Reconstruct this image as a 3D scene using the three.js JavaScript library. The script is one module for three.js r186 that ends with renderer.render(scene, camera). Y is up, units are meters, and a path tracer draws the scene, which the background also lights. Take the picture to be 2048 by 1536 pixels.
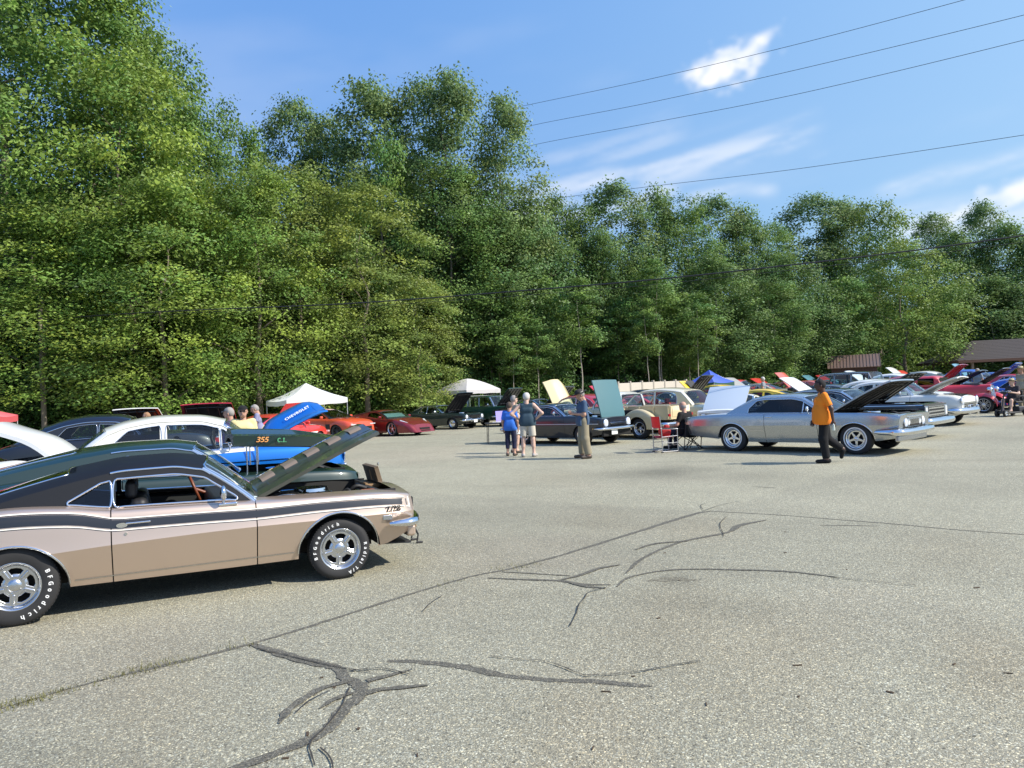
import * as THREE from 'three';
import { mergeGeometries, mergeVertices, toCreasedNormals } from 'three/addons/utils/BufferGeometryUtils.js';
import { RoundedBoxGeometry } from 'three/addons/geometries/RoundedBoxGeometry.js';
import { MarchingCubes } from 'three/addons/objects/MarchingCubes.js';
import { FontLoader } from 'three/addons/loaders/FontLoader.js';
import { TextGeometry } from 'three/addons/geometries/TextGeometry.js';

const scene = new THREE.Scene();
// ------------------------------------------------------------------ camera
const EYE = 1.74, FOCAL = 1510, IW = 2048, IH = 1536;      // eye height and lens of the phone that took the picture
const camera = new THREE.PerspectiveCamera(2 * Math.atan(IH / 2 / FOCAL) * 180 / Math.PI, IW / IH, 0.1, 2500);
camera.position.set(0, EYE, 0);
camera.rotation.order = 'YXZ';
camera.rotation.set(0.01416, 0, -0.0445);
camera.updateMatrixWorld(true);
scene.add(camera);
const ray = (px, py) => new THREE.Vector3((px - IW / 2) / FOCAL, -(py - IH / 2) / FOCAL, -1).applyQuaternion(camera.quaternion);
const onGround = (px, py, h = 0) => { const r = ray(px, py), t = (h - EYE) / r.y; return new THREE.Vector3(r.x * t, h, r.z * t); };
const atDepth = (px, py, z) => { const r = ray(px, py), t = -z / r.z; return new THREE.Vector3(r.x * t, EYE + r.y * t, -z); };

const renderer = new THREE.WebGLRenderer({ antialias: true });
renderer.setSize(1024, 768);
renderer.toneMapping = THREE.LinearToneMapping;
renderer.toneMappingExposure = 1.5;
renderer.shadowMap.enabled = true;
renderer.shadowMap.type = THREE.PCFSoftShadowMap;

// ------------------------------------------------------------------ small tools
const rng = (s) => () => { s |= 0; s = s + 0x6D2B79F5 | 0; let t = Math.imul(s ^ s >>> 15, 1 | s); t = t + Math.imul(t ^ t >>> 7, 61 | t) ^ t; return ((t ^ t >>> 14) >>> 0) / 4294967296; };
const clamp = (x, a = 0, b = 1) => Math.min(b, Math.max(a, x));
const lerp = (a, b, t) => a + (b - a) * t;
const smooth = (a, b, x) => { const t = clamp((x - a) / (b - a)); return t * t * (3 - 2 * t); };
const hash2 = (x, y, s = 0) => { let h = Math.imul(x, 374761393) + Math.imul(y, 668265263) + Math.imul(s, 974711) | 0; h = Math.imul(h ^ h >>> 13, 1274126177); return ((h ^ h >>> 16) >>> 0) / 4294967296; };
function noise2(x, y, s = 0) {
  const i = Math.floor(x), j = Math.floor(y), u = x - i, v = y - j, a = u * u * (3 - 2 * u), b = v * v * (3 - 2 * v);
  return lerp(lerp(hash2(i, j, s), hash2(i + 1, j, s), a), lerp(hash2(i, j + 1, s), hash2(i + 1, j + 1, s), a), b);
}
function fbm(x, y, s = 0, n = 4) { let r = 0, a = 0.5, t = 0; for (let k = 0; k < n; k++) { r += a * noise2(x, y, s + k); t += a; a *= 0.5; x *= 2.03; y *= 2.03; } return r / t; }

// ------------------------------------------------------------------ sky
const SUN = new THREE.Vector3(0.708, 0.6626, 0.244).normalize();
{
  const w = 2048, h = 1024, d = new Float32Array(w * h * 4), D = 180 / Math.PI;
  // [azimuth, elevation] in degrees (azimuth clockwise from the way the camera looks) along each streak, half thickness, strength
  const streaks = [
    { p: [[-4, 14.0], [3.2, 14.9], [8, 15.6], [14.7, 16.1], [20, 16.5], [24, 16.8]], t: 1.2, k: 0.27, f: 0.8 },
    { p: [[-8, 13.0], [0, 13.2], [9, 13.6], [14, 14.6]], t: 1.1, k: 0.34, f: 0.7 },
    { p: [[13, 13.2], [17.4, 13.8], [20.5, 13.2]], t: 0.5, k: 0.32, f: 0.5 },
    { p: [[2, 16.8], [9, 17.6], [15, 18.6]], t: 1.3, k: 0.12, f: 0.9 },
    { p: [[26, 12.4], [31, 13.1], [40, 13.6]], t: 0.5, k: 0.25, f: 0.7 },
    { p: [[26, 10], [34, 10], [46, 10.5]], t: 1.3, k: 0.4, f: 0.4 },
    { p: [[-30, 26], [-52, 33], [-80, 36]], t: 3, k: 0.3, f: 0.6 },
    { p: [[60, 20], [90, 26], [120, 24]], t: 3, k: 0.4, f: 0.5 },
    { p: [[150, 18], [180, 24], [215, 20]], t: 3.5, k: 0.4, f: 0.5 },
    { p: [[-150, 40], [-110, 46], [-90, 40]], t: 4, k: 0.3, f: 0.6 }];
  const puffs = [[16.6, 22.1, 2.9, 1.25, 1.05, 0.12], [14.9, 22.1, 1.6, 0.8, 0.95, 0.1], [19.0, 23.1, 1.7, 0.6, 0.95, 0.42], [34.5, 11.3, 3.2, 0.9, 0.85, 0.15], [31, 10.3, 2.4, 0.7, 0.7, 0.3], [75, 26, 6, 2, 0.8, 0.1], [-70, 22, 6, 2, 0.8, 0], [160, 32, 7, 2.5, 0.8, 0.1], [-130, 24, 6, 2, 0.8, 0]];
  for (let j = 0; j < h; j++) for (let i = 0; i < w; i++) {
    const el = ((j + 0.5) / h - 0.5) * Math.PI, a = ((i + 0.5) / w - 0.5) * 2 * Math.PI;
    const x = Math.cos(a) * Math.cos(el), z = Math.sin(a) * Math.cos(el), y = Math.sin(el);
    let az = Math.atan2(x, -z) * D; const e = el * D, o = (j * w + i) * 4;
    if (e < -1) { d[o] = 0.11; d[o + 1] = 0.115; d[o + 2] = 0.09; d[o + 3] = 1; continue; }
    const t = Math.pow(clamp(y), 0.55), sun = Math.max(0, x * SUN.x + y * SUN.y + z * SUN.z);
    const hz = 0.07 * smooth(-20, 45, az) * (1 - smooth(60, 120, az)); let r = lerp(0.285, 0.036, t) + hz * 0.8, g = lerp(0.445, 0.17, t) + hz * 1.15, b = lerp(0.63, 0.53, t) + hz * 0.4;
    const glow = Math.pow(sun, 4) * 0.34 + Math.pow(sun, 1.3) * 0.10; r += glow; g += glow; b += glow;
    let c = 0;
    const wob = (fbm(az * 0.12, e * 0.45, 5, 4) - 0.5) * 3.2, wisp = fbm(az * 0.16 + e * 0.25, e * 1.5 - az * 0.28, 11, 5);
    for (const s of streaks) {
      const q = s.p; if (az < q[0][0] - 4 && az < q[q.length - 1][0] - 4) continue;
      for (let k = 0; k < q.length - 1; k++) {
        const [ax, ay] = q[k], [bx, by] = q[k + 1], l2 = (bx - ax) ** 2 + (by - ay) ** 2;
        const u = clamp(((az - ax) * (bx - ax) + (e - ay) * (by - ay)) / l2), dx = az - ax - u * (bx - ax), dy = e - ay - u * (by - ay) + wob * 0.35;
        const dd = Math.hypot(dx * 0.5, dy) / s.t, end = (k === 0 ? smooth(-0.1, 0.35, u) : 1) * (k === q.length - 2 ? 1 - smooth(0.5, 1, u) : 1);
        c = Math.max(c, s.k * Math.exp(-dd * dd) * end * (1 - s.f + s.f * 2 * smooth(0.3, 0.75, wisp)));
      }
    }
    for (const [pa, pe, sx, sy, k, sl] of puffs) {
      let da = az - pa; if (da > 180) da -= 360; if (da < -180) da += 360;
      if (Math.abs(da) > sx * 2.4) continue;
      const de = e - pe - sl * da, n = (fbm(az * 0.9, e * 1.3, 21, 5) - 0.5) * 1.5;
      c = Math.max(c, k * smooth(1.25, 0.1, Math.hypot(da / sx, de / (de < 0 ? sy * 1.25 : sy)) + n));
    }
    c = Math.max(c, 0.10 * smooth(0.52, 0.85, fbm(az * 0.05 + 3, e * 0.16 - az * 0.02, 31, 5)));
    c = Math.min(c, 0.93); const cl = 0.74; d[o] = lerp(r, cl, c); d[o + 1] = lerp(g, cl * 1.0, c); d[o + 2] = lerp(b, cl * 1.02, c); d[o + 3] = 1;
  }
  const sky = new THREE.DataTexture(d, w, h, THREE.RGBAFormat, THREE.FloatType);
  sky.mapping = THREE.EquirectangularReflectionMapping; sky.magFilter = THREE.LinearFilter; sky.minFilter = THREE.LinearFilter; sky.needsUpdate = true;
  scene.background = sky; scene.environment = sky;
}
// ------------------------------------------------------------------ sun
const sunLight = new THREE.DirectionalLight(new THREE.Color(1, 0.93, 0.82), 4.4);
sunLight.position.copy(SUN).multiplyScalar(150).add(new THREE.Vector3(0, 0, -35)); sunLight.target.position.set(0, 0, -35);
sunLight.castShadow = true; sunLight.shadow.mapSize.set(4096, 4096); sunLight.shadow.radius = 1;
Object.assign(sunLight.shadow.camera, { left: -90, right: 90, top: 70, bottom: -70, near: 1, far: 400 });
scene.add(sunLight, sunLight.target);

// ------------------------------------------------------------------ naming and tagging
const used = {};
function numbered(n) { const k = used[n] = (used[n] ?? -1) + 1; return k ? n + '_' + String(k).padStart(3, '0') : n; }
function tag(o, label, category, group, kind) { if (label) o.userData.label = label; if (category) o.userData.category = category; if (group) o.userData.group = group; if (kind) o.userData.kind = kind; return o; }
function mesh(name, geo, mat, parent) {
  const m = new THREE.Mesh(geo, mat); m.castShadow = m.receiveShadow = true;
  m.name = parent ? name : numbered(name); (parent || scene).add(m); return m;
}
function group(name, parent) { const g = new THREE.Group(); g.name = parent ? name : numbered(name); (parent || scene).add(g); return g; }
const merge = (list) => { const l = list.filter(Boolean).map((g) => { const q = g.index ? g.toNonIndexed() : g; for (const k of Object.keys(q.attributes)) if (!['position', 'normal', 'uv', 'color'].includes(k)) q.deleteAttribute(k); return q; });
  const keys = ['normal', 'uv', 'color'].filter((k) => l.every((q) => q.attributes[k])); for (const q of l) for (const k of Object.keys(q.attributes)) if (k !== 'position' && !keys.includes(k)) q.deleteAttribute(k);
  return mergeGeometries(l); };
const std = (r, g, b, rough = 0.7, o = {}) => new THREE.MeshStandardMaterial({ color: new THREE.Color().setRGB(r, g, b), roughness: rough, ...o });
const phys = (r, g, b, rough = 0.4, o = {}) => new THREE.MeshPhysicalMaterial({ color: new THREE.Color().setRGB(r, g, b), roughness: rough, ...o });
const box = (w, h, d, x = 0, y = 0, z = 0) => new THREE.BoxGeometry(w, h, d).translate(x, y, z);
const rbox = (w, h, d, r, x = 0, y = 0, z = 0, s = 2) => new RoundedBoxGeometry(w, h, d, s, Math.min(r, w / 2.01, h / 2.01, d / 2.01)).translate(x, y, z);
function bar(a, b, r, n = 6, r2 = r) { const A = new THREE.Vector3(...a), B = new THREE.Vector3(...b), l = A.distanceTo(B); const g = new THREE.CylinderGeometry(r2, r, l, n, 1); g.translate(0, l / 2, 0); g.applyQuaternion(new THREE.Quaternion().setFromUnitVectors(new THREE.Vector3(0, 1, 0), B.clone().sub(A).normalize())); g.translate(A.x, A.y, A.z); return g; }
function tube(pts, r, n = 5, seg, closed = false, tension = 0.5) { return new THREE.TubeGeometry(new THREE.CatmullRomCurve3(pts.map((p) => p.isVector3 ? p : new THREE.Vector3(...p)), closed, 'centripetal', tension), seg || pts.length * 3, r, n, closed); }
const lathe = (pts, n = 32) => new THREE.LatheGeometry(pts.map((p) => new THREE.Vector2(...p)), n);
// monotone cubic through [x, y] points
function pc(P) {
  P = [...P].sort((a, b) => a[0] - b[0]); const n = P.length, h = [], s = [], m = [];
  for (let i = 0; i < n - 1; i++) { h[i] = P[i + 1][0] - P[i][0]; s[i] = (P[i + 1][1] - P[i][1]) / h[i]; }
  for (let i = 0; i < n; i++) m[i] = i === 0 ? s[0] : i === n - 1 ? s[n - 2] : s[i - 1] * s[i] <= 0 ? 0 : 2 * s[i - 1] * s[i] / (s[i - 1] + s[i]);
  return (x) => { if (x <= P[0][0]) return P[0][1]; if (x >= P[n - 1][0]) return P[n - 1][1]; let i = 0; while (x > P[i + 1][0]) i++; const t = (x - P[i][0]) / h[i], t2 = t * t, t3 = t2 * t;
    return (2 * t3 - 3 * t2 + 1) * P[i][1] + (t3 - 2 * t2 + t) * h[i] * m[i] + (-2 * t3 + 3 * t2) * P[i + 1][1] + (t3 - t2) * h[i] * m[i + 1]; };
}
// indexed grid from fn(u index, v index) -> [x, y, z]
function grid(nu, nv, fn, uvs = 1) {
  const p = new Float32Array(nu * nv * 3), uv = new Float32Array(nu * nv * 2), idx = [];
  for (let i = 0; i < nu; i++) for (let j = 0; j < nv; j++) { const k = i * nv + j, q = fn(i / (nu - 1), j / (nv - 1)); p.set(q, k * 3); uv[k * 2] = i / (nu - 1) * uvs; uv[k * 2 + 1] = j / (nv - 1) * uvs; }
  for (let i = 0; i < nu - 1; i++) for (let j = 0; j < nv - 1; j++) { const a = i * nv + j, b = a + nv; idx.push(a, b, a + 1, a + 1, b, b + 1); }
  const g = new THREE.BufferGeometry(); g.setAttribute('position', new THREE.BufferAttribute(p, 3)); g.setAttribute('uv', new THREE.BufferAttribute(uv, 2)); g.setIndex(idx); g.computeVertexNormals(); return g;
}
// section [[out, up], ...] swept along points, kept upright
function sweep(path, sec, closedSec = true) {
  const n = path.length, T = path.map((p, i) => { const a = path[Math.max(0, i - 1)], b = path[Math.min(n - 1, i + 1)]; return [b[0] - a[0], b[2] - a[2]]; });
  const S = closedSec ? [...sec, sec[0]] : sec;
  const g = grid(n, S.length, (u, v) => { const i = Math.round(u * (n - 1)), j = Math.round(v * (S.length - 1)), l = Math.hypot(...T[i]) || 1, nx = -T[i][1] / l, nz = T[i][0] / l; return [path[i][0] + nx * S[j][0], path[i][1] + S[j][1], path[i][2] + nz * S[j][0]]; });
  return g;
}
// ================================================================== ground
function speckleTexture(size, seed, stones, tone) {
  const R = rng(seed), n = size * size, v = new Float32Array(n), hue = new Float32Array(n), hgt = new Float32Array(n);
  for (let i = 0; i < n; i++) { v[i] = 0.60 + 0.12 * R(); hgt[i] = 0.15; }
  for (let k = 0; k < stones; k++) {
    const cx = R() * size, cy = R() * size, rr = 1.6 + R() * R() * 3.4, q = R(), t = (q < 0.1 ? 0.44 + R() * 0.12 : q > 0.86 ? 0.98 + R() * 0.2 : 0.68 + R() * 0.3), hh = R() - 0.5, el = 0.7 + R() * 0.6, an = R() * 6.28, ca = Math.cos(an), sa = Math.sin(an);
    const m = Math.ceil(rr * 1.4);
    for (let y = -m; y <= m; y++) for (let x = -m; x <= m; x++) { const u = (x * ca + y * sa) / el, w = (-x * sa + y * ca) * el, d = Math.hypot(u, w) / rr; if (d < 1) { const i = ((Math.floor(cy) + y + size) % size) * size + (Math.floor(cx) + x + size) % size; v[i] = t * (1 - 0.16 * d * d); hue[i] = hh; hgt[i] = 0.45 + 0.55 * Math.sqrt(1 - d * d); } }
  }
  const a = new Uint8Array(n * 4), b = new Uint8Array(n * 4);
  for (let i = 0; i < n; i++) { const h = hue[i]; a[i * 4] = clamp(v[i] * (tone[0] + h * 0.05), 0, 1) * 255; a[i * 4 + 1] = clamp(v[i] * tone[1], 0, 1) * 255; a[i * 4 + 2] = clamp(v[i] * (tone[2] - h * 0.07), 0, 1) * 255; a[i * 4 + 3] = 255; b[i * 4] = b[i * 4 + 1] = b[i * 4 + 2] = hgt[i] * 255; b[i * 4 + 3] = 255; }
  const mk = (d) => { const t = new THREE.DataTexture(d, size, size, THREE.RGBAFormat); t.wrapS = t.wrapT = THREE.RepeatWrapping; t.magFilter = THREE.LinearFilter; t.minFilter = THREE.LinearMipmapLinearFilter; t.generateMipmaps = true; t.needsUpdate = true; return t; };
  const c = mk(a); c.colorSpace = THREE.SRGBColorSpace; return [c, mk(b)];
}
const [asphaltMap, asphaltBump] = speckleTexture(2048, 7, 190000, [0.80, 0.782, 0.675]);
const asphalt = std(1, 1, 1, 0.92, { map: asphaltMap, bumpMap: asphaltBump, bumpScale: 0.0022, vertexColors: true });
const sealer = std(0.37, 0.36, 0.375, 0.8, { map: asphaltMap, bumpMap: asphaltBump, bumpScale: 0.002 });
const crackMat = std(0.035, 0.032, 0.028, 0.95);
const TILE = 3.4;
// the lot climbs a little toward its far corner
const riseAt = (x, z) => 0.45 * smooth(23, 52, -z) * smooth(-2, 9, x);
{
  const nx = 330, nz = 330, x0 = -48, x1 = 72, z0 = 14, z1 = -76;
  const warp = (u, a, b, c, k) => { const s = u < c ? -Math.pow((c - u) / c, k) * (c) : Math.pow((u - c) / (1 - c), k) * (1 - c); return lerp(a, b, c + s); };
  const g = grid(nx, nz, (u, v) => [warp(u, x0, x1, 0.42, 1.7), 0.004, warp(v, z0, z1, 0.22, 1.7)]);
  const p = g.attributes.position, uv = g.attributes.uv, col = new Float32Array(p.count * 3);
  const A = onGround(0, 1420), B = onGround(1405, 1025), C = onGround(2048, 1070), side = (P, Q, x, z) => (Q.x - P.x) * (z - P.z) - (Q.z - P.z) * (x - P.x);
  const spots = [[1330, 945, 0.9, 0.34, 0.42, 1], [1240, 950, 0.7, 0.2, 0.16, 1], [1500, 952, 0.9, 0.3, 0.18, 1], [1100, 955, 0.8, 0.4, 0.12, 0.93], [1345, 1160, 0.19, 0.055, 0.34, 1], [905, 1180, 0.9, 0.3, 0.08, 0.95], [1560, 1310, 0.5, 0.3, 0.07, 0.9], [1180, 1480, 0.4, 0.3, 0.06, 0.88], [1350, 1230, 0.5, 0.3, 0.1, 0.9], [1900, 1100, 0.6, 0.3, 0.09, 0.93], [300, 1400, 0.4, 0.3, 0.06, 0.9], [1990, 1340, 0.3, 0.2, 0.12, 0.85], [1400, 1060, 0.6, 0.25, 0.1, 0.9], [1200, 1040, 0.6, 0.3, 0.08, 0.92]].map(([px, py, a, b, k, w]) => [onGround(px, py), a, b, k, w]);
  for (let i = 0; i < p.count; i++) {
    const x = p.getX(i), z = p.getZ(i); uv.setXY(i, x / TILE, z / TILE); p.setY(i, 0.004 + riseAt(x, z));
    let m = 0.80 + 0.34 * fbm(x * 0.22, z * 0.22, 3, 5) + 0.16 * (fbm(x * 1.4, z * 1.4, 9, 4) - 0.5), r = 1, b = 1;
    const pink = smooth(0.5, 0.8, fbm(x * 0.35 + 9, z * 0.35, 17, 3)); r += pink * 0.035; b += pink * 0.005;
    const tyre = smooth(0.62, 0.8, fbm(x * 0.5 - z * 0.35 + 4, (z + x * 0.25) * 0.05, 61, 3)); m *= 1 - 0.07 * tyre; const streak = smooth(0.52, 0.78, fbm(x * 0.12 + z * 0.03, z * 1.2 - x * 0.5, 23, 4)); m *= 1 - 0.10 * streak;
    if (side(A, B, x, z) > 0 || side(B, C, x, z) > 0) { m *= 0.93; }
    else { m *= 1.03; b *= 0.99; }
    for (const [c, a, bb, k, w] of spots) { const rx = Math.atan2(c.x, -c.z), dx = x - c.x, dz = z - c.z, s = dx * Math.cos(rx) + dz * Math.sin(rx), t = -dx * Math.sin(rx) + dz * Math.cos(rx), e = Math.exp(-((s / a) ** 2 + (t / (bb * 4)) ** 2) * (0.6 + fbm(x * 2, z * 2, 41, 3))); m *= 1 - k * e; if (w < 1) { b *= 1 - (1 - w) * 0.35 * e; r *= 1 + (1 - w) * 0.4 * e; } }
    col[i * 3] = m * r; col[i * 3 + 1] = m; col[i * 3 + 2] = m * b;
  }
  g.setAttribute('color', new THREE.BufferAttribute(col, 3));
  tag(mesh('parking_lot', g, asphalt), 'wide weathered grey asphalt parking lot with sealed cracks', null, null, 'structure');
  // the land it lies on
  const lg = grid(90, 90, (u, v) => [(u - 0.5) * 3000, -0.02, (v - 0.5) * 3000]); const lp = lg.attributes.position, lc = new Float32Array(lp.count * 3);
  for (let i = 0; i < lp.count; i++) { const k = 0.8 + 0.4 * fbm(lp.getX(i) * 0.02, lp.getZ(i) * 0.02, 2); lc.set([0.075 * k, 0.085 * k, 0.032 * k], i * 3); lg.attributes.uv.setXY(i, lp.getX(i), lp.getZ(i)); }
  lg.setAttribute('color', new THREE.BufferAttribute(lc, 3));
  tag(mesh('ground', lg, std(1, 1, 1, 1, { vertexColors: true })), 'dull green grassy land around the lot', null, null, 'structure');
}
// ---- sealed joints, cracks and weeds in them
function ribbon(pts, width, y, seed, rag = 0.25) {
  const P = pts.map((q) => onGround(q[0], q[1])), c = new THREE.CatmullRomCurve3(P, false, 'centripetal'), len = c.getLength(), n = Math.max(6, Math.ceil(len / 0.035)), pos = [], uv = [], idx = [];
  const W = pc(pts.map((q, i) => [i / (pts.length - 1), (q[2] ?? width) * (q[2] > 0.1 ? 0.66 : 0.92)]));
  for (let i = 0; i <= n; i++) {
    const t = i / n, p = c.getPoint(t), d = c.getTangent(t), nx = -d.z, nz = d.x, w = W(t) / 2, k = i * 2.7;
    const l = w * (1 + rag * (noise2(k * 0.35, seed) * 2 - 1) + rag * 0.6 * (noise2(k, seed + 5) * 2 - 1)), r = w * (1 + rag * (noise2(k * 0.35, seed + 9) * 2 - 1) + rag * 0.6 * (noise2(k, seed + 15) * 2 - 1)), j = w * rag * 0.8 * (noise2(i * 0.13, seed + 30) - 0.5) * 2;
    for (const s of [-l + j, r + j]) { pos.push(p.x + nx * s, y, p.z + nz * s); uv.push((p.x + nx * s) / TILE, (p.z + nz * s) / TILE); }
    if (i < n) idx.push(i * 2, i * 2 + 1, i * 2 + 2, i * 2 + 2, i * 2 + 1, i * 2 + 3);
  }
  const g = new THREE.BufferGeometry(); g.setAttribute('position', new THREE.Float32BufferAttribute(pos, 3)); g.setAttribute('uv', new THREE.Float32BufferAttribute(uv, 2)); g.setIndex(idx); g.computeVertexNormals();
  const nn = g.attributes.normal; for (let i = 0; i < nn.count; i++) nn.setXYZ(i, 0, 1, 0);
  if (g.index && pos.length > 8) { const a = g.index.array, v = (k) => [pos[k * 3], pos[k * 3 + 2]], [A, B, C] = [v(a[0]), v(a[1]), v(a[2])]; if ((B[0] - A[0]) * (C[1] - A[1]) - (B[1] - A[1]) * (C[0] - A[0]) > 0) g.setIndex(idx.map((_, q) => idx[q - q % 3 + [0, 2, 1][q % 3]])); }
  return g;
}
{
  const strips = [
    ['long sealed joint running diagonally from the tan coupe to the middle of the lot', [[-120, 1462, 0.02], [0, 1420, 0.02], [180, 1368, 0.025], [330, 1332, 0.055], [430, 1308, 0.05], [520, 1284, 0.04], [640, 1248, 0.05], [800, 1196, 0.045], [960, 1150, 0.04], [1010, 1141, 0.045], [1120, 1112, 0.06], [1250, 1072, 0.07], [1340, 1044, 0.09], [1400, 1026, 0.12], [1420, 1023, 0.05]], 0],
    ['thin dark joint running off towards the silver car side of the lot', [[1418, 1023, 0.03], [1560, 1031, 0.03], [1700, 1042, 0.035], [1790, 1049, 0.04], [1920, 1061, 0.03], [2120, 1075, 0.03]], 0],
    ['wide crooked tar seam reaching from the joint to the lower edge', [[505, 1290, 0.05], [560, 1308, 0.09], [620, 1325, 0.1], [672, 1338, 0.09], [690, 1358, 0.12], [720, 1372, 0.14], [722, 1390, 0.13], [690, 1420, 0.1], [655, 1462, 0.12], [600, 1490, 0.12], [480, 1536, 0.11], [380, 1580, 0.1]], 1],
    ['short tar branch curving up from the crooked seam', [[735, 1365, 0.06], [770, 1356, 0.05], [825, 1341, 0.012]], 2],
    ['tar branch bending right from the crooked seam', [[722, 1392, 0.08], [760, 1382, 0.06], [810, 1377, 0.06], [858, 1373, 0.015]], 2],
    ['curved tar branch sweeping left from the crooked seam', [[712, 1360, 0.05], [650, 1378, 0.06], [600, 1405, 0.06], [575, 1425, 0.06], [558, 1450, 0.015]], 2],
    ['faint tar stroke inside the fork of the crooked seam', [[705, 1388, 0.05], [670, 1402, 0.05], [640, 1420, 0.01]], 3],
    ['long single tar stroke in the middle of the near asphalt', [[775, 1323, 0.05], [840, 1326, 0.07], [900, 1332, 0.075], [960, 1342, 0.09], [1010, 1352, 0.07], [1100, 1362, 0.06], [1200, 1365, 0.06], [1260, 1371, 0.065], [1305, 1374, 0.015]], 0],
    ['tar stroke beside the long joint, upper of a pair', [[1004, 1145, 0.02], [1060, 1148, 0.03], [1140, 1153, 0.02]], 1],
    ['tar stroke with a split end beside the joint', [[975, 1157, 0.02], [1030, 1160, 0.045], [1120, 1163, 0.06], [1170, 1170, 0.045], [1222, 1171, 0.02]], 1],
    ['dark tar wedge at the split end', [[1130, 1164, 0.03], [1170, 1174, 0.06], [1212, 1178, 0.02]], 2],
    ['tar branch rising from the split stroke', [[1120, 1162, 0.03], [1160, 1152, 0.05], [1200, 1138, 0.06], [1240, 1131, 0.02]], 2],
    ['double curved tar stroke below the corner of the joints', [[1252, 1148, 0.02], [1275, 1125, 0.05], [1310, 1105, 0.05], [1370, 1083, 0.05], [1410, 1075, 0.06], [1455, 1066, 0.05], [1480, 1052, 0.14], [1534, 1041, 0.03]], 1],
    ['short tar curve joining the double stroke', [[1270, 1101, 0.02], [1310, 1089, 0.05], [1375, 1083, 0.04]], 2],
    ['long thin tar arc passing over the oily patch', [[1234, 1175, 0.02], [1255, 1158, 0.035], [1310, 1145, 0.04], [1370, 1140, 0.04], [1480, 1141, 0.045], [1580, 1145, 0.045], [1675, 1156, 0.02]], 1],
    ['thin tar dash far along the joint', [[1640, 1052, 0.02], [1700, 1052, 0.035], [1752, 1053, 0.02]], 0],
    ['short tar dash beyond the corner of the joints', [[1505, 974, 0.02], [1530, 975, 0.05], [1552, 976, 0.02]], 0]];
  for (const [l, p, lay] of strips) tag(mesh('tar_seam', ribbon(p, 0.05, 0.0065 + lay * 0.002, p[0][0] | 0), sealer), l, null, null, 'structure');
  const cracks = [[[1212, 1178], [1180, 1186], [1168, 1200], [1158, 1212], [1154, 1228], [1146, 1244], [1140, 1255]], [[1170, 1355], [1230, 1352], [1290, 1345], [1345, 1334], [1400, 1325]], [[980, 1316], [1040, 1322], [1090, 1326], [1170, 1355]], [[1660, 1156], [1720, 1162], [1790, 1170], [1830, 1173]], [[515, 1300], [580, 1315], [640, 1330], [690, 1340], [740, 1348]], [[700, 1378], [680, 1420], [650, 1460], [620, 1490], [630, 1536]], [[845, 1225], [862, 1208], [884, 1194]], [[1405, 1020], [1402, 1012], [1412, 1008]], [[1405, 1024], [1440, 1012], [1480, 1003]], [[700, 1345], [760, 1340], [820, 1352]], [[590, 1430], [620, 1405], [660, 1385]], [[1448, 1074], [1440, 1050], [1452, 1035]], [[640, 1500], [660, 1520], [668, 1550]]];
  tag(mesh('pavement_cracks', merge(cracks.map((c, i) => ribbon(c, 0.010, 0.0148, i * 7 + 1, 0.6))), crackMat), 'fine dark cracks wandering over the near asphalt', null, null, 'structure');
  tag(mesh('oil_stain', ribbon([[1295, 1164, 0.05], [1330, 1160, 0.16], [1375, 1160, 0.15], [1392, 1163, 0.03]], 0.1, 0.0055, 3, 0.9), std(0.5, 0.48, 0.46, 0.9, { map: asphaltMap })), 'dark oily patch under the thin tar arc', null, null, 'structure');
  // weeds growing in the joint
  const R = rng(77), blades = [], A = [[0, 1420, 1.6], [60, 1402, 1.4], [110, 1390, 0.7], [200, 1364, 0.6], [280, 1342, 1.2], [330, 1330, 1], [470, 1296, 0.6], [880, 1170, 0.4], [1020, 1137, 0.5], [1045, 1131, 0.6]];
  for (const [px, py, k] of A) for (let i = 0; i < 80 * k; i++) { const c = onGround(px + (R() + R() - 1) * 46, py), h = 0.012 + R() * 0.032, a = R() * 6.28, l = R() * 0.03, jx = c.x + (R() - 0.5) * 0.02, slope = onGround(px + 20, py - 6).sub(onGround(px, py)).normalize(), t = (R() + R() - 1) * 0.22, q = (R() - 0.5) * 0.05; const x = jx + slope.x * t - slope.z * q, z = c.z + slope.z * t + slope.x * q; blades.push(x - 0.003 * Math.cos(a), 0.006, z - 0.003 * Math.sin(a), x + 0.003 * Math.cos(a), 0.006, z + 0.003 * Math.sin(a), x + Math.sin(a) * l, h, z - Math.cos(a) * l); }
  const g = new THREE.BufferGeometry(); g.setAttribute('position', new THREE.Float32BufferAttribute(blades, 3)); g.computeVertexNormals();
  tag(mesh('grass', g, std(0.13, 0.125, 0.04, 0.9)), 'dry grass tufts sprouting along the sealed joint', 'grass', null, 'stuff');
  // twigs and leaf litter on the asphalt
  const lit = [], RR = rng(5); for (let i = 0; i < 28; i++) { const x = RR() * 2048, y = 1040 + RR() * 480, c = onGround(x, y), a = RR() * 6.28, l = 0.008 + RR() * 0.022; if (x < 860 && y < 1300) continue; lit.push(box(l * 2, 0.004, 0.005 + RR() * 0.012).rotateY(a).translate(c.x, 0.008, c.z)); }
  tag(mesh('leaf_litter', merge(lit), std(0.07, 0.045, 0.025, 0.9)), 'bits of twig and dead leaf scattered on the asphalt', 'litter', null, 'stuff');
}
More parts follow.
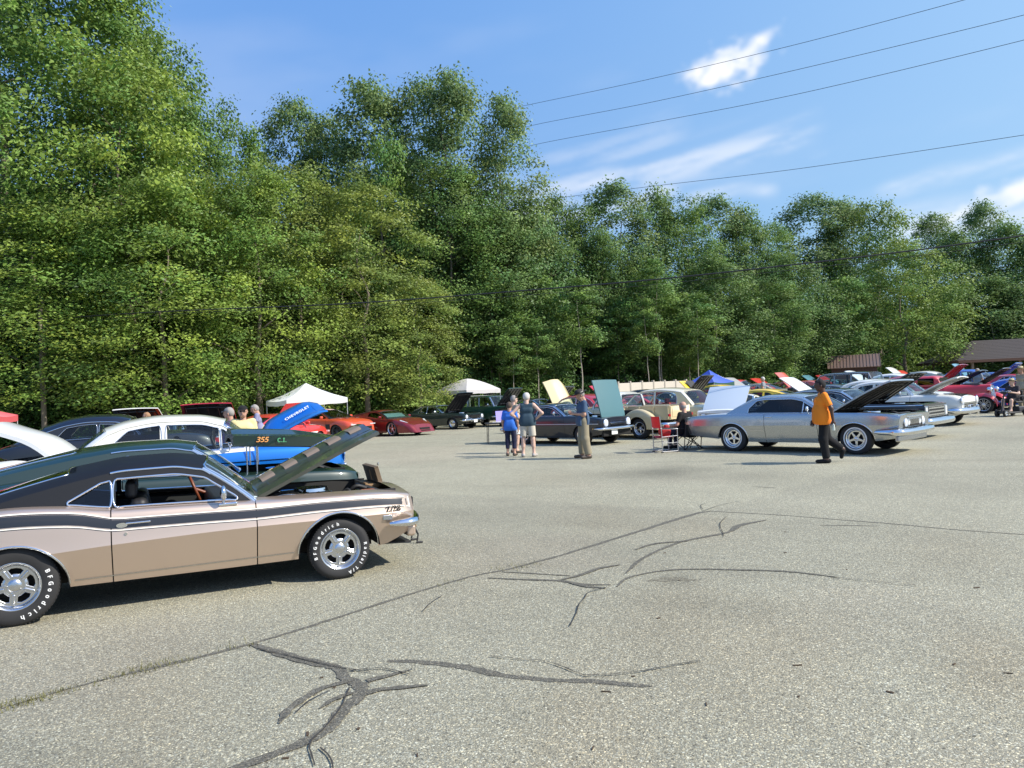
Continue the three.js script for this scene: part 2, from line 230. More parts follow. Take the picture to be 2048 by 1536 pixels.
// ================================================================== trees
const leafMat = phys(1, 1, 1, 0.8, { vertexColors: true, transmission: 0.42, thickness: 0, specularIntensity: 0.35, side: THREE.DoubleSide });
const barkMat = std(0.17, 0.14, 0.11, 0.95), paleBark = std(0.33, 0.29, 0.24, 0.95);
const LEAF = { lime: [0.222, 0.33, 0.058], ash: [0.182, 0.298, 0.064], yellow: [0.245, 0.318, 0.066], green: [0.150, 0.258, 0.058], deep: [0.122, 0.212, 0.055], dusk: [0.185, 0.275, 0.092], olive: [0.18, 0.275, 0.056] };
// outline radius (0..1) at height 0..1
const OUT = { oval: (h) => Math.pow(Math.max(0, Math.sin(Math.PI * Math.pow(h, 0.85))), 0.6), top: (h) => h < 0.06 ? 0.3 : Math.pow(Math.max(0, 1 - Math.pow(Math.abs(h - 0.5) / 0.54, 2.4)), 0.6) * (0.8 + 0.2 * h), cone: (h) => Math.pow(1 - h, 0.75) * (h < 0.08 ? 0.7 : 1), dome: (h) => Math.sqrt(Math.max(0, 1 - h * h)) * (h < 0.05 ? 0.85 : 1), spread: (h) => Math.pow(Math.max(0, 1 - Math.pow(Math.abs(h - 0.42) / 0.6, 2)), 0.5) };
function crownGeometry(seed, o) {
  const R = rng(seed), pos = [], nor = [], col = [], P = (o.leaves), G = () => (R() + R() + R() - 1.5) * 1.15;
  const lean = o.layer || 0, out = OUT[o.out], ph = R() * 9;
  for (let c = 0; c < o.clumps; c++) {
    let h = Math.pow(R(), o.bias || 0.9), a = R() * 6.2832, q = 0.42 + 0.58 * Math.pow(R(), 0.38);
    const lump = 0.72 + 0.5 * noise2(a * 1.4 + ph, h * 4.5 + ph, seed), rr = out(h) * lump * q, cx = Math.cos(a) * rr * o.r, cz = Math.sin(a) * rr * o.r, cy = h * o.h * (0.97 + 0.06 * R());
    const cr = o.cr * (0.6 + 0.8 * R()) * (0.55 + 0.45 * (1 - h * 0.5)), flat = lerp(0.62, 0.26, lean);
    const t = 0.72 + 0.56 * R(), yel = (R() - 0.5) * 0.5 * (o.vary ?? 1), ox = Math.cos(a), oz = Math.sin(a), droop = lean * 0.5;
    const n = Math.round(P * 1.75 * (0.6 + 0.8 * R()) * Math.pow(cr / o.cr, 1.3));
    for (let k = 0; k < n; k++) {
      const gx = G() * cr, gy = G() * cr * flat, gz = G() * cr, s = o.leaf * 0.74 * (0.6 + 0.8 * R());
      let x = cx + gx, z = cz + gz, y = cy + gy - droop * (gx * ox + gz * oz) * 0.5; if (y < 0.05) y = 0.05 + R() * 0.3;
      // leaf blade: long axis outward and down, face mostly up
      const b = R() * 6.2832, dr = 0.15 + R() * 0.75 - lean * 0.2; let ax = Math.cos(b) + ox * 0.7, az = Math.sin(b) + oz * 0.7, al = Math.hypot(ax, az) || 1; ax /= al; az /= al;
      const cd = Math.cos(dr), sd = Math.sin(dr), lx = ax * cd, ly = -sd, lz = az * cd, roll = (R() - 0.5) * 1.7;
      let wx = -az, wy = 0, wz = ax; const nx = ly * wz - lz * wy, ny = lz * wx - lx * wz, nz = lx * wy - ly * wx, cR = Math.cos(roll), sR = Math.sin(roll); wx = wx * cR + nx * sR; wy = wy * cR + ny * sR; wz = wz * cR + nz * sR;
      const w = s * (o.fat || 0.33), f = s * 0.42, up = s * 0.07;
      const L = [x + lx * f + wx * w, y + ly * f + wy * w + up, z + lz * f + wz * w], Rr = [x + lx * f - wx * w, y + ly * f - wy * w + up, z + lz * f - wz * w], T = [x + lx * s, y + ly * s, z + lz * s];
      // soft shading over each spray: the leaf's own face bent toward the outside of its clump
      let fx = ly * wz - lz * wy, fy = lz * wx - lx * wz, fz = lx * wy - ly * wx, qx = gx / cr + ox * 0.7, qy = gy / (cr * flat) * 0.8 + 0.55, qz = gz / cr + oz * 0.7; const ql = Math.hypot(qx, qy, qz) || 1; qx /= ql; qy /= ql; qz /= ql;
      const flip = fx * qx + fy * qy + fz * qz < 0 ? -1 : 1; let ux = fx * flip * 0.5 + qx * 0.6, uy = fy * flip * 0.5 + qy * 0.6, uz = fz * flip * 0.5 + qz * 0.6; const ul = Math.hypot(ux, uy, uz) || 1; ux /= ul; uy /= ul; uz /= ul;
      if (flip < 0) pos.push(x, y, z, ...T, ...Rr, x, y, z, ...L, ...T); else pos.push(x, y, z, ...Rr, ...T, x, y, z, ...T, ...L);
      for (let m = 0; m < 6; m++) nor.push(ux, uy, uz);
      const v = t * (0.86 + 0.28 * R()), cc = o.color, rr2 = cc[0] * v * (1 + yel), g2 = cc[1] * v * (1 + yel * 0.35), b2 = cc[2] * v * (1 - yel * 0.3);
      for (let m = 0; m < 6; m++) col.push(rr2, g2, b2);
    }
  }
  const g = new THREE.BufferGeometry(); g.setAttribute('position', new THREE.Float32BufferAttribute(pos, 3)); g.setAttribute('color', new THREE.Float32BufferAttribute(col, 3)); g.setAttribute('normal', new THREE.Float32BufferAttribute(nor, 3)); return g;
}
function trunkGeometry(seed, hTrunk, hTop, r, spread, limbs) {
  const R = rng(seed), parts = [], wob = () => (R() - 0.5) * r * 2.2;
  const pts = [[0, -0.1, 0]]; for (let k = 1; k <= 6; k++) pts.push([wob() * k * 0.35, hTop * k / 6.6, wob() * k * 0.35]);
  const taper = (p, r0, r1, n) => { const c = new THREE.CatmullRomCurve3(p.map((q) => new THREE.Vector3(...q))), seg = p.length * 3, g = new THREE.TubeGeometry(c, seg, 1, n, false), a = g.attributes.position, v = new THREE.Vector3(); for (let i = 0; i <= seg; i++) { const t = i / seg, cc = c.getPointAt(t), rr = lerp(r0, r1, Math.pow(t, 0.8)) * (i === 0 ? 1.35 : 1); for (let j = 0; j <= n; j++) { const k = i * (n + 1) + j; v.fromBufferAttribute(a, k).sub(cc).multiplyScalar(rr * (0.9 + 0.2 * hash2(k, seed))).add(cc); a.setXYZ(k, v.x, v.y, v.z); } } g.computeVertexNormals(); return g; };
  parts.push(taper(pts, r, r * 0.12, 8));
  for (let k = 0; k < limbs; k++) { const t = lerp(hTrunk / hTop, 0.9, k / Math.max(1, limbs - 1)), y = t * hTop * 0.92, a = k * 2.4 + R(), l = spread * (0.95 - 0.5 * t) * (0.7 + 0.5 * R()), i = clamp(Math.floor(t * 6), 0, 5), b = pts[i], e = pts[i + 1], f = t * 6 - i, bx = lerp(b[0], e[0], clamp(f)), bz = lerp(b[2], e[2], clamp(f)); parts.push(taper([[bx, y, bz], [bx + Math.cos(a) * l * 0.5, y + l * 0.32, bz + Math.sin(a) * l * 0.5], [bx + Math.cos(a + 0.2) * l, y + l * 0.5, bz + Math.sin(a + 0.2) * l]], r * 0.38 * (1.1 - t), r * 0.05, 5)); }
  return merge(parts);
}
// kinds of tree: crown radius r, crown height h, bare trunk below it
const KIND = {};
function kind(name, seed, o) { KIND[name] = { ...o, crown: crownGeometry(seed, o), trunk: trunkGeometry(seed + 50, o.bare + 1, o.bare + o.h * 0.9, o.tr, o.r, o.limbs ?? 8) }; }
kind('broad', 101, { r: 6.4, h: 19, bare: 2, out: 'spread', clumps: 300, leaves: 90, cr: 1.29, leaf: 0.30, color: LEAF.ash, tr: 0.32 });
kind('giant', 113, { r: 8.6, h: 27, bare: 3, out: 'spread', clumps: 560, leaves: 96, cr: 1.5, leaf: 0.34, color: LEAF.ash, layer: 0.25, tr: 0.4, limbs: 14 });
kind('lime', 102, { r: 5.6, h: 15, bare: 1.5, out: 'spread', clumps: 250, leaves: 87, cr: 1.20, leaf: 0.28, color: LEAF.lime, layer: 0.55, tr: 0.25 });
kind('lean', 103, { r: 4.4, h: 18, bare: 4, out: 'top', clumps: 230, leaves: 81, cr: 1.07, leaf: 0.28, color: LEAF.green, tr: 0.26 });
kind('tall', 104, { r: 4.2, h: 17, bare: 5, out: 'oval', clumps: 200, leaves: 81, cr: 1.07, leaf: 0.31, color: LEAF.dusk, tr: 0.27 });
kind('yellow', 105, { r: 4.8, h: 13, bare: 1.2, out: 'spread', clumps: 210, leaves: 84, cr: 1.16, leaf: 0.24, color: LEAF.yellow, layer: 0.9, tr: 0.2, vary: 0.6 });
kind('deep', 106, { r: 4.6, h: 15, bare: 2.2, out: 'oval', clumps: 210, leaves: 78, cr: 1.16, leaf: 0.31, color: LEAF.deep, tr: 0.25 });
kind('small', 107, { r: 3.1, h: 8, bare: 0.8, out: 'spread', clumps: 120, leaves: 75, cr: 0.82, leaf: 0.25, color: LEAF.green, layer: 0.6, tr: 0.12 });
kind('cone', 108, { r: 2.9, h: 12, bare: 1, out: 'cone', clumps: 150, leaves: 72, cr: 0.77, leaf: 0.25, color: LEAF.ash, layer: 0.5, tr: 0.16 });
kind('bright', 109, { r: 6.6, h: 15, bare: 0.7, out: 'spread', clumps: 260, leaves: 84, cr: 1.29, leaf: 0.33, color: LEAF.olive, layer: 0.35, tr: 0.25 });
kind('slim', 110, { r: 1.9, h: 6.5, bare: 6.5, out: 'oval', clumps: 60, leaves: 72, cr: 0.73, leaf: 0.27, color: LEAF.green, layer: 0.5, tr: 0.1, limbs: 6 });
kind('shrub', 111, { r: 2.3, h: 3.4, bare: 0.1, out: 'dome', clumps: 80, leaves: 70, cr: 0.60, leaf: 0.20, color: LEAF.green, layer: 0.4, tr: 0.06, limbs: 4 });
kind('bush', 112, { r: 2.0, h: 2.5, bare: 0.05, out: 'dome', clumps: 66, leaves: 70, cr: 0.53, leaf: 0.18, color: [0.10, 0.20, 0.045], layer: 0.5, tr: 0.05, limbs: 4 });
const RT = rng(991);
function tree(kindName, px, topPx, widthPx, z, label, o = {}) {
  const K = KIND[kindName], base = atDepth(px, 780, z), top = atDepth(px, topPx, z).y, w = widthPx * (kindName === 'tall' ? 1.2 : 1) * z / FOCAL;
  const g = group(o.name || 'tree'); g.position.set(base.x, 0, base.z);
  const sy = Math.max(0.2, top / (K.bare + K.h)), sx = w / (2 * K.r);
  g.rotation.y = RT() * 6.28; 
  const t = mesh('trunk', K.trunk, o.pale ? paleBark : barkMat, g), c = mesh('crown', K.crown, leafMat, g);
  if (o.name === 'shrub') { t.name = 'stem'; c.name = 'foliage'; }
  g.scale.set(sx, sy, sx); t.scale.set(sy / sx, 1, sy / sx); c.position.y = K.bare;
  tag(g, label, o.name === 'shrub' ? 'shrub' : 'tree', o.group); return g;
}
const woods = 'trees along the edge of the lot';
// tall trees over the cars on the left, then along the lot to the far end
[['giant', 40, -300, 620, 45, 'huge light green tree filling the upper corner above the red canopy'],
 ['giant', 205, -60, 430, 47, 'tall light green tree whose top reaches past the picture, beside the huge corner tree'],
 ['lime', 270, 130, 380, 42, 'bright lime tree with hanging sprays standing in front of the tallest pair'],
 ['lean', 345, 95, 250, 50, 'tall leafy tree stepping down from the tallest pair toward the open sky'],
 ['lean', 432, 205, 210, 50, 'mid green tree on the slope of treetops above the blue and white sedan'],
 ['cone', 520, 262, 150, 52, 'pointed pale tree standing at the notch in the treetops'],
 ['lime', 90, 420, 420, 39, 'bright low spreading tree above the white car with the raised fender'],
 ['lime', 330, 375, 400, 40, 'broad yellow green tree with layered sprays above the white sedan roof'],
 ['lime', 520, 350, 300, 43, 'layered bright tree above the open blue hood'],
 ['green', 0, 0, 0, 0],
 ['yellow', 600, 345, 300, 46, 'yellowish fine leaved tree left of its larger twin'],
 ['yellow', 735, 372, 300, 47, 'large yellowish tree with feathery sprays above the white canopy'],
 ['yellow', 840, 560, 190, 48, 'low yellowish tree with drooping sprays between the two white canopies'],
 ['tall', 608, 206, 150, 62, 'dark thin crowned tree at the start of the tall middle group'],
 ['tall', 668, 240, 150, 63, 'dark tree half hidden behind the yellowish tree'],
 ['tall', 758, 172, 200, 60, 'tall grey green tree with twin tops in the middle group'],
 ['tall', 868, 168, 170, 60, 'tall grey green tree shouldering the tallest middle crown'],
 ['tall', 925, 152, 170, 58, 'tallest crown of the middle group above the second white canopy'],
 ['tall', 1028, 200, 150, 58, 'narrow tall tree at the end of the middle group beside the open sky'],
 ['small', 790, 290, 150, 55, 'small yellow green tree showing between the tall middle crowns'],
 ['deep', 700, 470, 240, 52, 'dark green tree below the yellowish trees'],
 ['lean', 905, 330, 230, 55, 'mid green tree filling in below the tallest middle crown'],
 ['deep', 1000, 430, 220, 56, 'dark tree behind the group of three people'],
 ['deep', 1068, 405, 200, 60, 'dark tree to the side of the narrow tall tree'],
 ['deep', 1130, 402, 150, 66, 'dark tree at the low dip of the treetops above the man in the hat'],
 ['lean', 1165, 420, 150, 64, 'mid green tree behind the teal raised hood'],
 ['tall', 1245, 370, 170, 66, 'rounded tall tree first of the far treetops'],
 ['deep', 1215, 470, 150, 62, 'dark tree in front of the rounded far tree'],
 ['deep', 1330, 388, 150, 68, 'dark crowned far tree above the white wall'],
 ['lean', 1385, 402, 150, 68, 'mid green far tree above the yellow hood'],
 ['deep', 1290, 520, 150, 62, 'low dark tree above the white wall'],
 ['tall', 1445, 398, 140, 72, 'grey green far tree above the blue canopy'],
 ['deep', 1500, 425, 150, 72, 'dark far tree above the yellow coupe'],
 ['lean', 1545, 440, 130, 74, 'far tree beside the dip in the treetops'],
 ['deep', 1440, 520, 180, 64, 'dark tree standing behind the blue canopy'],
 ['deep', 1590, 520, 170, 70, 'dark tree left of the shed'],
 ['lean', 1550, 560, 160, 66, 'leafy mid green tree above the row of open hoods'],
 ['tall', 1640, 395, 150, 88, 'distant dark tree above the shed roof'],
 ['tall', 1700, 405, 130, 90, 'distant dark tree in the far group right of the dip'],
 ['bright', 1760, 412, 210, 86, 'pale green distant tree with a rounded broad top'],
 ['bright', 1815, 500, 245, 74, 'bright yellow green tree between the shed and the pavilion'],
 ['small', 1690, 560, 150, 72, 'small leafy tree hanging over the shed'],
 ['tall', 1885, 432, 110, 95, 'distant tree showing behind the bright yellow green tree'],
 ['tall', 1985, 408, 110, 95, 'distant taller tree above the pavilion roof'],
 ['deep', 1930, 470, 150, 90, 'dark tree right of the bright yellow green tree'],
 ['deep', 2030, 455, 180, 88, 'dark tree at the far end above the pavilion'],
 ['deep', 2110, 470, 200, 86, 'dark tree cut off by the edge above the pavilion'],
 ['deep', 1990, 560, 200, 84, 'dark low tree just behind the pavilion roof'],
 ['small', 1080, 560, 150, 56, 'small bright tree with hanging sprays behind the dark hatchback'],
 ['small', 1250, 600, 150, 60, 'small sunlit tree with layered sprays beside the white wall'],
 ['small', 1370, 600, 130, 62, 'small sunlit tree above the wall end'],
 ['small', 985, 570, 170, 54, 'small sunlit tree above the second white canopy'],
 ['small', 1490, 640, 130, 66, 'small sunlit tree beside the blue canopy']
].filter((t) => t[2]).forEach(([k, x, y, w, z, l]) => tree(k, x, y, w, z, l, { group: woods, pale: k === 'slim' }));
// bare slim stems in front of the dark wood
[[1165, 560, 60, 58, 1], [1077, 640, 46, 57, 1], [1029, 660, 40, 56, 1], [1298, 600, 36, 60, 1], [1320, 520, 66, 62, 1], [1326, 560, 50, 64, 1], [1400, 590, 60, 62, 1], [1382, 650, 40, 63, 1], [1005, 640, 44, 58, 0], [1240, 620, 50, 62, 0]].forEach(([x, y, w, z, p], i) => tree('slim', x, y, w * 1.6, z - 4.5, ['slim pale trunked tree behind the man in the brimmed hat', 'slim pale trunk above the white haired man', 'thin pale stem above the boy in blue', 'thin crooked stem at the start of the white wall', 'pair of slim trunks, front one, above the white wall', 'pair of slim trunks, rear one, above the white wall', 'slim trunk above the blue canopy', 'thin stem above the yellow raised hood', 'slim dark stem above the second white canopy', 'slim dark stem above the teal hood'][i], { group: 'slim stems before the dark wood', pale: p }));
// undergrowth at the edge
{
  const R = rng(3), L = [];
  for (let i = 0; i < 46; i++) { const t = i / 45, px = lerp(-60, 1560, t) + (R() - 0.5) * 30, z = lerp(38.5, 66, Math.pow(t, 1.15)) + (R() - 0.5) * 2.2; if (px > 1230 && px < 1400) continue; L.push([px, z, px > 1000 ? R() * 0.25 : R()]); }
  for (let i = 0; i < 16; i++) L.push([lerp(-40, 800, i / 15) + (R() - 0.5) * 30, lerp(41, 51, i / 15), 0.93 + 0.07 * R()]);
  const near = (px) => px < 90 ? 'behind the red canopy' : px < 330 ? 'behind the black rounded car' : px < 520 ? 'behind the white sedan roof' : px < 720 ? 'behind the white canopy' : px < 870 ? 'behind the dark red sports car' : px < 1010 ? 'behind the second white canopy' : px < 1200 ? 'behind the dark hatchback' : 'behind the far cars';
  for (const [px, z, q] of L) { const h = q > 0.9 ? 5.5 + R() * 2 : 1.9 + q * 2.4, w = (q > 0.9 ? 5.5 : 3.6) + R() * 1.6, y = 780 - (h - EYE) * FOCAL / z + (1024 - px) * 0.0445; const kd = R() < 0.5 ? 'shrub' : 'bush', what = q > 0.9 ? 'tall shrub rising' : h > 3 ? 'head high shrub standing' : kd === 'shrub' ? 'low dark green shrub' : 'low light green shrub'; tree(kd, px, y, w * FOCAL / z, z, what + ' in the thicket ' + near(px), { name: 'shrub', group: what.replace(/shrub.*/, 'shrubs') + ' ' + near(px) }); }
  // the wood behind, one mass
  const ks = ['deep', 'lean', 'deep', 'broad'], spots = [];
  for (let i = 0; i < 105; i++) { const t = R(), px = lerp(-260, 2300, t), edge = px < 500 ? 50 : px < 1050 ? lerp(52, 66, (px - 500) / 550) : lerp(68, 98, clamp((px - 1050) / 900)), z = edge + R() * 16; const capPx = px < 480 ? 330 : px < 560 ? 420 : px < 1060 ? 400 : px < 1560 ? 520 : 560; spots.push([px, z, capPx + R() * 120, R()]); }
  ks.forEach((k, n) => { const mine = spots.filter((_, i) => i % ks.length === n), im = new THREE.InstancedMesh(KIND[k].crown, leafMat, mine.length), m = new THREE.Matrix4(), q = new THREE.Quaternion(); im.name = numbered('forest'); im.castShadow = im.receiveShadow = true;
    mine.forEach(([px, z, top, r], i) => { const p = atDepth(px, 780, z), H = atDepth(px, top, z).y; q.setFromAxisAngle(new THREE.Vector3(0, 1, 0), r * 6.28); const w = H / KIND[k].h * 1.15; im.setMatrixAt(i, m.compose(new THREE.Vector3(p.x, -0.3, p.z), q, new THREE.Vector3(w, H / KIND[k].h, w))); im.setColorAt(i, new THREE.Color(0.8, 0.8, 0.8)); });
    scene.add(im); tag(im, 'dense dark wood behind the front row of trees', 'forest', null, 'stuff'); });
}
// ================================================================== buildings, wall, canopies, wires
const roofTin = phys(0.22, 0.15, 0.125, 0.45, { metalness: 0.4 }), woodDark = std(0.09, 0.045, 0.03, 0.85), woodTan = std(0.30, 0.2, 0.11, 0.8), shingle = std(0.05, 0.042, 0.040, 0.95);
{ // the small shed
  const c = PXZ(1710, 68), g = group('shed'); g.position.set(c.x, riseAt(c.x, c.z), c.z); g.rotation.y = -0.42;
  const W = 3.7, D = 2.8, h = 2.45, rh = 0.95; mesh('wall', merge([box(W, h, 0.12, 0, h / 2, D / 2), box(W, h, 0.12, 0, h / 2, -D / 2), box(0.12, h, D - 0.12, -W / 2 + 0.06, h / 2, 0), box(0.12, h, D - 0.12, W / 2 - 0.06, h / 2, 0)]), woodDark, g);
  for (const s of [1, -1]) { const sh = new THREE.Shape([[-D / 2, 0], [D / 2, 0], [0, rh]].map((p) => new THREE.Vector2(...p))); mesh('gable', new THREE.ExtrudeGeometry(sh, { depth: 0.1, bevelEnabled: false }).rotateY(Math.PI / 2).translate(s * (W / 2 - 0.06) - 0.05, h, 0), woodDark, g); }
  for (let i = 0; i < 18; i++) mesh('board', box(W / 18 - 0.02, h - 0.02, 0.03, -W / 2 + (i + 0.5) * W / 18, h / 2, D / 2 + 0.075), woodDark, g);
  const sl = Math.hypot(D / 2 + 0.3, rh + 0.19), an = Math.atan2(rh + 0.19, D / 2 + 0.3); const rf = mesh('roof', merge([1, -1].map((s) => box(W + 0.6, 0.06, sl, 0, 0, 0).rotateX(s * an).translate(0, h + rh / 2 - 0.02, s * (D / 4 + 0.15)))), roofTin, g);
  for (const s of [1, -1]) for (let i = 0; i <= 16; i++) mesh('roof_seam', box(0.035, 0.05, sl, 0, 0.05, 0).rotateX(s * an).translate(-W / 2 - 0.28 + i * (W + 0.56) / 16, h + rh / 2 - 0.02, s * (D / 4 + 0.15)), roofTin, rf);
  mesh('door', box(0.05, 1.95, 0.95, W / 2 + 0.03, 0.98, 0.2), std(0.75, 0.74, 0.7, 0.6), g);
  tag(g, 'small brown shed with ribbed metal roof and a pale door at its end', 'shed');
}
{ // the long open pavilion
  const a = PXZ(1893, 72), g = group('pavilion'); g.position.set(a.x, 0.3, a.z); g.rotation.y = -0.12; const L = 26, D = 9, h = 2.7, rh = 1.9;
  const sl = Math.hypot(D / 2, rh), an = Math.atan2(rh, D / 2); const hip = 2.6;
  const v = [[-0.8, h, D / 2], [L, h, D / 2], [L, h + rh, 0], [hip, h + rh, 0], [-0.8, h, -D / 2], [L, h, -D / 2]].map((p) => p); const tri = [[0, 1, 2], [0, 2, 3], [0, 3, 4], [4, 3, 2], [4, 2, 5]], pos = []; for (const t of tri) for (const k of t) pos.push(...v[k]); for (const t of tri) for (const k of [...t].reverse()) pos.push(v[k][0], v[k][1] - 0.14, v[k][2]);
  const rg = new THREE.BufferGeometry(); rg.setAttribute('position', new THREE.Float32BufferAttribute(pos, 3)); rg.computeVertexNormals(); const rf = mesh('roof', rg, shingle, g);
  for (let k = 0; k < 13; k++) { const t = k / 13; mesh('shingle_course', box(L - lerp(-0.8, hip, t), 0.03, 0.34).rotateX(an).translate((L + lerp(-0.8, hip, t)) / 2, h + rh * t + 0.06, D / 2 * (1 - t) - 0.14), shingle, rf); }
  mesh('fascia', box(L + 0.8, 0.24, 0.06, L / 2 - 0.4, h - 0.1, D / 2 + 0.035), woodDark, g); mesh('fascia', box(0.06, 0.24, D, -0.83, h - 0.1, 0), woodDark, g);
  for (let i = 0; i < 7; i++) for (const s of [1, -1]) mesh('post', box(0.2, h, 0.2, 0.6 + i * 4, h / 2 - 0.15, s * (D / 2 - 0.5)), std(0.22, 0.17, 0.13, 0.9), g);
  mesh('floor_slab', box(L + 0.4, 0.16, D - 0.2, L / 2, -0.06, 0), std(0.3, 0.29, 0.27, 0.9), g);
  for (let i = 0; i < 5; i++) mesh('picnic_table', merge([rbox(1.9, 0.06, 0.8, 0.02, 2.5 + i * 4.2, 0.75, 0), rbox(1.9, 0.05, 0.28, 0.02, 2.5 + i * 4.2, 0.45, 0.75), rbox(1.9, 0.05, 0.28, 0.02, 2.5 + i * 4.2, 0.45, -0.75), box(0.1, 0.08, 1.7, 1.8 + i * 4.2, 0.4, 0), box(0.1, 0.08, 1.7, 3.2 + i * 4.2, 0.4, 0), box(0.1, 0.74, 0.1, 1.8 + i * 4.2, 0.37, 0.4), box(0.1, 0.74, 0.1, 1.8 + i * 4.2, 0.37, -0.4), box(0.1, 0.74, 0.1, 3.2 + i * 4.2, 0.37, 0.4), box(0.1, 0.74, 0.1, 3.2 + i * 4.2, 0.37, -0.4)]), woodTan, g);
  tag(g, 'long open pavilion with a dark shingled hip roof on wooden posts', 'pavilion');
}
{ // pale wall along the trees
  const A = PXZ(1236, 53), B = PXZ(1372, 57), d = B.clone().sub(A), L = d.length(), g = group('boundary_wall'); g.position.set(A.x, riseAt(A.x, A.z), A.z); g.rotation.y = -Math.atan2(d.z, d.x);
  const m = std(0.55, 0.50, 0.42, 0.9), R = rng(8), n = 6; for (let i = 0; i < n; i++) mesh('wall_panel', rbox(L / n - 0.05, 1.75 + R() * 0.06, 0.16, 0.02, (i + 0.5) * L / n, 0.9, 0), m, g); for (let i = 0; i <= n; i++) mesh('wall_post', rbox(0.14, 1.95, 0.22, 0.02, i * L / n, 0.93, 0), std(0.4, 0.36, 0.3, 0.9), g);
  tag(g, 'weathered pale wall with short posts at the foot of the trees', 'wall');
}
function PXZ(px, z) { const p = atDepth(px, 780, z); return new THREE.Vector3(p.x, 0, p.z); }
// ---- pop-up canopies
function canopy(px, z, turn, size, eave, peak, mat, label, o = {}) {
  const p = PXZ(px, z), g = group('canopy'); g.position.set(p.x, o.y ?? riseAt(p.x, p.z), p.z); g.rotation.y = turn; const h = size / 2, n = 10, parts = [];
  const Y = (t) => o.dome ? eave + (peak - eave) * (1 - Math.pow(t, 1.45)) : eave + (peak - eave) * (1 - t) - 0.10 * Math.sin(Math.PI * t) * (peak - eave);
  for (let k = 0; k < 4; k++) { const q = grid(n, n, (u, v) => { const t = u, s = (v * 2 - 1) * t, sag = o.dome ? 0 : 0.07 * (1 - (v * 2 - 1) ** 2) * t; return [t * h, Y(t) - sag, s * h]; }); q.rotateY(k * Math.PI / 2); mesh('canopy_panel', q, mat, g); const d = o.drop ?? 0.24, vq = grid(n, 3, (u, v) => { const s = u * 2 - 1; return [h, Y(1) - 0.07 * (1 - s * s) * (o.dome ? 0 : 1) - v * d + (v > 0.9 ? 0.012 * Math.sin(u * 40) : 0), s * h]; }); vq.rotateY(k * Math.PI / 2); mesh('valance', vq, o.valMat || mat, g); }
  for (const [x, zz] of [[1, 1], [1, -1], [-1, 1], [-1, -1]]) { mesh('leg', bar([x * h * 0.985, 0, zz * h * 0.985], [x * h * 0.985, Y(1) - 0.02, zz * h * 0.985], 0.02, 6), o.legMat || std(0.6, 0.61, 0.62, 0.4, { metalness: 0.6 }), g); mesh('foot', rbox(0.09, 0.02, 0.09, 0.005, x * h * 0.985, 0.01, zz * h * 0.985), blackish, g); }
  mesh('frame', merge([...[0, 1, 2, 3].map((k) => bar([h * 0.96, Y(1) - 0.12, -h * 0.96], [h * 0.96, Y(1) - 0.12, h * 0.96], 0.012, 5).rotateY(k * Math.PI / 2)), ...[0, 1, 2, 3].map((k) => bar([0, peak - 0.08, 0], [h * 0.96, Y(1) - 0.05, h * 0.96], 0.012, 5).rotateY(k * Math.PI / 2))]), std(0.55, 0.56, 0.57, 0.4, { metalness: 0.6 }), g);
  return tag(g, label, 'canopy');
}
const blackish = std(0.03, 0.03, 0.03, 0.7), cloth = (r, g, b) => phys(r, g, b, 0.9, { transmission: 0.28, thickness: 0, side: THREE.DoubleSide });
canopy(612, 40, 0.62, 3.25, 1.98, 2.85, cloth(0.80, 0.82, 0.80), 'white pointed canopy behind the orange red modern coupe');
canopy(936, 48.5, 0.80, 2.95, 2.15, 2.9, cloth(0.62, 0.60, 0.60), 'grey white domed canopy behind the dark green compact coupe', { dome: true });
canopy(-78, 30, 0.35, 3.1, 1.82, 2.55, cloth(0.62, 0.02, 0.035), 'red canopy at the edge above the white sports car');
canopy(1420, 46, 0.7, 2.1, 1.85, 2.62, cloth(0.02, 0.09, 0.55), 'blue canopy with a dark green lower border among the far cars', { valMat: cloth(0.02, 0.10, 0.07), y: 0.1, drop: 0.3 });
// ---- power lines
const wireMat = std(0.012, 0.012, 0.013, 0.6);
function wire(name, label, pts, r) { const P = pts.map(([x, y, z]) => atDepth(x, y, z)), g = tube(P, r, 5, 80); tag(mesh(name, g, wireMat), label, 'cable'); }
wire('power_line', 'topmost thin power line crossing the sky', [[980, 226, 62], [1060, 209, 58], [1300, 158, 50], [1600, 87, 43], [1935, -2, 37], [2150, -62, 34]], 0.014);
wire('power_line', 'second thin power line crossing the sky', [[1000, 268, 62], [1068, 250, 58], [1300, 205, 50], [1600, 138, 43], [2048, 30, 36], [2200, -10, 34]], 0.014);
wire('power_line', 'third thin power line crossing the sky', [[1010, 303, 62], [1090, 285, 58], [1300, 246, 50], [1600, 187, 43], [2048, 80, 36], [2200, 40, 34]], 0.014);
wire('power_line', 'lone lower power line in front of the white streaks of cloud', [[1040, 408, 62], [1110, 397, 60], [1300, 373, 52], [1600, 337, 45], [2048, 270, 38], [2200, 246, 36]], 0.014);
wire('cable', 'thick black cable sagging across the front of the trees', [[88, 640, 37], [240, 628, 35], [420, 619, 33.5], [700, 607, 31.5], [1000, 585, 29.5], [1300, 560, 27.5], [1600, 528, 26], [1850, 498, 25], [2048, 471, 24], [2200, 450, 23.5]], 0.026);
wire('cable', 'thin cable hanging just under the thick black one', [[88, 648, 37], [420, 624, 33.6], [700, 614, 31.6], [1000, 594, 29.6], [1300, 570, 27.6], [1600, 538, 26.1], [1850, 510, 25.1], [2048, 484, 24.1], [2200, 466, 23.6]], 0.009);
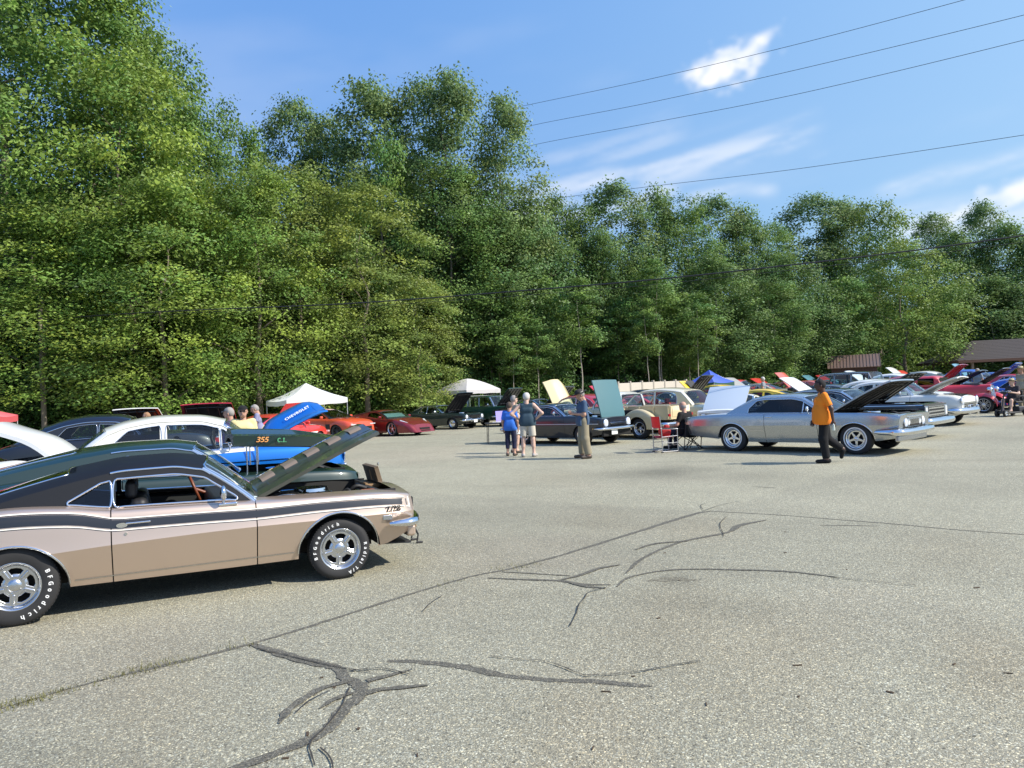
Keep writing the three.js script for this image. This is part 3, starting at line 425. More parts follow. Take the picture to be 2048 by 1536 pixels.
{ const b = PXZ(86, 36.9), g = mesh('utility_pole', bar([0, 0, 0], [0, atDepth(86, 632, 36.9).y + 0.5, 0], 0.13, 9, 0.1), std(0.2, 0.17, 0.14, 0.95)); g.position.set(b.x, 0, b.z); tag(g, 'old wooden utility pole almost hidden by leaves', 'pole'); }
// ================================================================== cars: materials
const chrome = phys(0.78, 0.79, 0.81, 0.07, { metalness: 1 }), dullChrome = phys(0.55, 0.56, 0.58, 0.25, { metalness: 1 });
const rubber = std(0.022, 0.022, 0.023, 0.8), blackTrim = std(0.015, 0.015, 0.016, 0.6), under = std(0.012, 0.012, 0.012, 0.95), cabinDark = std(0.02, 0.02, 0.021, 0.8), seatMat = std(0.016, 0.016, 0.018, 0.55), whiteLetter = std(0.8, 0.8, 0.78, 0.6);
const alloyMat = phys(0.62, 0.63, 0.65, 0.22, { metalness: 1 }), darkAlloy = phys(0.09, 0.09, 0.095, 0.35, { metalness: 0.8 }), iron = std(0.07, 0.07, 0.075, 0.5, { metalness: 0.5 }), hoseMat = std(0.02, 0.02, 0.02, 0.6), redInside = std(0.42, 0.02, 0.025, 0.6), tanInside = std(0.3, 0.24, 0.16, 0.7);
const lampGlass = phys(0.86, 0.88, 0.9, 0.12, { metalness: 0.35, clearcoat: 1 }), redLens = phys(0.4, 0.012, 0.012, 0.2, { clearcoat: 1 }), amberLens = phys(0.75, 0.30, 0.02, 0.3, { clearcoat: 1 }), plateMat = std(0.75, 0.77, 0.76, 0.5);
const glass = phys(0.86, 0.93, 0.92, 0.0, { transmission: 1, thickness: 0, ior: 1.5 }), tint = phys(0.30, 0.36, 0.42, 0.0, { transmission: 1, thickness: 0, ior: 1.5 }), darkTint = phys(0.10, 0.12, 0.15, 0.0, { transmission: 1, thickness: 0, ior: 1.5 });
const paint = (r, g, b, o = {}) => phys(r, g, b, o.rough ?? 0.42, { clearcoat: 1, clearcoatRoughness: 0.03, metalness: o.metal ?? 0, ...(o.x || {}) });
const P = { gold: paint(0.58, 0.45, 0.355, { metal: 0.68, rough: 0.36 }), black: paint(0.004, 0.004, 0.006), vinyl: phys(0.007, 0.0085, 0.012, 0.6, { specularIntensity: 0.5 }), forest: paint(0.005, 0.022, 0.015, { metal: 0.1 }), blue: paint(0.006, 0.17, 0.60, { metal: 0.5, rough: 0.30 }), cream: paint(0.70, 0.69, 0.62), white: paint(0.74, 0.75, 0.74), silver: paint(0.46, 0.48, 0.49, { metal: 0.85, rough: 0.27 }), orangeRed: paint(0.62, 0.075, 0.022), race: paint(0.62, 0.03, 0.022), ruby: paint(0.20, 0.008, 0.012, { metal: 0.35 }), darkGreen: paint(0.006, 0.02, 0.016), wagon: paint(0.006, 0.055, 0.030), navy: paint(0.003, 0.005, 0.014), teal: paint(0.045, 0.135, 0.145, { rough: 0.5 }), custard: paint(0.72, 0.60, 0.32), butter: paint(0.62, 0.50, 0.28), yellow: paint(0.80, 0.55, 0.012), ice: paint(0.52, 0.58, 0.62, { metal: 0.25 }), red: paint(0.34, 0.008, 0.014), crimson: paint(0.48, 0.012, 0.02), brown: paint(0.085, 0.06, 0.052, { metal: 0.5 }), royal: paint(0.008, 0.10, 0.48, { metal: 0.2 }), greige: paint(0.40, 0.36, 0.27, { metal: 0.2 }), graphite: paint(0.035, 0.04, 0.045, { metal: 0.5 }), coral: paint(0.55, 0.10, 0.05), aqua: paint(0.09, 0.24, 0.30), olive: paint(0.055, 0.058, 0.046, { metal: 0.4, rough: 0.4 }) };
const font = await new FontLoader().loadAsync('fonts/droid/droid_sans_bold.typeface.json'), serif = await new FontLoader().loadAsync('fonts/droid/droid_serif_bold.typeface.json');
const text = (s, size, depth, f = font) => { const g = new TextGeometry(s, { font: f, size, depth, curveSegments: 3, bevelEnabled: false }); g.computeBoundingBox(); const b = g.boundingBox; return g.translate(-(b.min.x + b.max.x) / 2, -(b.min.y + b.max.y) / 2, 0); };

// ------------------------------------------------------------------ wheels (axle along z, outer face toward +z)
const wheelCache = {};
function wheelPieces(type, R, W, rr) {
  const key = [type, R, W, rr].join(); if (wheelCache[key]) return wheelCache[key];
  const L = [], ax = (g) => g.rotateX(Math.PI / 2), n = 40;
  const shoulder = [[rr, -W * 0.40], [rr + 0.012, -W * 0.47], [lerp(rr, R, 0.55), -W * 0.5], [R - 0.022, -W * 0.45], [R - 0.004, -W * 0.37], [R, -W * 0.30], [R, W * 0.30], [R - 0.004, W * 0.37], [R - 0.022, W * 0.45], [lerp(rr, R, 0.55), W * 0.5], [rr + 0.012, W * 0.47], [rr, W * 0.40]];
  const tyre = [ax(lathe(shoulder, 56))];
  for (let k = 0; k < 70; k++) for (const s of [-1, 1]) { const a = (k + (s > 0 ? 0.5 : 0)) / 70 * Math.PI * 2; tyre.push(box(0.009, 0.008, W * 0.17).translate(0, R - 0.0015, s * W * 0.3).rotateZ(a)); }
  L.push(['tyre', merge(tyre), rubber]);
  const lip = ax(lathe([[rr - 0.034, -W * 0.35], [rr - 0.036, W * 0.12], [rr - 0.028, W * 0.30], [rr - 0.012, W * 0.41], [rr - 0.002, W * 0.45], [rr + 0.006, W * 0.455], [rr + 0.008, W * 0.43], [rr, W * 0.39]], n));
  const back = new THREE.CircleGeometry(rr - 0.03, 24).translate(0, 0, -W * 0.1);
  const face = (holes, r, z, d) => { const s = new THREE.Shape(); s.absarc(0, 0, r, 0, Math.PI * 2); for (const h of holes) s.holes.push(h); return new THREE.ExtrudeGeometry(s, { depth: d, bevelEnabled: true, bevelSize: 0.004, bevelThickness: 0.006, bevelSegments: 2, curveSegments: 20 }).translate(0, 0, z); };
  const slot = (a, r0, r1, w0, w1) => { const p = new THREE.Path(), c = Math.cos(a), s = Math.sin(a), q = [[r0, -w0 * 0.6], [r0 + 0.02, -w0], [r1 - 0.025, -w1], [r1 - 0.005, -w1 * 0.6], [r1, 0], [r1 - 0.005, w1 * 0.6], [r1 - 0.025, w1], [r0 + 0.02, w0], [r0, w0 * 0.6]]; q.forEach(([x, y], i) => p[i ? 'lineTo' : 'moveTo'](x * c - y * s, x * s + y * c)); p.closePath(); return p; };
  const rimR = rr - 0.034; let metal = chrome, parts = [lip];
  const lugs = (r, z, k = 5) => [...Array(k)].map((_, i) => new THREE.CylinderGeometry(0.011, 0.012, 0.024, 6).rotateX(Math.PI / 2).translate(Math.cos(i / k * 6.2832 + 0.6) * r, Math.sin(i / k * 6.2832 + 0.6) * r, z));
  if (type === 'slot') { metal = alloyMat; const hs = [...Array(5)].map((_, i) => slot(i / 5 * 6.2832 + 0.22, rimR * 0.47, rimR * 0.94, rimR * 0.23, rimR * 0.37)); parts.push(face(hs, rimR + 0.004, W * 0.16, 0.022), ax(lathe([[0.0001, W * 0.36], [0.03, W * 0.355], [0.048, W * 0.33], [0.055, W * 0.27], [0.09, W * 0.245], [0.1, W * 0.2]], 24)), ...lugs(0.072, W * 0.28)); for (let i = 0; i < 5; i++) { const a = (i + 0.5) / 5 * 6.2832 + 0.22; parts.push(rbox(rimR * 0.5, rimR * 0.14, 0.02, 0.009, rimR * 0.70, 0, W * 0.16 + 0.03).rotateZ(a)); } }
  else if (type === 'mag') { const hs = [...Array(5)].map((_, i) => slot(i / 5 * 6.2832 + 0.31, rimR * 0.34, rimR * 0.90, rimR * 0.17, rimR * 0.44)); metal = chrome; parts.push(face(hs, rimR + 0.004, W * 0.1, 0.016), ax(lathe([[0.0001, W * 0.33], [0.025, W * 0.32], [0.035, W * 0.26], [0.05, W * 0.16]], 20)), ...lugs(0.055, W * 0.2)); }
  else if (type === 'disc') { parts.push(ax(lathe([[0.0001, W * 0.42], [0.05, W * 0.41], [0.09, W * 0.36], [0.11, W * 0.31], [0.14, W * 0.33], [rimR, W * 0.26]], n))); for (let i = 0; i < 20; i++) parts.push(box(0.03, 0.006, 0.008, rimR - 0.03, 0, W * 0.3).rotateZ(i / 20 * 6.2832)); }
  else { metal = type === 'darkalloy' ? darkAlloy : alloyMat; const k = type === 'star' ? 5 : 7; for (let i = 0; i < k; i++) for (const s of [-1, 1]) parts.push(rbox(rimR * 0.93, rimR * 0.09, 0.022, 0.006, rimR * 0.52, s * rimR * 0.05, W * 0.26).rotateZ(s * 0.1).rotateZ(i / k * 6.2832 + 1.5708)); parts.push(ax(lathe([[0.0001, W * 0.36], [0.04, W * 0.35], [0.06, W * 0.27], [0.062, W * 0.2]], 18))); }
  L.push(['rim', merge(parts), metal]); L.push(['brake_drum', back, under]);
  return wheelCache[key] = L;
}
const ring = (r0, r1, z, n = 48) => new THREE.RingGeometry(r0, r1, n).translate(0, 0, z);
function arcText(s, r, size, start, step, z) { const out = []; let a = start; const W = { i: 0.55, I: 0.5, l: 0.5, '/': 0.62, r: 0.75, ' ': 0.6, m: 1.3, T: 0.95, F: 0.95 }; for (const ch of s) { const w = (W[ch] ?? 1) * step; a -= w / 2; if (ch !== ' ') { const t = text(ch, size, 0.002); if ('acor'.includes(ch)) t.translate(0, -size * 0.13, 0); t.translate(0, r, 0).rotateZ(a - Math.PI / 2).translate(0, 0, z); out.push(t); } a -= w / 2; } return merge(out); }

// ------------------------------------------------------------------ the body of a car: x forward, y up, z to its right
function makeCar(S) {
  const g = group(S.name || 'parked_car'), top = pc(S.top), bot = pc(S.bot), crease = pc(S.crease), plan = pc(S.plan), cr = S.crown ?? 0.035, bt = S.tuck ?? 0.92, far = S.far ? 0.55 : 1;
  const body = S.paint, low = S.lowPaint || body, HQ = S.hq ?? 0.8, trim = S.trim || chrome;
  const AR = [[S.fa, S.arch[0]], [S.ra, S.arch[1]]].map(([x, r]) => ({ x, r, cy: S.R * 0.98, k: S.archK ?? 1.02 }));
  const archY = (x) => { let m = -9; for (const a of AR) { const u = (x - a.x) / a.r; if (Math.abs(u) <= 1 && a.r) m = Math.max(m, a.cy + Math.sqrt(1 - u * u) * a.r * a.k); } return m; };
  const nl = S.noseLean || 0, tl = S.tailLean || 0;
  const surf = (x, q) => {
    const w = plan(x), yt = top(x), yc = Math.min(crease(x), yt - 0.07), yb = Math.min(bot(x), yc - 0.03); let y, z; const sgn = q < 0 ? -1 : 1; q = Math.abs(q);
    if (q <= 1) { z = (S.shw ?? 0.95) * w * q; y = yt + cr * (1 - q * q); }
    else if (q <= 2) { const t = q - 1, u = 1 - t, a = (S.shw ?? 0.95) * w, h = yt - yc; z = u * u * u * a + 3 * u * u * t * lerp(a, w, S.round ?? 0.8) + 3 * u * t * t * w * (S.shm ?? 0.992) + t * t * t * w; y = u * u * u * yt + 3 * u * u * t * (yt - 0.004) + 3 * u * t * t * (yt - h * 0.42) + t * t * t * yc; }
    else { const t = q - 2, u = 1 - t; z = u * u * w + 2 * u * t * w * lerp(1, bt, S.lowIn ?? 0.4) + t * t * w * bt; y = u * u * yc + 2 * u * t * lerp(yc, yb, 0.5) + t * t * yb; }
    let X = x; if (nl) X += nl * (y - 0.55) * smooth(S.xf - 0.45, S.xf, x); if (tl) X += tl * (y - 0.55) * smooth(S.xr + 0.45, S.xr, x);
    return [X, y, z * sgn];
  };
  const nrm = (x, q) => { const s = Math.floor(Math.min(2.9999, Math.abs(q) - 1e-9)), lo = Math.max(q - 0.02, q >= 0 ? (s === 2 ? 2 : 0) : -3), hi = Math.min(q + 0.02, s === 2 ? 3 : 2), A = surf(x - 0.012, q), B = surf(x + 0.012, q), C = surf(x, lo), D = surf(x, hi); const u = new THREE.Vector3(B[0] - A[0], B[1] - A[1], B[2] - A[2]), v = new THREE.Vector3(D[0] - C[0], D[1] - C[1], D[2] - C[2]); return v.cross(u).normalize(); };
  const qAtY = (x, y) => { let a = 1, b = 3; for (let k = 0; k < 22; k++) { const m = (a + b) / 2; if (surf(x, m)[1] > y) a = m; else b = m; } return (a + b) / 2; };
  const qMax = (x) => { const ay = archY(x); return ay < surf(x, 3)[1] ? 3 : qAtY(x, ay); };
  const columns = (x0, x1) => { const s = new Set([x0, x1]), n = Math.max(2, Math.ceil((x1 - x0) / (0.11 / far))); for (let i = 1; i < n; i++) s.add(lerp(x0, x1, i / n)); for (const e of [S.xf, S.xr]) for (const d of [0.012, 0.03, 0.055, 0.085]) { const x = e - Math.sign(e) * d; if (x > x0 && x < x1) s.add(x); } for (const a of AR) for (let k = 0; k <= 18 * far; k++) { const x = a.x + a.r * Math.cos(Math.PI * k / Math.round(18 * far)) ; for (const e of k === 0 ? [-1e-4, 1e-4] : k >= Math.round(18 * far) ? [1e-4, -1e-4] : [0]) if (x + e > x0 && x + e < x1) s.add(x + e); } return [...s].sort((a, b) => a - b); };
  // a piece of the body's skin for one side (side = 1 right, -1 left, 0 whole width)
  function patch(x0, x1, q0, q1, side = 1, off = 0) {
    const segs = []; if (q0 < 2 && q1 > 2) segs.push([q0, 2], [2, q1]); else segs.push([q0, q1]);
    const xs = columns(x0, x1), out = [];
    for (const [a, b] of segs) {
      const nq = Math.max(2, Math.ceil((b - a) * 7 * far) + 1), pos = [], nor = [], idx = [], uv = [];
      for (const x of xs) { const m = Math.max(qMax(x), a); for (let j = 0; j < nq; j++) { const q = Math.min(lerp(a, b, j / (nq - 1)), m), p = surf(x, q), n = nrm(x, Math.min(Math.max(q, a + 1e-4), b - 1e-4)); pos.push(p[0] + n.x * off, p[1] + n.y * off, p[2] + n.z * off); nor.push(n.x, n.y, n.z); uv.push(p[0], p[1]); } }
      for (let i = 0; i < xs.length - 1; i++) for (let j = 0; j < nq - 1; j++) { const k = i * nq + j; for (const t of [[k, k + nq, k + 1], [k + 1, k + nq, k + nq + 1]]) { const [A, B, C] = t.map((v) => new THREE.Vector3(pos[v * 3], pos[v * 3 + 1], pos[v * 3 + 2])); const f = B.sub(A).cross(C.clone().sub(A)); if (f.lengthSq() < 1e-14) continue; idx.push(...(f.x * nor[t[0] * 3] + f.y * nor[t[0] * 3 + 1] + f.z * nor[t[0] * 3 + 2] < 0 ? [t[0], t[2], t[1]] : t)); } }
      const gg = new THREE.BufferGeometry(); gg.setAttribute('position', new THREE.Float32BufferAttribute(pos, 3)); gg.setAttribute('normal', new THREE.Float32BufferAttribute(nor, 3)); gg.setAttribute('uv', new THREE.Float32BufferAttribute(uv, 2)); gg.setIndex(idx); if (idx.length) out.push(gg);
    }
    if (!out.length) return null;
    const r = merge(out); return side === 1 ? r : side === -1 ? mirror(r) : merge([r, mirror(r.clone())]);
  }
  const mirror = (q) => { q = q.index ? q.toNonIndexed() : q.clone(); const p = q.attributes.position, n = q.attributes.normal; for (let i = 0; i < p.count; i++) { p.setZ(i, -p.getZ(i)); if (n) n.setZ(i, -n.getZ(i)); } for (let i = 0; i < p.count; i += 3) for (const a of Object.values(q.attributes)) for (let c = 0; c < a.itemSize; c++) { const t = a.array[(i + 1) * a.itemSize + c]; a.array[(i + 1) * a.itemSize + c] = a.array[(i + 2) * a.itemSize + c]; a.array[(i + 2) * a.itemSize + c] = t; } return q; };
  // a band on the flank between two heights
  function band(x0, x1, yHi, yLo, off = 0.0025, side = 0, rows = 4) {
    const xs = columns(x0, x1), H = typeof yHi === 'function' ? yHi : () => yHi, Lo = typeof yLo === 'function' ? yLo : () => yLo, pos = [], nor = [], idx = [];
    for (const x of xs) { const m = qMax(x), a = Math.min(qAtY(x, H(x)), m), b = Math.min(qAtY(x, Lo(x)), m); for (let j = 0; j < rows; j++) { const q = lerp(a, b, j / (rows - 1)), p = surf(x, q), n = nrm(x, q); pos.push(p[0] + n.x * off, p[1] + n.y * off, p[2] + n.z * off); nor.push(n.x, n.y, n.z); } }
    for (let i = 0; i < xs.length - 1; i++) for (let j = 0; j < rows - 1; j++) { const k = i * rows + j; for (const t of [[k, k + rows, k + 1], [k + 1, k + rows, k + rows + 1]]) { const [A, B, C] = t.map((v) => new THREE.Vector3(pos[v * 3], pos[v * 3 + 1], pos[v * 3 + 2])); const f = B.sub(A).cross(C.clone().sub(A)); if (f.lengthSq() < 1e-15) continue; idx.push(...(f.x * nor[t[0] * 3] + f.y * nor[t[0] * 3 + 1] + f.z * nor[t[0] * 3 + 2] < 0 ? [t[0], t[2], t[1]] : t)); } }
    const gg = new THREE.BufferGeometry(); gg.setAttribute('position', new THREE.Float32BufferAttribute(pos, 3)); gg.setAttribute('normal', new THREE.Float32BufferAttribute(nor, 3)); gg.setIndex(idx); const r = gg.toNonIndexed(); return side === 1 ? r : side === -1 ? mirror(r) : merge([r, mirror(r)]);
  }
  const edge = (x, q, o = 0) => { const p = surf(x, q), n = nrm(x, q); return [p[0] + n.x * o, p[1] + n.y * o, p[2] + n.z * o]; };
  const cap = (x) => { const rows = [], pos = [], idx = []; for (let j = 0; j <= 24; j++) rows.push(surf(x, j / 8)); for (const p of rows) pos.push(p[0], p[1], p[2], p[0], p[1], -p[2]); for (let j = 0; j < 24; j++) { const k = j * 2; idx.push(...(x > 0 ? [k, k + 1, k + 2, k + 1, k + 3, k + 2] : [k, k + 2, k + 1, k + 1, k + 2, k + 3])); } const gg = new THREE.BufferGeometry(); gg.setAttribute('position', new THREE.Float32BufferAttribute(pos, 3)); gg.setIndex(idx); gg.computeVertexNormals(); const n = gg.toNonIndexed(); n.computeVertexNormals(); return n; };
  const [h0, h1] = S.hood, seam = 0.005, cab = S.cab, bx = cab.pts[cab.pts.length - 1][0], wx = cab.pts[0][0], dF = S.door[1], dR = S.door[0];
  // panels
  for (const s of [1, -1]) {
    mesh('fender', patch(dF + seam, S.xf, HQ, 3, s), body, g);
    if (S.doors !== 2 && S.door.length > 2) { mesh('door', patch(S.door[2] + seam, dF - seam, HQ, 3, s), body, g); mesh('door', patch(dR + seam, S.door[2] - seam, HQ, 3, s), body, g); } else mesh('door', patch(dR + seam, dF - seam, HQ, 3, s), body, g);
    mesh('quarter_panel', patch(S.xr, dR - seam, HQ, 3, s), body, g);
  }
  mesh('cowl', patch(wx - 0.12, h0 - seam, 0, HQ, 0), S.cowlPaint || body, g);
  if (h1 < S.xf - 0.02) mesh('nose_panel', merge([patch(h1 + seam, S.xf, 0, HQ, 0), cap(S.xf)]), body, g); else mesh('nose_panel', cap(S.xf), body, g);
  if (!S.bed) mesh('deck_lid', patch(S.xr, Math.min(bx + 0.12, S.xr + 3), 0, HQ, 0), S.deckPaint || body, g);
  mesh('tail_panel', cap(S.xr), body, g);
  // hood
  {
    const open = S.hoodAngle || 0, isOpen = open || S.hoodOpen, fh = S.hoodFront, px = fh ? h1 : h0, py = top(px) + 0.02, pos = [], nx = 14, nz = 11, th = S.hoodThick ?? 0.035;
    const f = (u, v, d) => { const x = lerp(h0 + seam, h1 - seam, u), q = (v * 2 - 1) * (HQ - 0.008), p = surf(x, q); const bulge = S.hoodBulge ? S.hoodBulge(u, Math.abs(q)) : 0; return [p[0] - px, p[1] - py + bulge - d, p[2]]; };
    const A = grid(nx, nz, (u, v) => f(u, v, -0.001)), B = grid(nx, nz, (u, v) => f(u, v, th)); for (const q of [B]) { const i = q.index.array; for (let k = 0; k < i.length; k += 3) { const t = i[k + 1]; i[k + 1] = i[k + 2]; i[k + 2] = t; } q.computeVertexNormals(); }
    { const i = A.index.array, n = A.attributes.normal; if (n.getY(70) < 0) { for (const q of [A, B]) { const ii = q.index.array; for (let k = 0; k < ii.length; k += 3) { const t = ii[k + 1]; ii[k + 1] = ii[k + 2]; ii[k + 2] = t; } q.computeVertexNormals(); } } }
    const rim = []; for (const [u0, v0, u1, v1] of [[0, 0, 1, 0], [1, 0, 1, 1], [1, 1, 0, 1], [0, 1, 0, 0]]) rim.push(grid(12, 2, (t, d) => f(lerp(u0, u1, t), lerp(v0, v1, t), d ? th : -0.001)));
    const hd = mesh('hood', merge([A, ...rim]), S.hoodPaint || body, g); hd.position.set(px, py + (S.hoodLift || 0), 0); hd.rotation.z = (fh ? -1 : 1) * open * Math.PI / 180;
    if (isOpen) {
      const ribs = [B]; for (let k = 0; k < 5; k++) { const v = 0.1 + 0.2 * k; ribs.push(tube([0.06, 0.3, 0.6, 0.94].map((u) => f(u, k % 2 ? v : 1 - v + (k === 2 ? 0 : 0), th + 0.004)), 0.022, 5, 8)); } ribs.push(tube([0.08, 0.35, 0.65, 0.92].map((v) => f(0.12, v, th + 0.004)), 0.022, 5, 8), tube([0.08, 0.35, 0.65, 0.92].map((v) => f(0.88, v, th + 0.004)), 0.022, 5, 8));
      mesh('hood_liner', merge(ribs), S.linerPaint || under, hd);
      // what the open hood shows
      const w = plan((h0 + h1) / 2) * 0.72, y0 = top(h0), L = h1 - h0, bay = [box(L, 0.02, w * 2, (h0 + h1) / 2, 0.42, 0), box(L, 0.42, 0.02, (h0 + h1) / 2, 0.62, w), box(L, 0.42, 0.02, (h0 + h1) / 2, 0.62, -w), box(0.02, 0.44, w * 2, h0 + 0.01, 0.62, 0)];
      mesh('engine_bay', merge(bay), S.bayPaint || under, g);
      const ec = (h0 + h1) / 2 - 0.08, ey = y0 - 0.2; mesh('engine', merge([rbox(0.62, 0.3, 0.42, 0.03, ec, ey - 0.12, 0), rbox(0.55, 0.09, 0.13, 0.03, ec, ey + 0.04, 0.2).rotateX(0), rbox(0.55, 0.09, 0.13, 0.03, ec, ey + 0.04, -0.2), rbox(0.3, 0.08, 0.2, 0.02, ec, ey + 0.07, 0), new THREE.CylinderGeometry(0.09, 0.09, 0.05, 14).rotateZ(Math.PI / 2).translate(ec + 0.4, ey - 0.05, 0)]), S.enginePaint || iron, g);
      mesh('air_cleaner', new THREE.CylinderGeometry(0.18, 0.19, 0.085, 24).translate(ec + 0.02, ey + 0.155, 0).toNonIndexed(), chrome, g);
      mesh('radiator', merge([rbox(0.07, 0.4, w * 1.25, 0.01, h1 - 0.14, y0 - 0.24, 0), tube([[h1 - 0.16, y0 - 0.06, 0.12], [h1 - 0.3, y0 - 0.02, 0.14], [ec + 0.35, ey, 0.05]], 0.022, 7, 14)]), hoseMat, g);
      mesh('battery', rbox(0.2, 0.17, 0.17, 0.01, h1 - 0.34, y0 - 0.2, w - 0.16), blackTrim, g);
    }
  }
  // underside and wheel wells
  {
    const W = plan(0), bits = [box((S.fa - AR[0].r) - (S.ra + AR[1].r), 0.16, W * 1.74, ((S.fa - AR[0].r) + (S.ra + AR[1].r)) / 2, bot(0) + 0.11, 0), box(S.xf - S.xr - 0.35, 0.14, W * 0.9, (S.xf + S.xr) / 2, bot(0) + 0.13, 0), box(0.3, 0.1, W * 1.5, S.xr + 0.35, bot(S.xr + 0.3) + 0.1, 0), box(0.25, 0.1, W * 1.5, S.xf - 0.3, bot(S.xf - 0.3) + 0.1, 0)];
    for (const a of AR) for (const s of [1, -1]) { if (!a.r) continue; const n = 16, wz = plan(a.x) * 0.965, in_ = wz - 0.36; bits.push(grid(n + 1, 2, (u, v) => { const t = Math.PI * u, x = a.x + Math.cos(t) * a.r * 1.0, y = a.cy + Math.sin(t) * a.r * a.k; return [x, y - 0.0, s * (v ? in_ : wz)]; })); const sh = new THREE.Shape(); sh.absarc(0, 0, a.r, 0, Math.PI); bits.push(new THREE.ShapeGeometry(sh, 12).scale(1, a.k, 1).translate(a.x, a.cy, s * in_), box(a.r * 2, a.cy - bot(0), 0.01, a.x, (a.cy + bot(0)) / 2, s * in_)); }
    bits.push(patch(S.fa + AR[0].r + 0.01, S.xf - 0.03, 1.1, 3, 0, -0.03), patch(S.xr + 0.03, S.ra - AR[1].r - 0.01, 1.1, 3, 0, -0.03), patch(S.ra + AR[1].r + 0.01, S.fa - AR[0].r - 0.01, 1.1, 3, 0, -0.03));
    mesh('underbody', merge(bits), under, g);
    if (S.archTrim !== false) for (const s of [1, -1]) for (const a of AR) { if (!a.r) continue; const pts = []; for (let k = 0; k <= 18; k++) { const x = a.x + a.r * 0.9999 * Math.cos(Math.PI * k / 18), p = edge(x, qMax(x), 0.001); pts.push([p[0], p[1], p[2] * s]); } mesh('arch_lip', tube(pts, S.archTrim || 0.011, 5, 36), S.archTrimMat || body, g); }
  }
  // cabin
  {
    const pts = cab.pts, n = pts.length, ed = cab.drop ?? 0.035, crn = cab.crown ?? 0.03, bow = cab.bow ?? 0.12, yB = Math.min(pts[0][1], pts[n - 1][1]), yR = Math.max(...pts.map((p) => p[1])), hB = cab.hw[0], hR = cab.hw[1];
    const hw = (y) => lerp(hB, hR, clamp((y - yB) / (yR - yB)));
    const roofF = pc(pts.slice(1, n - 1).map((p) => [p[0], p[1]])), seg = (a, b, k, arc) => [...Array(k + 1)].map((_, i) => { const t = i / k, m = arc * 4 * t * (1 - t), dx = b[0] - a[0], dy = b[1] - a[1], l = Math.hypot(dx, dy); return [lerp(a[0], b[0], t) + (a[1] < b[1] ? -dy : dy) / l * m * (a[1] < b[1] ? -1 : 1), lerp(a[1], b[1], t) + Math.abs(dx) / l * m]; });
    const ws = seg(pts[0], pts[1], 7, cab.wsArc ?? 0.015), bl = seg(pts[n - 2], pts[n - 1], 9, cab.blArc ?? 0.01), nr = 16, rf = [...Array(nr + 1)].map((_, i) => { const x = lerp(pts[1][0], pts[n - 2][0], i / nr); return [x, roofF(x)]; });
    const bowAt = (i, part) => part === 0 ? bow * lerp(1, 0.45, i / 7) : part === 2 ? -bow * (cab.rbow ?? 0.6) * lerp(0.45, 1, i / 9) : i / nr < 0.25 ? bow * 0.45 * (1 - i / nr / 0.25) : i / nr > 0.75 ? -bow * (cab.rbow ?? 0.6) * 0.45 * (i / nr - 0.75) / 0.25 : 0;
    const CS = (arr, part) => (u, v) => { const i = u * (arr.length - 1), k = Math.min(arr.length - 2, Math.floor(i)), f = i - k, x = lerp(arr[k][0], arr[k + 1][0], f), y = lerp(arr[k][1], arr[k + 1][1], f); return [x + bowAt(i, part) * (1 - v * v), y + crn * (1 - v * v) * (part === 1 ? 1 : part === 0 ? i / 7 : 1 - i / 9) - ed * Math.pow(Math.abs(v), 8), hw(y) * v]; };
    const W0 = CS(ws, 0), R0 = CS(rf, 1), B0 = CS(bl, 2), gw = cab.glassV ?? 0.93, gb = cab.backV ?? 0.84, roofM = S.roofPaint || body;
    const up = (q) => { const nn = q.attributes.normal; let s = 0; for (let i = 0; i < nn.count; i++) s += nn.getY(i); if (s < 0) { const ii = q.index.array; for (let k = 0; k < ii.length; k += 3) { const t = ii[k + 1]; ii[k + 1] = ii[k + 2]; ii[k + 2] = t; } q.computeVertexNormals(); } return q; };
    const vs = (v) => Math.sign(v) * Math.pow(Math.abs(v), 0.75);
    const roofBits = [up(grid(Math.round(18 * far) + 3, Math.round(20 * far) + 3, (u, v) => R0(u, vs(v * 2 - 1))))];
    if (!cab.open) for (const s of [1, -1]) { roofBits.push(up(grid(10, 5, (u, v) => B0(u, s * lerp(gb, 1, v))))); if (gb > 0.05) roofBits.push(up(grid(3, 8, (u, v) => B0(u * 0.06, (v * 2 - 1) * gb)))); }
    mesh('roof', merge(roofBits), roofM, g);
    if (cab.noWs !== true) { mesh('windshield', up(grid(8, 14, (u, v) => W0(lerp(0.02, 0.97, u), (v * 2 - 1) * gw))), cab.wsGlass || glass, g); mesh('windshield_frame', merge([tube([...[...Array(12)].map((_, i) => W0(0.01, lerp(-gw, gw, i / 11))), ...[...Array(4)].map((_, i) => W0(lerp(0.2, 0.8, i / 3), gw)), ...[...Array(12)].map((_, i) => W0(0.98, lerp(gw, -gw, i / 11))), ...[...Array(4)].map((_, i) => W0(lerp(0.8, 0.2, i / 3), -gw))], cab.frameR ?? 0.013, 5, 64, true), ...[1, -1].map((s) => tube([...Array(6)].map((_, i) => W0(i / 5, s * 0.985)), 0.021, 5, 10))]), cab.frameMat || trim, g); }
    if (cab.back !== false) { mesh('rear_window', up(grid(9, 12, (u, v) => B0(lerp(0.06, 0.97, u), (v * 2 - 1) * gb))), cab.backGlass || cab.glass || glass, g); if (!S.far) mesh('rear_window_trim', tube([...[...Array(10)].map((_, i) => B0(0.06, lerp(-gb, gb, i / 9))), ...[...Array(5)].map((_, i) => B0(lerp(0.2, 0.85, i / 4), gb)), ...[...Array(10)].map((_, i) => B0(0.97, lerp(gb, -gb, i / 9))), ...[...Array(5)].map((_, i) => B0(lerp(0.85, 0.2, i / 4), -gb))], 0.009, 4, 60, true), trim, g); }
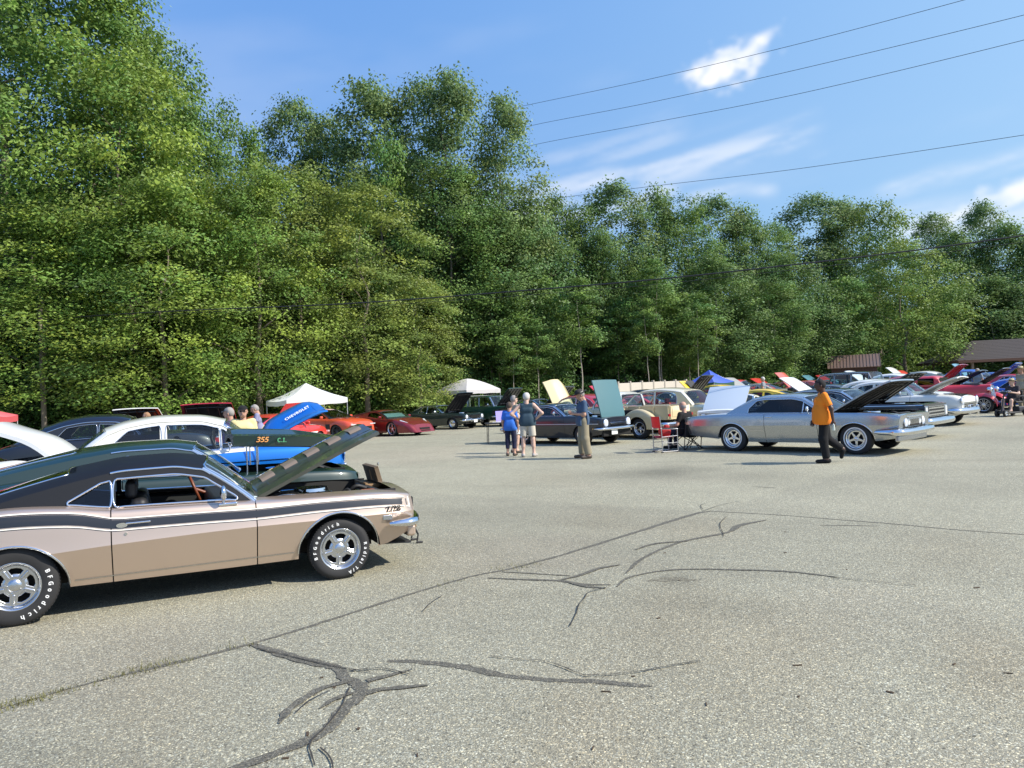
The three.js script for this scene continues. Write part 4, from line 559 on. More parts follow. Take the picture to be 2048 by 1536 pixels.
    const outline = [...ws, ...rf.slice(1), ...bl.slice(1)].map(([x, y]) => [x, y - ed]), zAt = (y) => hw(y + ed), profY = pc(outline.filter((p, i) => i === 0 || p[0] < outline[i - 1][0] - 1e-4));
    const belt = (x) => top(clamp(x, S.xr, S.xf)) + (cab.lift ?? 0.0);
    const base = [...Array(14)].map((_, i) => { const x = lerp(outline[outline.length - 1][0], outline[0][0], i / 13); return [x, Math.min(belt(x) - 0.015, profY(x) + 0.001)]; });
    const wins = cab.windows.map((w) => w.poly ? w.poly : (() => { const lo = [], hi = [], [a, b] = w.x, N = 16; for (let i = 0; i <= N; i++) { const x = lerp(a, b, i / N); let yl = belt(x) + (w.sill ?? 0.02), yh = profY(x) - (w.head ?? 0.06); if (w.cut) { const [[cx0, cy0], [cx1, cy1]] = w.cut; yh = Math.min(yh, cy0 + (cy1 - cy0) * (x - cx0) / (cx1 - cx0)); } if (yh > yl + 0.012) { lo.push([x, yl]); hi.push([x, yh]); } } return [...lo, ...hi.reverse()]; })());
    const sh = new THREE.Shape(outline.concat(base).map((p) => new THREE.Vector2(...p))); wins.forEach((w) => sh.holes.push(new THREE.Path(w.map((p) => new THREE.Vector2(...p)))));
    const sideGeo = (shape, dz) => { const q = new THREE.ShapeGeometry(shape, 4), p = q.attributes.position; for (let i = 0; i < p.count; i++) p.setZ(i, zAt(p.getY(i)) + dz); q.computeVertexNormals(); return q; };
    const side = sideGeo(sh, 0); mesh('roof_pillar', side, cab.pillarMat || roofM, g); mesh('roof_pillar', mirror(side), cab.pillarMat || roofM, g);
    { const inn = sideGeo(sh, -0.03), a = merge([inn, mirror(inn)]); mesh('headliner', merge([a, up(grid(8, 8, (u, v) => { const q = R0(lerp(0.02, 0.98, u), (v * 2 - 1) * 0.94); return [q[0], q[1] - 0.05, q[2]]; }))]), cab.inMat || cabinDark, g); }
    for (const s of [1, -1]) {
      wins.forEach((w, i) => {
        if (cab.windows[i].open !== true && !(cab.windows[i].open === s)) { const q = sideGeo(new THREE.Shape(w.map((p) => new THREE.Vector2(...p))), -0.012); mesh('side_window', s === 1 ? q : mirror(q), cab.windows[i].glass || cab.glass || glass, g); }
        if (cab.winTrim !== false) { const t = tube(w.filter((p, k) => { const b = w[(k + 1) % w.length]; return Math.hypot(p[0] - b[0], p[1] - b[1]) > 0.006; }).map(([x, y]) => [x, y, s * (zAt(y) + 0.004)]), cab.winTrim ?? 0.009, 4, w.length * 3, true); mesh('window_trim', t, trim, g); }
      });
      mesh('drip_rail', tube(outline.slice(cab.railFrom ?? 6, cab.railTo ?? -5).map(([x, y]) => [x, y - 0.004, s * (zAt(y) + 0.003)]), cab.rail ?? 0.011, 5, 50), cab.railMat || trim, g);
    }
    // inside
    const yf = bot(0) + 0.16, dash = wx - 0.22, hwI = hB * 0.93, inM = cab.seatMat || seatMat;
    const y1 = belt(0) - 0.02;
    mesh('cabin_floor', merge([box(wx - bx, 0.02, hwI * 2, (wx + bx) / 2, yf, 0), box(0.02, y1 - yf - 0.05, hwI * 2, Math.min(wx - 0.02, h0 - 0.02), (y1 + yf) / 2, 0), box(0.02, y1 - yf - 0.06, hwI * 2, bx + 0.3, (y1 + yf) / 2, 0), box(wx - bx - 0.1, y1 - yf - 0.02, 0.02, (wx + bx) / 2 - 0.05, (y1 + yf) / 2 - 0.02, hwI), box(wx - bx - 0.1, y1 - yf - 0.02, 0.02, (wx + bx) / 2 - 0.05, (y1 + yf) / 2 - 0.02, -hwI)]), cab.inMat || cabinDark, g);
    mesh('dashboard', rbox(0.34, 0.2, hwI * 1.96, 0.05, dash, y1 - 0.06, 0), cab.dashMat || blackTrim, g);
    if (!cab.noSeats) { const sb = Math.max(0.3, y1 + 0.1 - yf - 0.22); const sx = cab.seatX ?? dR + 0.34, Z = [hwI * 0.5, -hwI * 0.5]; for (const z of Z) { const s = mesh('front_seat', merge([rbox(0.5, 0.16, 0.5, 0.06, sx + 0.26, yf + 0.2, z), rbox(0.15, sb, 0.48, 0.06, 0, sb / 2, 0).rotateZ(0.2).translate(sx, yf + 0.22, z), ...(cab.headrest === false ? [] : [rbox(0.1, 0.17, 0.26, 0.045, sx - 0.12, yf + 0.22 + sb + 0.07, z)])]), inM, g); }
      if (!cab.twoSeat) mesh('rear_seat', merge([rbox(0.42, 0.18, hwI * 1.8, 0.06, sx - 0.62, yf + 0.22, 0), rbox(0.15, sb * 0.85, hwI * 1.8, 0.06, sx - 0.86, yf + 0.22 + sb * 0.42, 0)]), inM, g);
      const sw = new THREE.TorusGeometry(0.185, 0.015, 8, 28).rotateY(Math.PI / 2).rotateZ(0.35).translate(dash - 0.27, y1 + 0.05, -hwI * 0.5), col = bar([dash, y1 - 0.08, -hwI * 0.5], [dash - 0.26, y1 + 0.045, -hwI * 0.5], 0.02); mesh('steering_wheel', merge([sw, col, ...[0, 2.1, 4.2].map((a) => box(0.008, 0.18, 0.02, 0, 0.09, 0).rotateX(a).rotateZ(0.35).translate(dash - 0.27, y1 + 0.05, -hwI * 0.5))]), cab.wheelMat || blackTrim, g); }
  }
  // wheels
  for (const [x, i] of [[S.fa, 0], [S.ra, 1]]) for (const s of [1, -1]) {
    const R = Array.isArray(S.R2) ? S.R2[i] : S.R, W = S.tw?.[i] ?? 0.21, w = group('wheel', g); w.position.set(x, R, s * (plan(x) * (S.trackK ?? 0.955) - W / 2)); if (s < 0) w.rotation.y = Math.PI; if (i === 0 && S.steer) w.rotation.y += S.steer;
    for (const [n, geo, m] of wheelPieces(S.wheel || 'mag', R, W, S.rim ?? 0.2)) mesh(n, geo, n === 'rim' && S.rimMat ? S.rimMat : m, w);
    if (S.whitewall) mesh('whitewall', ring(S.rim + S.whitewall[0], S.rim + S.whitewall[1], W * 0.5 + 0.0035), whiteLetter, w);
  }
  // mirrors
  for (const s of S.mirrors || []) { const x = wx - 0.35, y = top(x) + 0.09, z = s * (plan(x) * 0.93 + 0.06); mesh('door_mirror', merge([bar([x, y - 0.1, z - s * 0.06], [x, y - 0.02, z], 0.012), S.mirrorRound ? new THREE.SphereGeometry(0.06, 14, 10).scale(0.6, 1, 1).translate(x, y + 0.02, z) : rbox(0.1, 0.12, 0.17, 0.04, x, y, z + s * 0.05)]), S.mirrorMat || trim, g); }
  const K = { g, S, surf, top, bot, plan, crease, band, patch, edge, qAtY, mirror };
  front(K, S.front || {}); rear(K, S.rearEnd || {}); if (S.extra) S.extra(K);
  return K;
}
const D_SEC = (h, d) => [[0, -h / 2], [d * 0.55, -h / 2], [d * 0.9, -h * 0.32], [d, 0], [d * 0.9, h * 0.32], [d * 0.55, h / 2], [0, h / 2]];
function bumper(K, x, w, y, h, d, o = {}) { // across the nose (x > 0) or the tail, thinning toward its wrapped ends
  const s = x > 0 ? 1 : -1, path = [], n = 26, back = o.back ?? 0.22, bow = o.bow ?? 0.08, drop = o.droop || 0, c = 0.09, R = 6;
  if (back) for (let i = 0; i < 5; i++) path.push([x - s * (bow + c + back * (1 - i / 4)), y, -w, lerp(0.35, 0.95, Math.sqrt(i / 4))]);
  if (back) for (let i = 1; i < R; i++) { const a = i / R * Math.PI / 2; path.push([x - s * (bow + c - c * Math.sin(a)), y, -w + c * (1 - Math.cos(a)), 1]); }
  for (let i = 0; i <= n; i++) { const v = i / n * 2 - 1; path.push([x - s * bow * Math.pow(Math.abs(v), 2.6), y - drop * Math.pow(1 - Math.abs(v), 2), v * (w - (back ? c : 0)), 1]); }
  if (back) { const m = path.slice(0, 4 + R).reverse().map((p) => [p[0], p[1], -p[2], p[3]]); path.push(...m); }
  if (s < 0) path.reverse();
  const sec = [[0, -h / 2], [d * 0.35, -h / 2], [d * 0.62, -h * 0.46], [d * 0.85, -h * 0.32], [d * 0.97, -h * 0.14], [d, 0.02 * h], [d * 0.95, h * 0.2], [d * 0.8, h * 0.38], [d * 0.55, h * 0.48], [d * 0.3, h / 2], [0, h / 2]];
  const N = path.length, g = grid(N, sec.length, (u, v) => { const i = Math.round(u * (N - 1)), j = Math.round(v * (sec.length - 1)), p = path[i], a = path[Math.max(0, i - 1)], b = path[Math.min(N - 1, i + 1)], tx = b[0] - a[0], tz = b[2] - a[2], l = Math.hypot(tx, tz) || 1, k = p[3]; return [p[0] + tz / l * sec[j][0] * k, p[1] + sec[j][1] * k, p[2] - tx / l * sec[j][0] * k]; });
  return mesh(o.name || 'bumper', g, o.mat || chrome, K.g);
}
const lampAt = (K, x, y, z, r, o = {}) => { const l = mesh('headlight', new THREE.SphereGeometry(r, 18, 10, 0, Math.PI * 2, 0, Math.PI / 2).scale(1, 0.35, 1).rotateZ(-Math.PI / 2).translate(x, y, z), lampGlass, K.g); mesh('bezel', new THREE.TorusGeometry(r * 1.08, r * 0.14, 8, 24).rotateY(Math.PI / 2).translate(x, y, z), o.mat || chrome, l); return l; };
function front(K, F) {
  const x = K.S.xf, g = K.g, lean = (y) => (K.S.noseLean || 0) * (y - 0.55);
  if (F.grille) { const [y0, y1, z] = F.grille, n = F.bars ?? 6, ym = (y0 + y1) / 2, gr = mesh('grille', box(0.012, y1 - y0, z * 2, x + 0.004 + lean(ym), ym, 0), F.grilleMat || under, g), b = []; for (let i = 0; i < n; i++) { const y = lerp(y0, y1, (i + 0.5) / n); b.push(box(0.014, (y1 - y0) / n * 0.45, z * 1.96, x + 0.014 + lean(y), y, 0)); } for (let i = 0; i < (F.posts ?? 0); i++) b.push(box(0.014, y1 - y0, 0.006, x + 0.016 + lean(ym), ym, lerp(-z, z, (i + 0.5) / F.posts))); b.push(box(0.022, 0.012, z * 2 + 0.02, x + 0.012 + lean(y1), y1, 0), box(0.022, 0.012, z * 2 + 0.02, x + 0.012 + lean(y0), y0, 0), box(0.022, y1 - y0, 0.012, x + 0.012 + lean(ym), ym, z), box(0.022, y1 - y0, 0.012, x + 0.012 + lean(ym), ym, -z)); if (b.length) mesh('grille_bars', merge(b), F.barMat || chrome, gr); }
  for (const [y, z, r] of F.lights || []) for (const s of [1, -1]) lampAt(K, x + 0.01 + lean(y), y, z * s, r, { mat: F.bezelMat });
  for (const [y, z, h, w, m] of F.boxes || []) for (const s of [1, -1]) mesh(m ? 'marker_lamp' : 'headlight', rbox(0.05, h, w, 0.012, x + lean(y), y, z * s), m || lampGlass, g);
  if (F.bumper) { const b = F.bumper; bumper(K, x + (b.off ?? 0.06), K.plan(x - 0.3) * (b.w ?? 1.0), b.y, b.h, b.d ?? 0.09, b); if (b.guards) for (const s of [1, -1]) mesh('bumper_guard', rbox(0.09, b.h * 1.7, 0.09, 0.03, x + (b.off ?? 0.06) + 0.04, b.y, s * b.guards), chrome, g); }
  if (F.plate) mesh('license_plate', rbox(0.012, 0.15, 0.3, 0.004, x + F.plate[0], F.plate[1], F.plate[2] || 0), F.plateMat || plateMat, g);
  if (F.valance) mesh('valance', rbox(0.1, F.valance[1] - F.valance[0], K.plan(x - 0.1) * 1.8, 0.03, x - 0.04, (F.valance[0] + F.valance[1]) / 2, 0), F.valanceMat || under, g);
}
function rear(K, F) {
  const x = K.S.xr, g = K.g;
  if (F.bumper) bumper(K, x - (F.bumper.off ?? 0.05), K.plan(x + 0.3) * (F.bumper.w ?? 1.0), F.bumper.y, F.bumper.h, F.bumper.d ?? 0.09, F.bumper);
  for (const [y, z, h, w] of F.lamps || []) for (const s of [1, -1]) mesh('tail_light', rbox(0.04, h, w, 0.01, x - 0.012, y, z * s), redLens, g);
  if (F.plate) mesh('license_plate', rbox(0.012, 0.15, 0.3, 0.004, x - 0.03, F.plate, 0), plateMat, g);
}
// put a car so that the spot (lx, lz) beneath it lies at ground point p, heading a degrees clockwise from the way the camera looks
function park(K, p, a, lx, lz, label, scale = 1.04, cat = 'car', grp) { const t = a * Math.PI / 180, f = [Math.sin(t), -Math.cos(t)], r = [Math.cos(t), Math.sin(t)]; K.g.scale.setScalar(scale); K.g.rotation.y = Math.PI / 2 - t; K.g.position.set(p.x - (f[0] * lx + r[0] * lz) * scale, 0.005 + riseAt(p.x, p.z), p.z - (f[1] * lx + r[1] * lz) * scale); tag(K.g, label, cat, grp); return K; }
// ================================================================== kinds of car
const muscle = (o) => ({ fa: 1.372, ra: -1.372, xf: 2.30, xr: -2.38, R: 0.318, R2: [0.318, 0.33], tw: [0.215, 0.24], rim: 0.205, arch: [0.375, 0.385], archK: 0.9, crown: 0.045, tuck: 0.9, round: 0.86,
  top: [[2.30, 0.79], [2.1, 0.832], [1.7, 0.86], [1.37, 0.868], [0.66, 0.885], [0, 0.872], [-0.55, 0.862], [-0.95, 0.895], [-1.4, 0.93], [-1.9, 0.905], [-2.38, 0.82]], bot: [[2.30, 0.33], [1.9, 0.25], [1.0, 0.195], [-1.0, 0.195], [-1.8, 0.26], [-2.38, 0.36]], crease: [[2.30, 0.60], [1.4, 0.60], [0, 0.575], [-1.4, 0.585], [-2.38, 0.6]], plan: [[2.30, 0.80], [2.24, 0.845], [2.05, 0.885], [1.37, 0.91], [0, 0.912], [-1.3, 0.925], [-2.0, 0.90], [-2.3, 0.85], [-2.38, 0.80]],
  hood: [0.66, 2.12], door: [-0.585, 0.64],
  cab: { pts: [[0.60, 0.90], [-0.02, 1.255], [-0.28, 1.29], [-0.6, 1.288], [-0.98, 1.235], [-1.72, 0.925]], hw: [0.80, 0.60], bow: 0.14, windows: [{ x: [-0.53, 0.46] }, { x: [-0.95, -0.57], cut: [[-0.95, 0.93], [-0.58, 1.2]] }] },
  front: { grille: [0.55, 0.74, 0.72], bars: 5, lights: [[0.645, 0.62, 0.085]], bumper: { y: 0.46, h: 0.11, bow: 0.1 }, valance: [0.25, 0.42] }, rearEnd: { bumper: { y: 0.48, h: 0.11 }, lamps: [[0.64, 0.55, 0.1, 0.3]] }, mirrors: [1, -1], mirrorRound: true, ...o });
const fifties = (o) => ({ fa: 1.46, ra: -1.46, xf: 2.24, xr: -2.66, R: 0.345, tw: [0.19, 0.19], rim: 0.205, arch: [0.40, 0.385], archK: 0.92, crown: 0.07, tuck: 0.93, round: 0.6, shw: 0.86,
  top: [[2.24, 0.88], [2.0, 0.965], [1.46, 1.0], [0.7, 1.005], [0, 0.985], [-0.7, 0.975], [-1.46, 0.985], [-2.2, 0.95], [-2.66, 0.87]], bot: [[2.24, 0.40], [1.9, 0.28], [0, 0.24], [-1.9, 0.28], [-2.66, 0.42]], crease: [[2.24, 0.66], [0, 0.62], [-2.66, 0.66]], plan: [[2.24, 0.80], [2.15, 0.87], [1.9, 0.92], [0, 0.935], [-1.9, 0.92], [-2.5, 0.86], [-2.66, 0.78]],
  hood: [0.82, 2.18], door: [-0.52, 0.72],
  cab: { pts: [[0.78, 1.03], [0.36, 1.43], [0.0, 1.525], [-0.5, 1.54], [-1.0, 1.48], [-1.28, 1.38], [-1.72, 1.02]], hw: [0.78, 0.63], drop: 0.05, crown: 0.05, bow: 0.22, windows: [{ x: [-0.46, 0.66] }, { x: [-1.30, -0.55], cut: [[-1.30, 1.06], [-1.0, 1.36]] }] },
  front: { grille: [0.58, 0.78, 0.55], bars: 6, posts: 10, lights: [[0.79, 0.73, 0.1]], bumper: { y: 0.48, h: 0.16, d: 0.12, bow: 0.14, guards: 0.35 } }, rearEnd: { bumper: { y: 0.5, h: 0.15 }, lamps: [[0.75, 0.74, 0.16, 0.09]] }, mirrors: [1], mirrorRound: true, wheel: 'disc', ...o });
const wagon50 = (o) => fifties({ cab: { pts: [[0.78, 1.03], [0.36, 1.45], [0.0, 1.55], [-0.6, 1.58], [-1.3, 1.53], [-1.62, 1.47], [-2.12, 1.0]], hw: [0.78, 0.66], drop: 0.045, crown: 0.04, bow: 0.2, backV: 0.86, windows: [{ x: [-0.46, 0.66] }, { x: [-1.45, -0.55], cut: [[-1.52, 1.05], [-1.34, 1.48]] }], ...(o.cab || {}) }, ...Object.fromEntries(Object.entries(o).filter(([k]) => k !== 'cab')) });
const modern = (o) => ({ fa: 1.36, ra: -1.36, xf: 2.22, xr: -2.42, R: 0.345, tw: [0.25, 0.27], rim: 0.255, arch: [0.385, 0.385], archK: 0.96, crown: 0.06, tuck: 0.93, round: 0.55, shw: 0.87, archTrim: 0.008, noseLean: -0.25,
  top: [[2.22, 0.74], [2.05, 0.80], [1.7, 0.875], [1.36, 0.92], [0.8, 0.94], [0, 0.955], [-0.7, 0.985], [-1.4, 1.03], [-2.1, 1.02], [-2.42, 0.96]], bot: [[2.22, 0.2], [1.8, 0.17], [0, 0.2], [-1.8, 0.22], [-2.42, 0.32]], crease: [[2.22, 0.58], [1.36, 0.68], [0, 0.60], [-1.36, 0.74], [-2.42, 0.74]], plan: [[2.22, 0.66], [2.14, 0.78], [1.9, 0.89], [1.36, 0.945], [0.4, 0.915], [-0.6, 0.93], [-1.36, 0.955], [-2.2, 0.88], [-2.42, 0.76]],
  hood: [0.92, 2.0], door: [-0.62, 0.7], wheel: 'darkalloy', trim: blackTrim,
  cab: { pts: [[0.86, 0.98], [0.08, 1.335], [-0.2, 1.385], [-0.6, 1.375], [-1.05, 1.29], [-1.75, 1.075]], hw: [0.80, 0.56], bow: 0.22, railMat: blackTrim, windows: [{ x: [-0.55, 0.6], glass: tint }, { x: [-1.2, -0.62], cut: [[-1.2, 1.05], [-0.66, 1.32]], glass: darkTint }], backGlass: tint, winTrim: false, headrest: true },
  front: { grille: [0.42, 0.62, 0.5], bars: 5, barMat: blackTrim, boxes: [[0.66, 0.68, 0.06, 0.3]], valance: [0.17, 0.3] }, rearEnd: { lamps: [[0.85, 0.5, 0.12, 0.4]] }, mirrors: [1, -1], mirrorMat: o.paint, ...o });
const PX = (px, z) => { const p = atDepth(px, 780, z); return new THREE.Vector3(p.x, 0, p.z); };

// ------------------------------------------------------------------ the tan and black coupe in front
const heroBody = { xf: 2.19, xr: -2.40, R: 0.300, R2: [0.300, 0.335], tw: [0.215, 0.25], rim: 0.197, arch: [0.40, 0.405], archK: 0.94, tuck: 0.88, lowIn: 0.47, round: 0.72, shw: 0.88, shm: 0.955, crown: 0.05,
  top: [[2.19, 0.765], [2.0, 0.80], [1.7, 0.822], [1.37, 0.833], [0.66, 0.848], [0.2, 0.868], [-0.3, 0.884], [-0.62, 0.893], [-1.0, 0.945], [-1.4, 0.968], [-1.9, 0.935], [-2.40, 0.85]], bot: [[2.19, 0.44], [2.05, 0.36], [1.80, 0.275], [1.0, 0.245], [-1.0, 0.265], [-1.8, 0.30], [-2.40, 0.38]], crease: [[2.19, 0.60], [1.4, 0.612], [0.5, 0.622], [-0.6, 0.602], [-1.4, 0.575], [-2.40, 0.6]],
  plan: [[2.19, 0.74], [2.15, 0.80], [2.05, 0.855], [1.8, 0.895], [1.37, 0.912], [0, 0.912], [-1.3, 0.925], [-2.0, 0.90], [-2.3, 0.85], [-2.40, 0.80]], hood: [0.62, 2.02], door: [-0.635, 0.587], noseLean: -0.1,
  cab: { pts: [[0.60, 0.865], [0.14, 1.225], [-0.14, 1.272], [-0.5, 1.268], [-0.9, 1.205], [-1.9, 0.955]], hw: [0.775, 0.60], bow: 0.15, drop: 0.045, crown: 0.05, winTrim: 0.012, rail: 0.012, railTo: 20, backV: 0.7, seatX: -0.36, windows: [{ x: [-0.60, 0.50], open: true, head: 0.07 }, { x: [-1.05, -0.645], cut: [[-1.05, 0.945], [-0.645, 1.165]], head: 0.07, glass: tint }], wheelMat: std(0.2, 0.05, 0.02, 0.4), frameMat: chrome } };
{
  const T = pc(heroBody.top), hip = pc([[-2.4, 0.05], [-1.2, 0.045], [-0.85, 0.05], [-0.55, 0.085], [0.4, 0.082], [1.2, 0.062], [2.2, 0.055]]), wid = pc([[-2.4, 0.075], [-1.3, 0.088], [-0.8, 0.085], [-0.5, 0.070], [1, 0.066], [2.2, 0.062]]);
  const K = makeCar(muscle({ ...heroBody, name: 'parked_car', paint: P.gold, roofPaint: P.vinyl, hoodPaint: P.olive, linerPaint: P.black, bayPaint: std(0.02, 0.02, 0.02, 0.7), wheel: 'slot', hoodAngle: 26.5, mirrors: [], archTrim: 0.011, archTrimMat: chrome,
    hoodBulge: (u, q) => 0.05 * smooth(0.36, 0.28, q),
    front: { bumper: { y: 0.50, h: 0.085, d: 0.09, bow: 0.13, back: 0.17, off: 0.07 }, grille: [0.54, 0.72, 0.66], bars: 7, barMat: blackTrim, valance: [0.32, 0.44], valanceMat: P.gold },
    extra: (k) => {
      const y0 = (x) => T(x) - hip(x), y1 = (x) => T(x) - hip(x) - wid(x), pale = std(0.8, 0.76, 0.66, 0.5);
      for (const s of [1, -1]) { mesh('stripe', k.band(-2.38, 2.10, y0, y1, 0.0015, s), P.black, k.g); mesh('pinstripe', k.band(-2.38, 2.075, (x) => y0(x) + 0.019, (x) => y0(x) + 0.010, 0.0018, s, 2), pale, k.g); mesh('pinstripe', k.band(-2.38, 2.135, (x) => y1(x) - 0.010, (x) => y1(x) - 0.019, 0.0018, s, 2), pale, k.g); mesh('pinstripe', k.band(2.12, 2.135, (x) => y0(x) + 0.02, (x) => y1(x) - 0.012, 0.0018, s, 3), pale, k.g); mesh('pinstripe', k.band(-2.38, 2.075, (x) => y0(x) + 0.0095, (x) => y0(x) + 0.004, 0.002, s, 2), P.black, k.g); mesh('pinstripe', k.band(-2.38, 2.12, (x) => y1(x) - 0.0205, (x) => y1(x) - 0.0255, 0.002, s, 2), P.black, k.g); mesh('rocker_trim', k.band(-0.93, 0.93, 0.325, 0.317, 0.004, s, 2), dullChrome, k.g); }
      for (const s of [1, -1]) { const at = (x, y, o) => { const p = k.surf(x, k.qAtY(x, y)); return [p[0], p[1], s * (p[2] + o)]; }; const a = at(-0.55, 0.762, 0.012); mesh('door_handle', merge([new THREE.CylinderGeometry(0.036, 0.036, 0.012, 16).rotateX(Math.PI / 2).scale(1.25, 0.6, 1).translate(...a), rbox(0.2, 0.016, 0.016, 0.006, a[0] + 0.13, a[1] + 0.012, a[2] + 0.008)]), chrome, k.g); const b = at(-0.52, 0.685, 0.004); mesh('door_lock', new THREE.CylinderGeometry(0.013, 0.014, 0.012, 14).rotateX(Math.PI / 2).translate(...b), chrome, k.g);
        const m = at(1.86, 0.565, 0.006); mesh('marker_lamp', rbox(0.1, 0.05, 0.016, 0.008, ...m).rotateY(0), dullChrome, k.g);
        const e = k.surf(1.93, k.qAtY(1.93, 0.645)); if (s > 0) mesh('lettering', text('Z/28', 0.058, 0.006, serif).rotateY(0.14).translate(e[0], 0.645, e[2] + 0.006), blackTrim, k.g); }
      { const x = 0.3, y = T(0.3), z = 0.84; mesh('door_mirror', merge([rbox(0.17, 0.03, 0.05, 0.012, x + 0.04, y - 0.012, z), bar([x, y, z], [x, y + 0.09, z + 0.04], 0.014), new THREE.SphereGeometry(0.062, 18, 12).scale(0.5, 1.15, 1).translate(x, y + 0.1, z + 0.05)]), chrome, k.g); }
      k.g.children.filter((c) => c.name === 'wheel').forEach((w, i) => { const R = i < 2 ? 0.300 : 0.335, W = i < 2 ? 0.215 : 0.25, r = (0.197 + R) / 2 + 0.004, z = W * 0.5 - 0.002, a = i < 2 ? 3.5 : 0.5, size = i < 2 ? 0.032 : 0.036; mesh('lettering', merge([arcText('BFGoodrich', r, size, a, 0.212, z), arcText('Radial T/A', r, size, a + Math.PI - 0.15, 0.185, z)]), whiteLetter, w); });
      const hd = k.g.children.find((c) => c.name === 'hood'), f = (u, v) => { const x = lerp(0.625, 2.015, u), q = (v * 2 - 1) * 0.79, p = k.surf(x, q); return [p[0] - 0.62, p[1] - T(0.62) - 0.02 + 0.05 * smooth(0.36, 0.28, Math.abs(q)) + 0.004, p[2]]; };
      for (const [a, b] of [[0.715, 0.80], [0.20, 0.285]]) { const q = grid(16, 6, (u, v) => f(lerp(0.01, 0.99, u), lerp(a, b, v))); if (q.attributes.normal.getY(5) < 0) { const i = q.index.array; for (let n = 0; n < i.length; n += 3) { const t = i[n + 1]; i[n + 1] = i[n + 2]; i[n + 2] = t; } q.computeVertexNormals(); } mesh('hood_stripe', q, P.black, hd); }
      for (let i = 0; i < 5; i++) mesh('hood_panel', grid(4, 8, (u, v) => { const p = f(lerp(0.10 + i * 0.185, 0.10 + i * 0.185 + 0.105, u), lerp(0.5, 0.722, v)); return [p[0], p[1] + 0.002, p[2]]; }), std(0.34, 0.25, 0.17, 0.45, { side: THREE.DoubleSide, metalness: 0.4 }), hd);
      mesh('washer_bottle', rbox(0.12, 0.02, 0.06, 0.006, 0.64, 0.865, 0.6), whiteLetter, k.g);
      for (let i = 0; i < 7; i++) mesh('hose', tube([[0.8 + i * 0.13, 0.70, 0.1 + (i % 3) * 0.16], [0.86 + i * 0.14, 0.80 + (i % 2) * 0.03, 0.3 + (i % 2) * 0.12], [0.95 + i * 0.13, 0.76, 0.52]], 0.012 + (i % 3) * 0.006, 6, 12), i % 3 ? hoseMat : dullChrome, k.g); for (const z of [0.2, -0.2]) mesh('valve_cover', rbox(0.5, 0.08, 0.13, 0.03, 1.2, 0.78, z), chrome, k.g); mesh('coolant_tank', rbox(0.16, 0.12, 0.14, 0.02, 1.78, 0.76, 0.46), std(0.3, 0.1, 0.05, 0.6), k.g); for (const z of [0.28, 0.42]) mesh('fender_brace', tube([[0.72, 0.80, z], [0.9, 0.845, z + 0.04], [1.12, 0.80, z + 0.1], [1.2, 0.7, z + 0.12]], 0.02, 7, 14), dullChrome, k.g);
    } }));
  park(K, onGround(684, 1160), 64.5, 1.372, 0.87, 'tan metallic coupe with black vinyl roof, black side stripe and raised hood', 0.985);
}
// ------------------------------------------------------------------ row on the left
const hero = { p: onGround(690, 1160), a: 64.5 };
const beside = (n, along) => { const t = 64.5 * Math.PI / 180; return new THREE.Vector3(hero.p.x - Math.cos(t) * n + Math.sin(t) * along, 0, hero.p.z - Math.sin(t) * n - Math.cos(t) * along); };
park(makeCar(muscle({ ...heroBody, paint: P.forest, hoodAngle: -3, hoodLift: 0.47, hoodThick: 0.13, hoodOpen: true, wheel: 'mag', mirrors: [1], cab: { ...heroBody.cab, wheelMat: blackTrim, pts: [[0.60, 0.865], [0.14, 1.225], [-0.14, 1.275], [-0.55, 1.275], [-1.05, 1.225], [-2.15, 1.02]] }, hoodBulge: (u, q) => 0.05 * smooth(0.42, 0.3, q) * smooth(1.0, 0.5, u),
  extra: (k) => { const hd = k.g.children.find((c) => c.name === 'hood'); mesh('lettering', text('355', 0.066, 0.004).applyMatrix4(new THREE.Matrix4().makeShear(0, 0, 0.25, 0, 0, 0)).translate(0.36, -0.052, 0.665), std(0.75, 0.34, 0.10, 0.5), hd); mesh('lettering', text('C.I.', 0.055, 0.004).translate(0.60, -0.062, 0.66), std(0.10, 0.36, 0.17, 0.5), hd); for (const x of [0.78, 0.9]) mesh('prop_rod', bar([x, 0.8, 0.62], [x, 1.2, 0.61], 0.010, 6), dullChrome, k.g); } })), beside(2.72, 0.05), 64.5, 1.372, 0.87, 'dark green coupe with its scooped hood propped up, just beyond the tan coupe', 1.02);
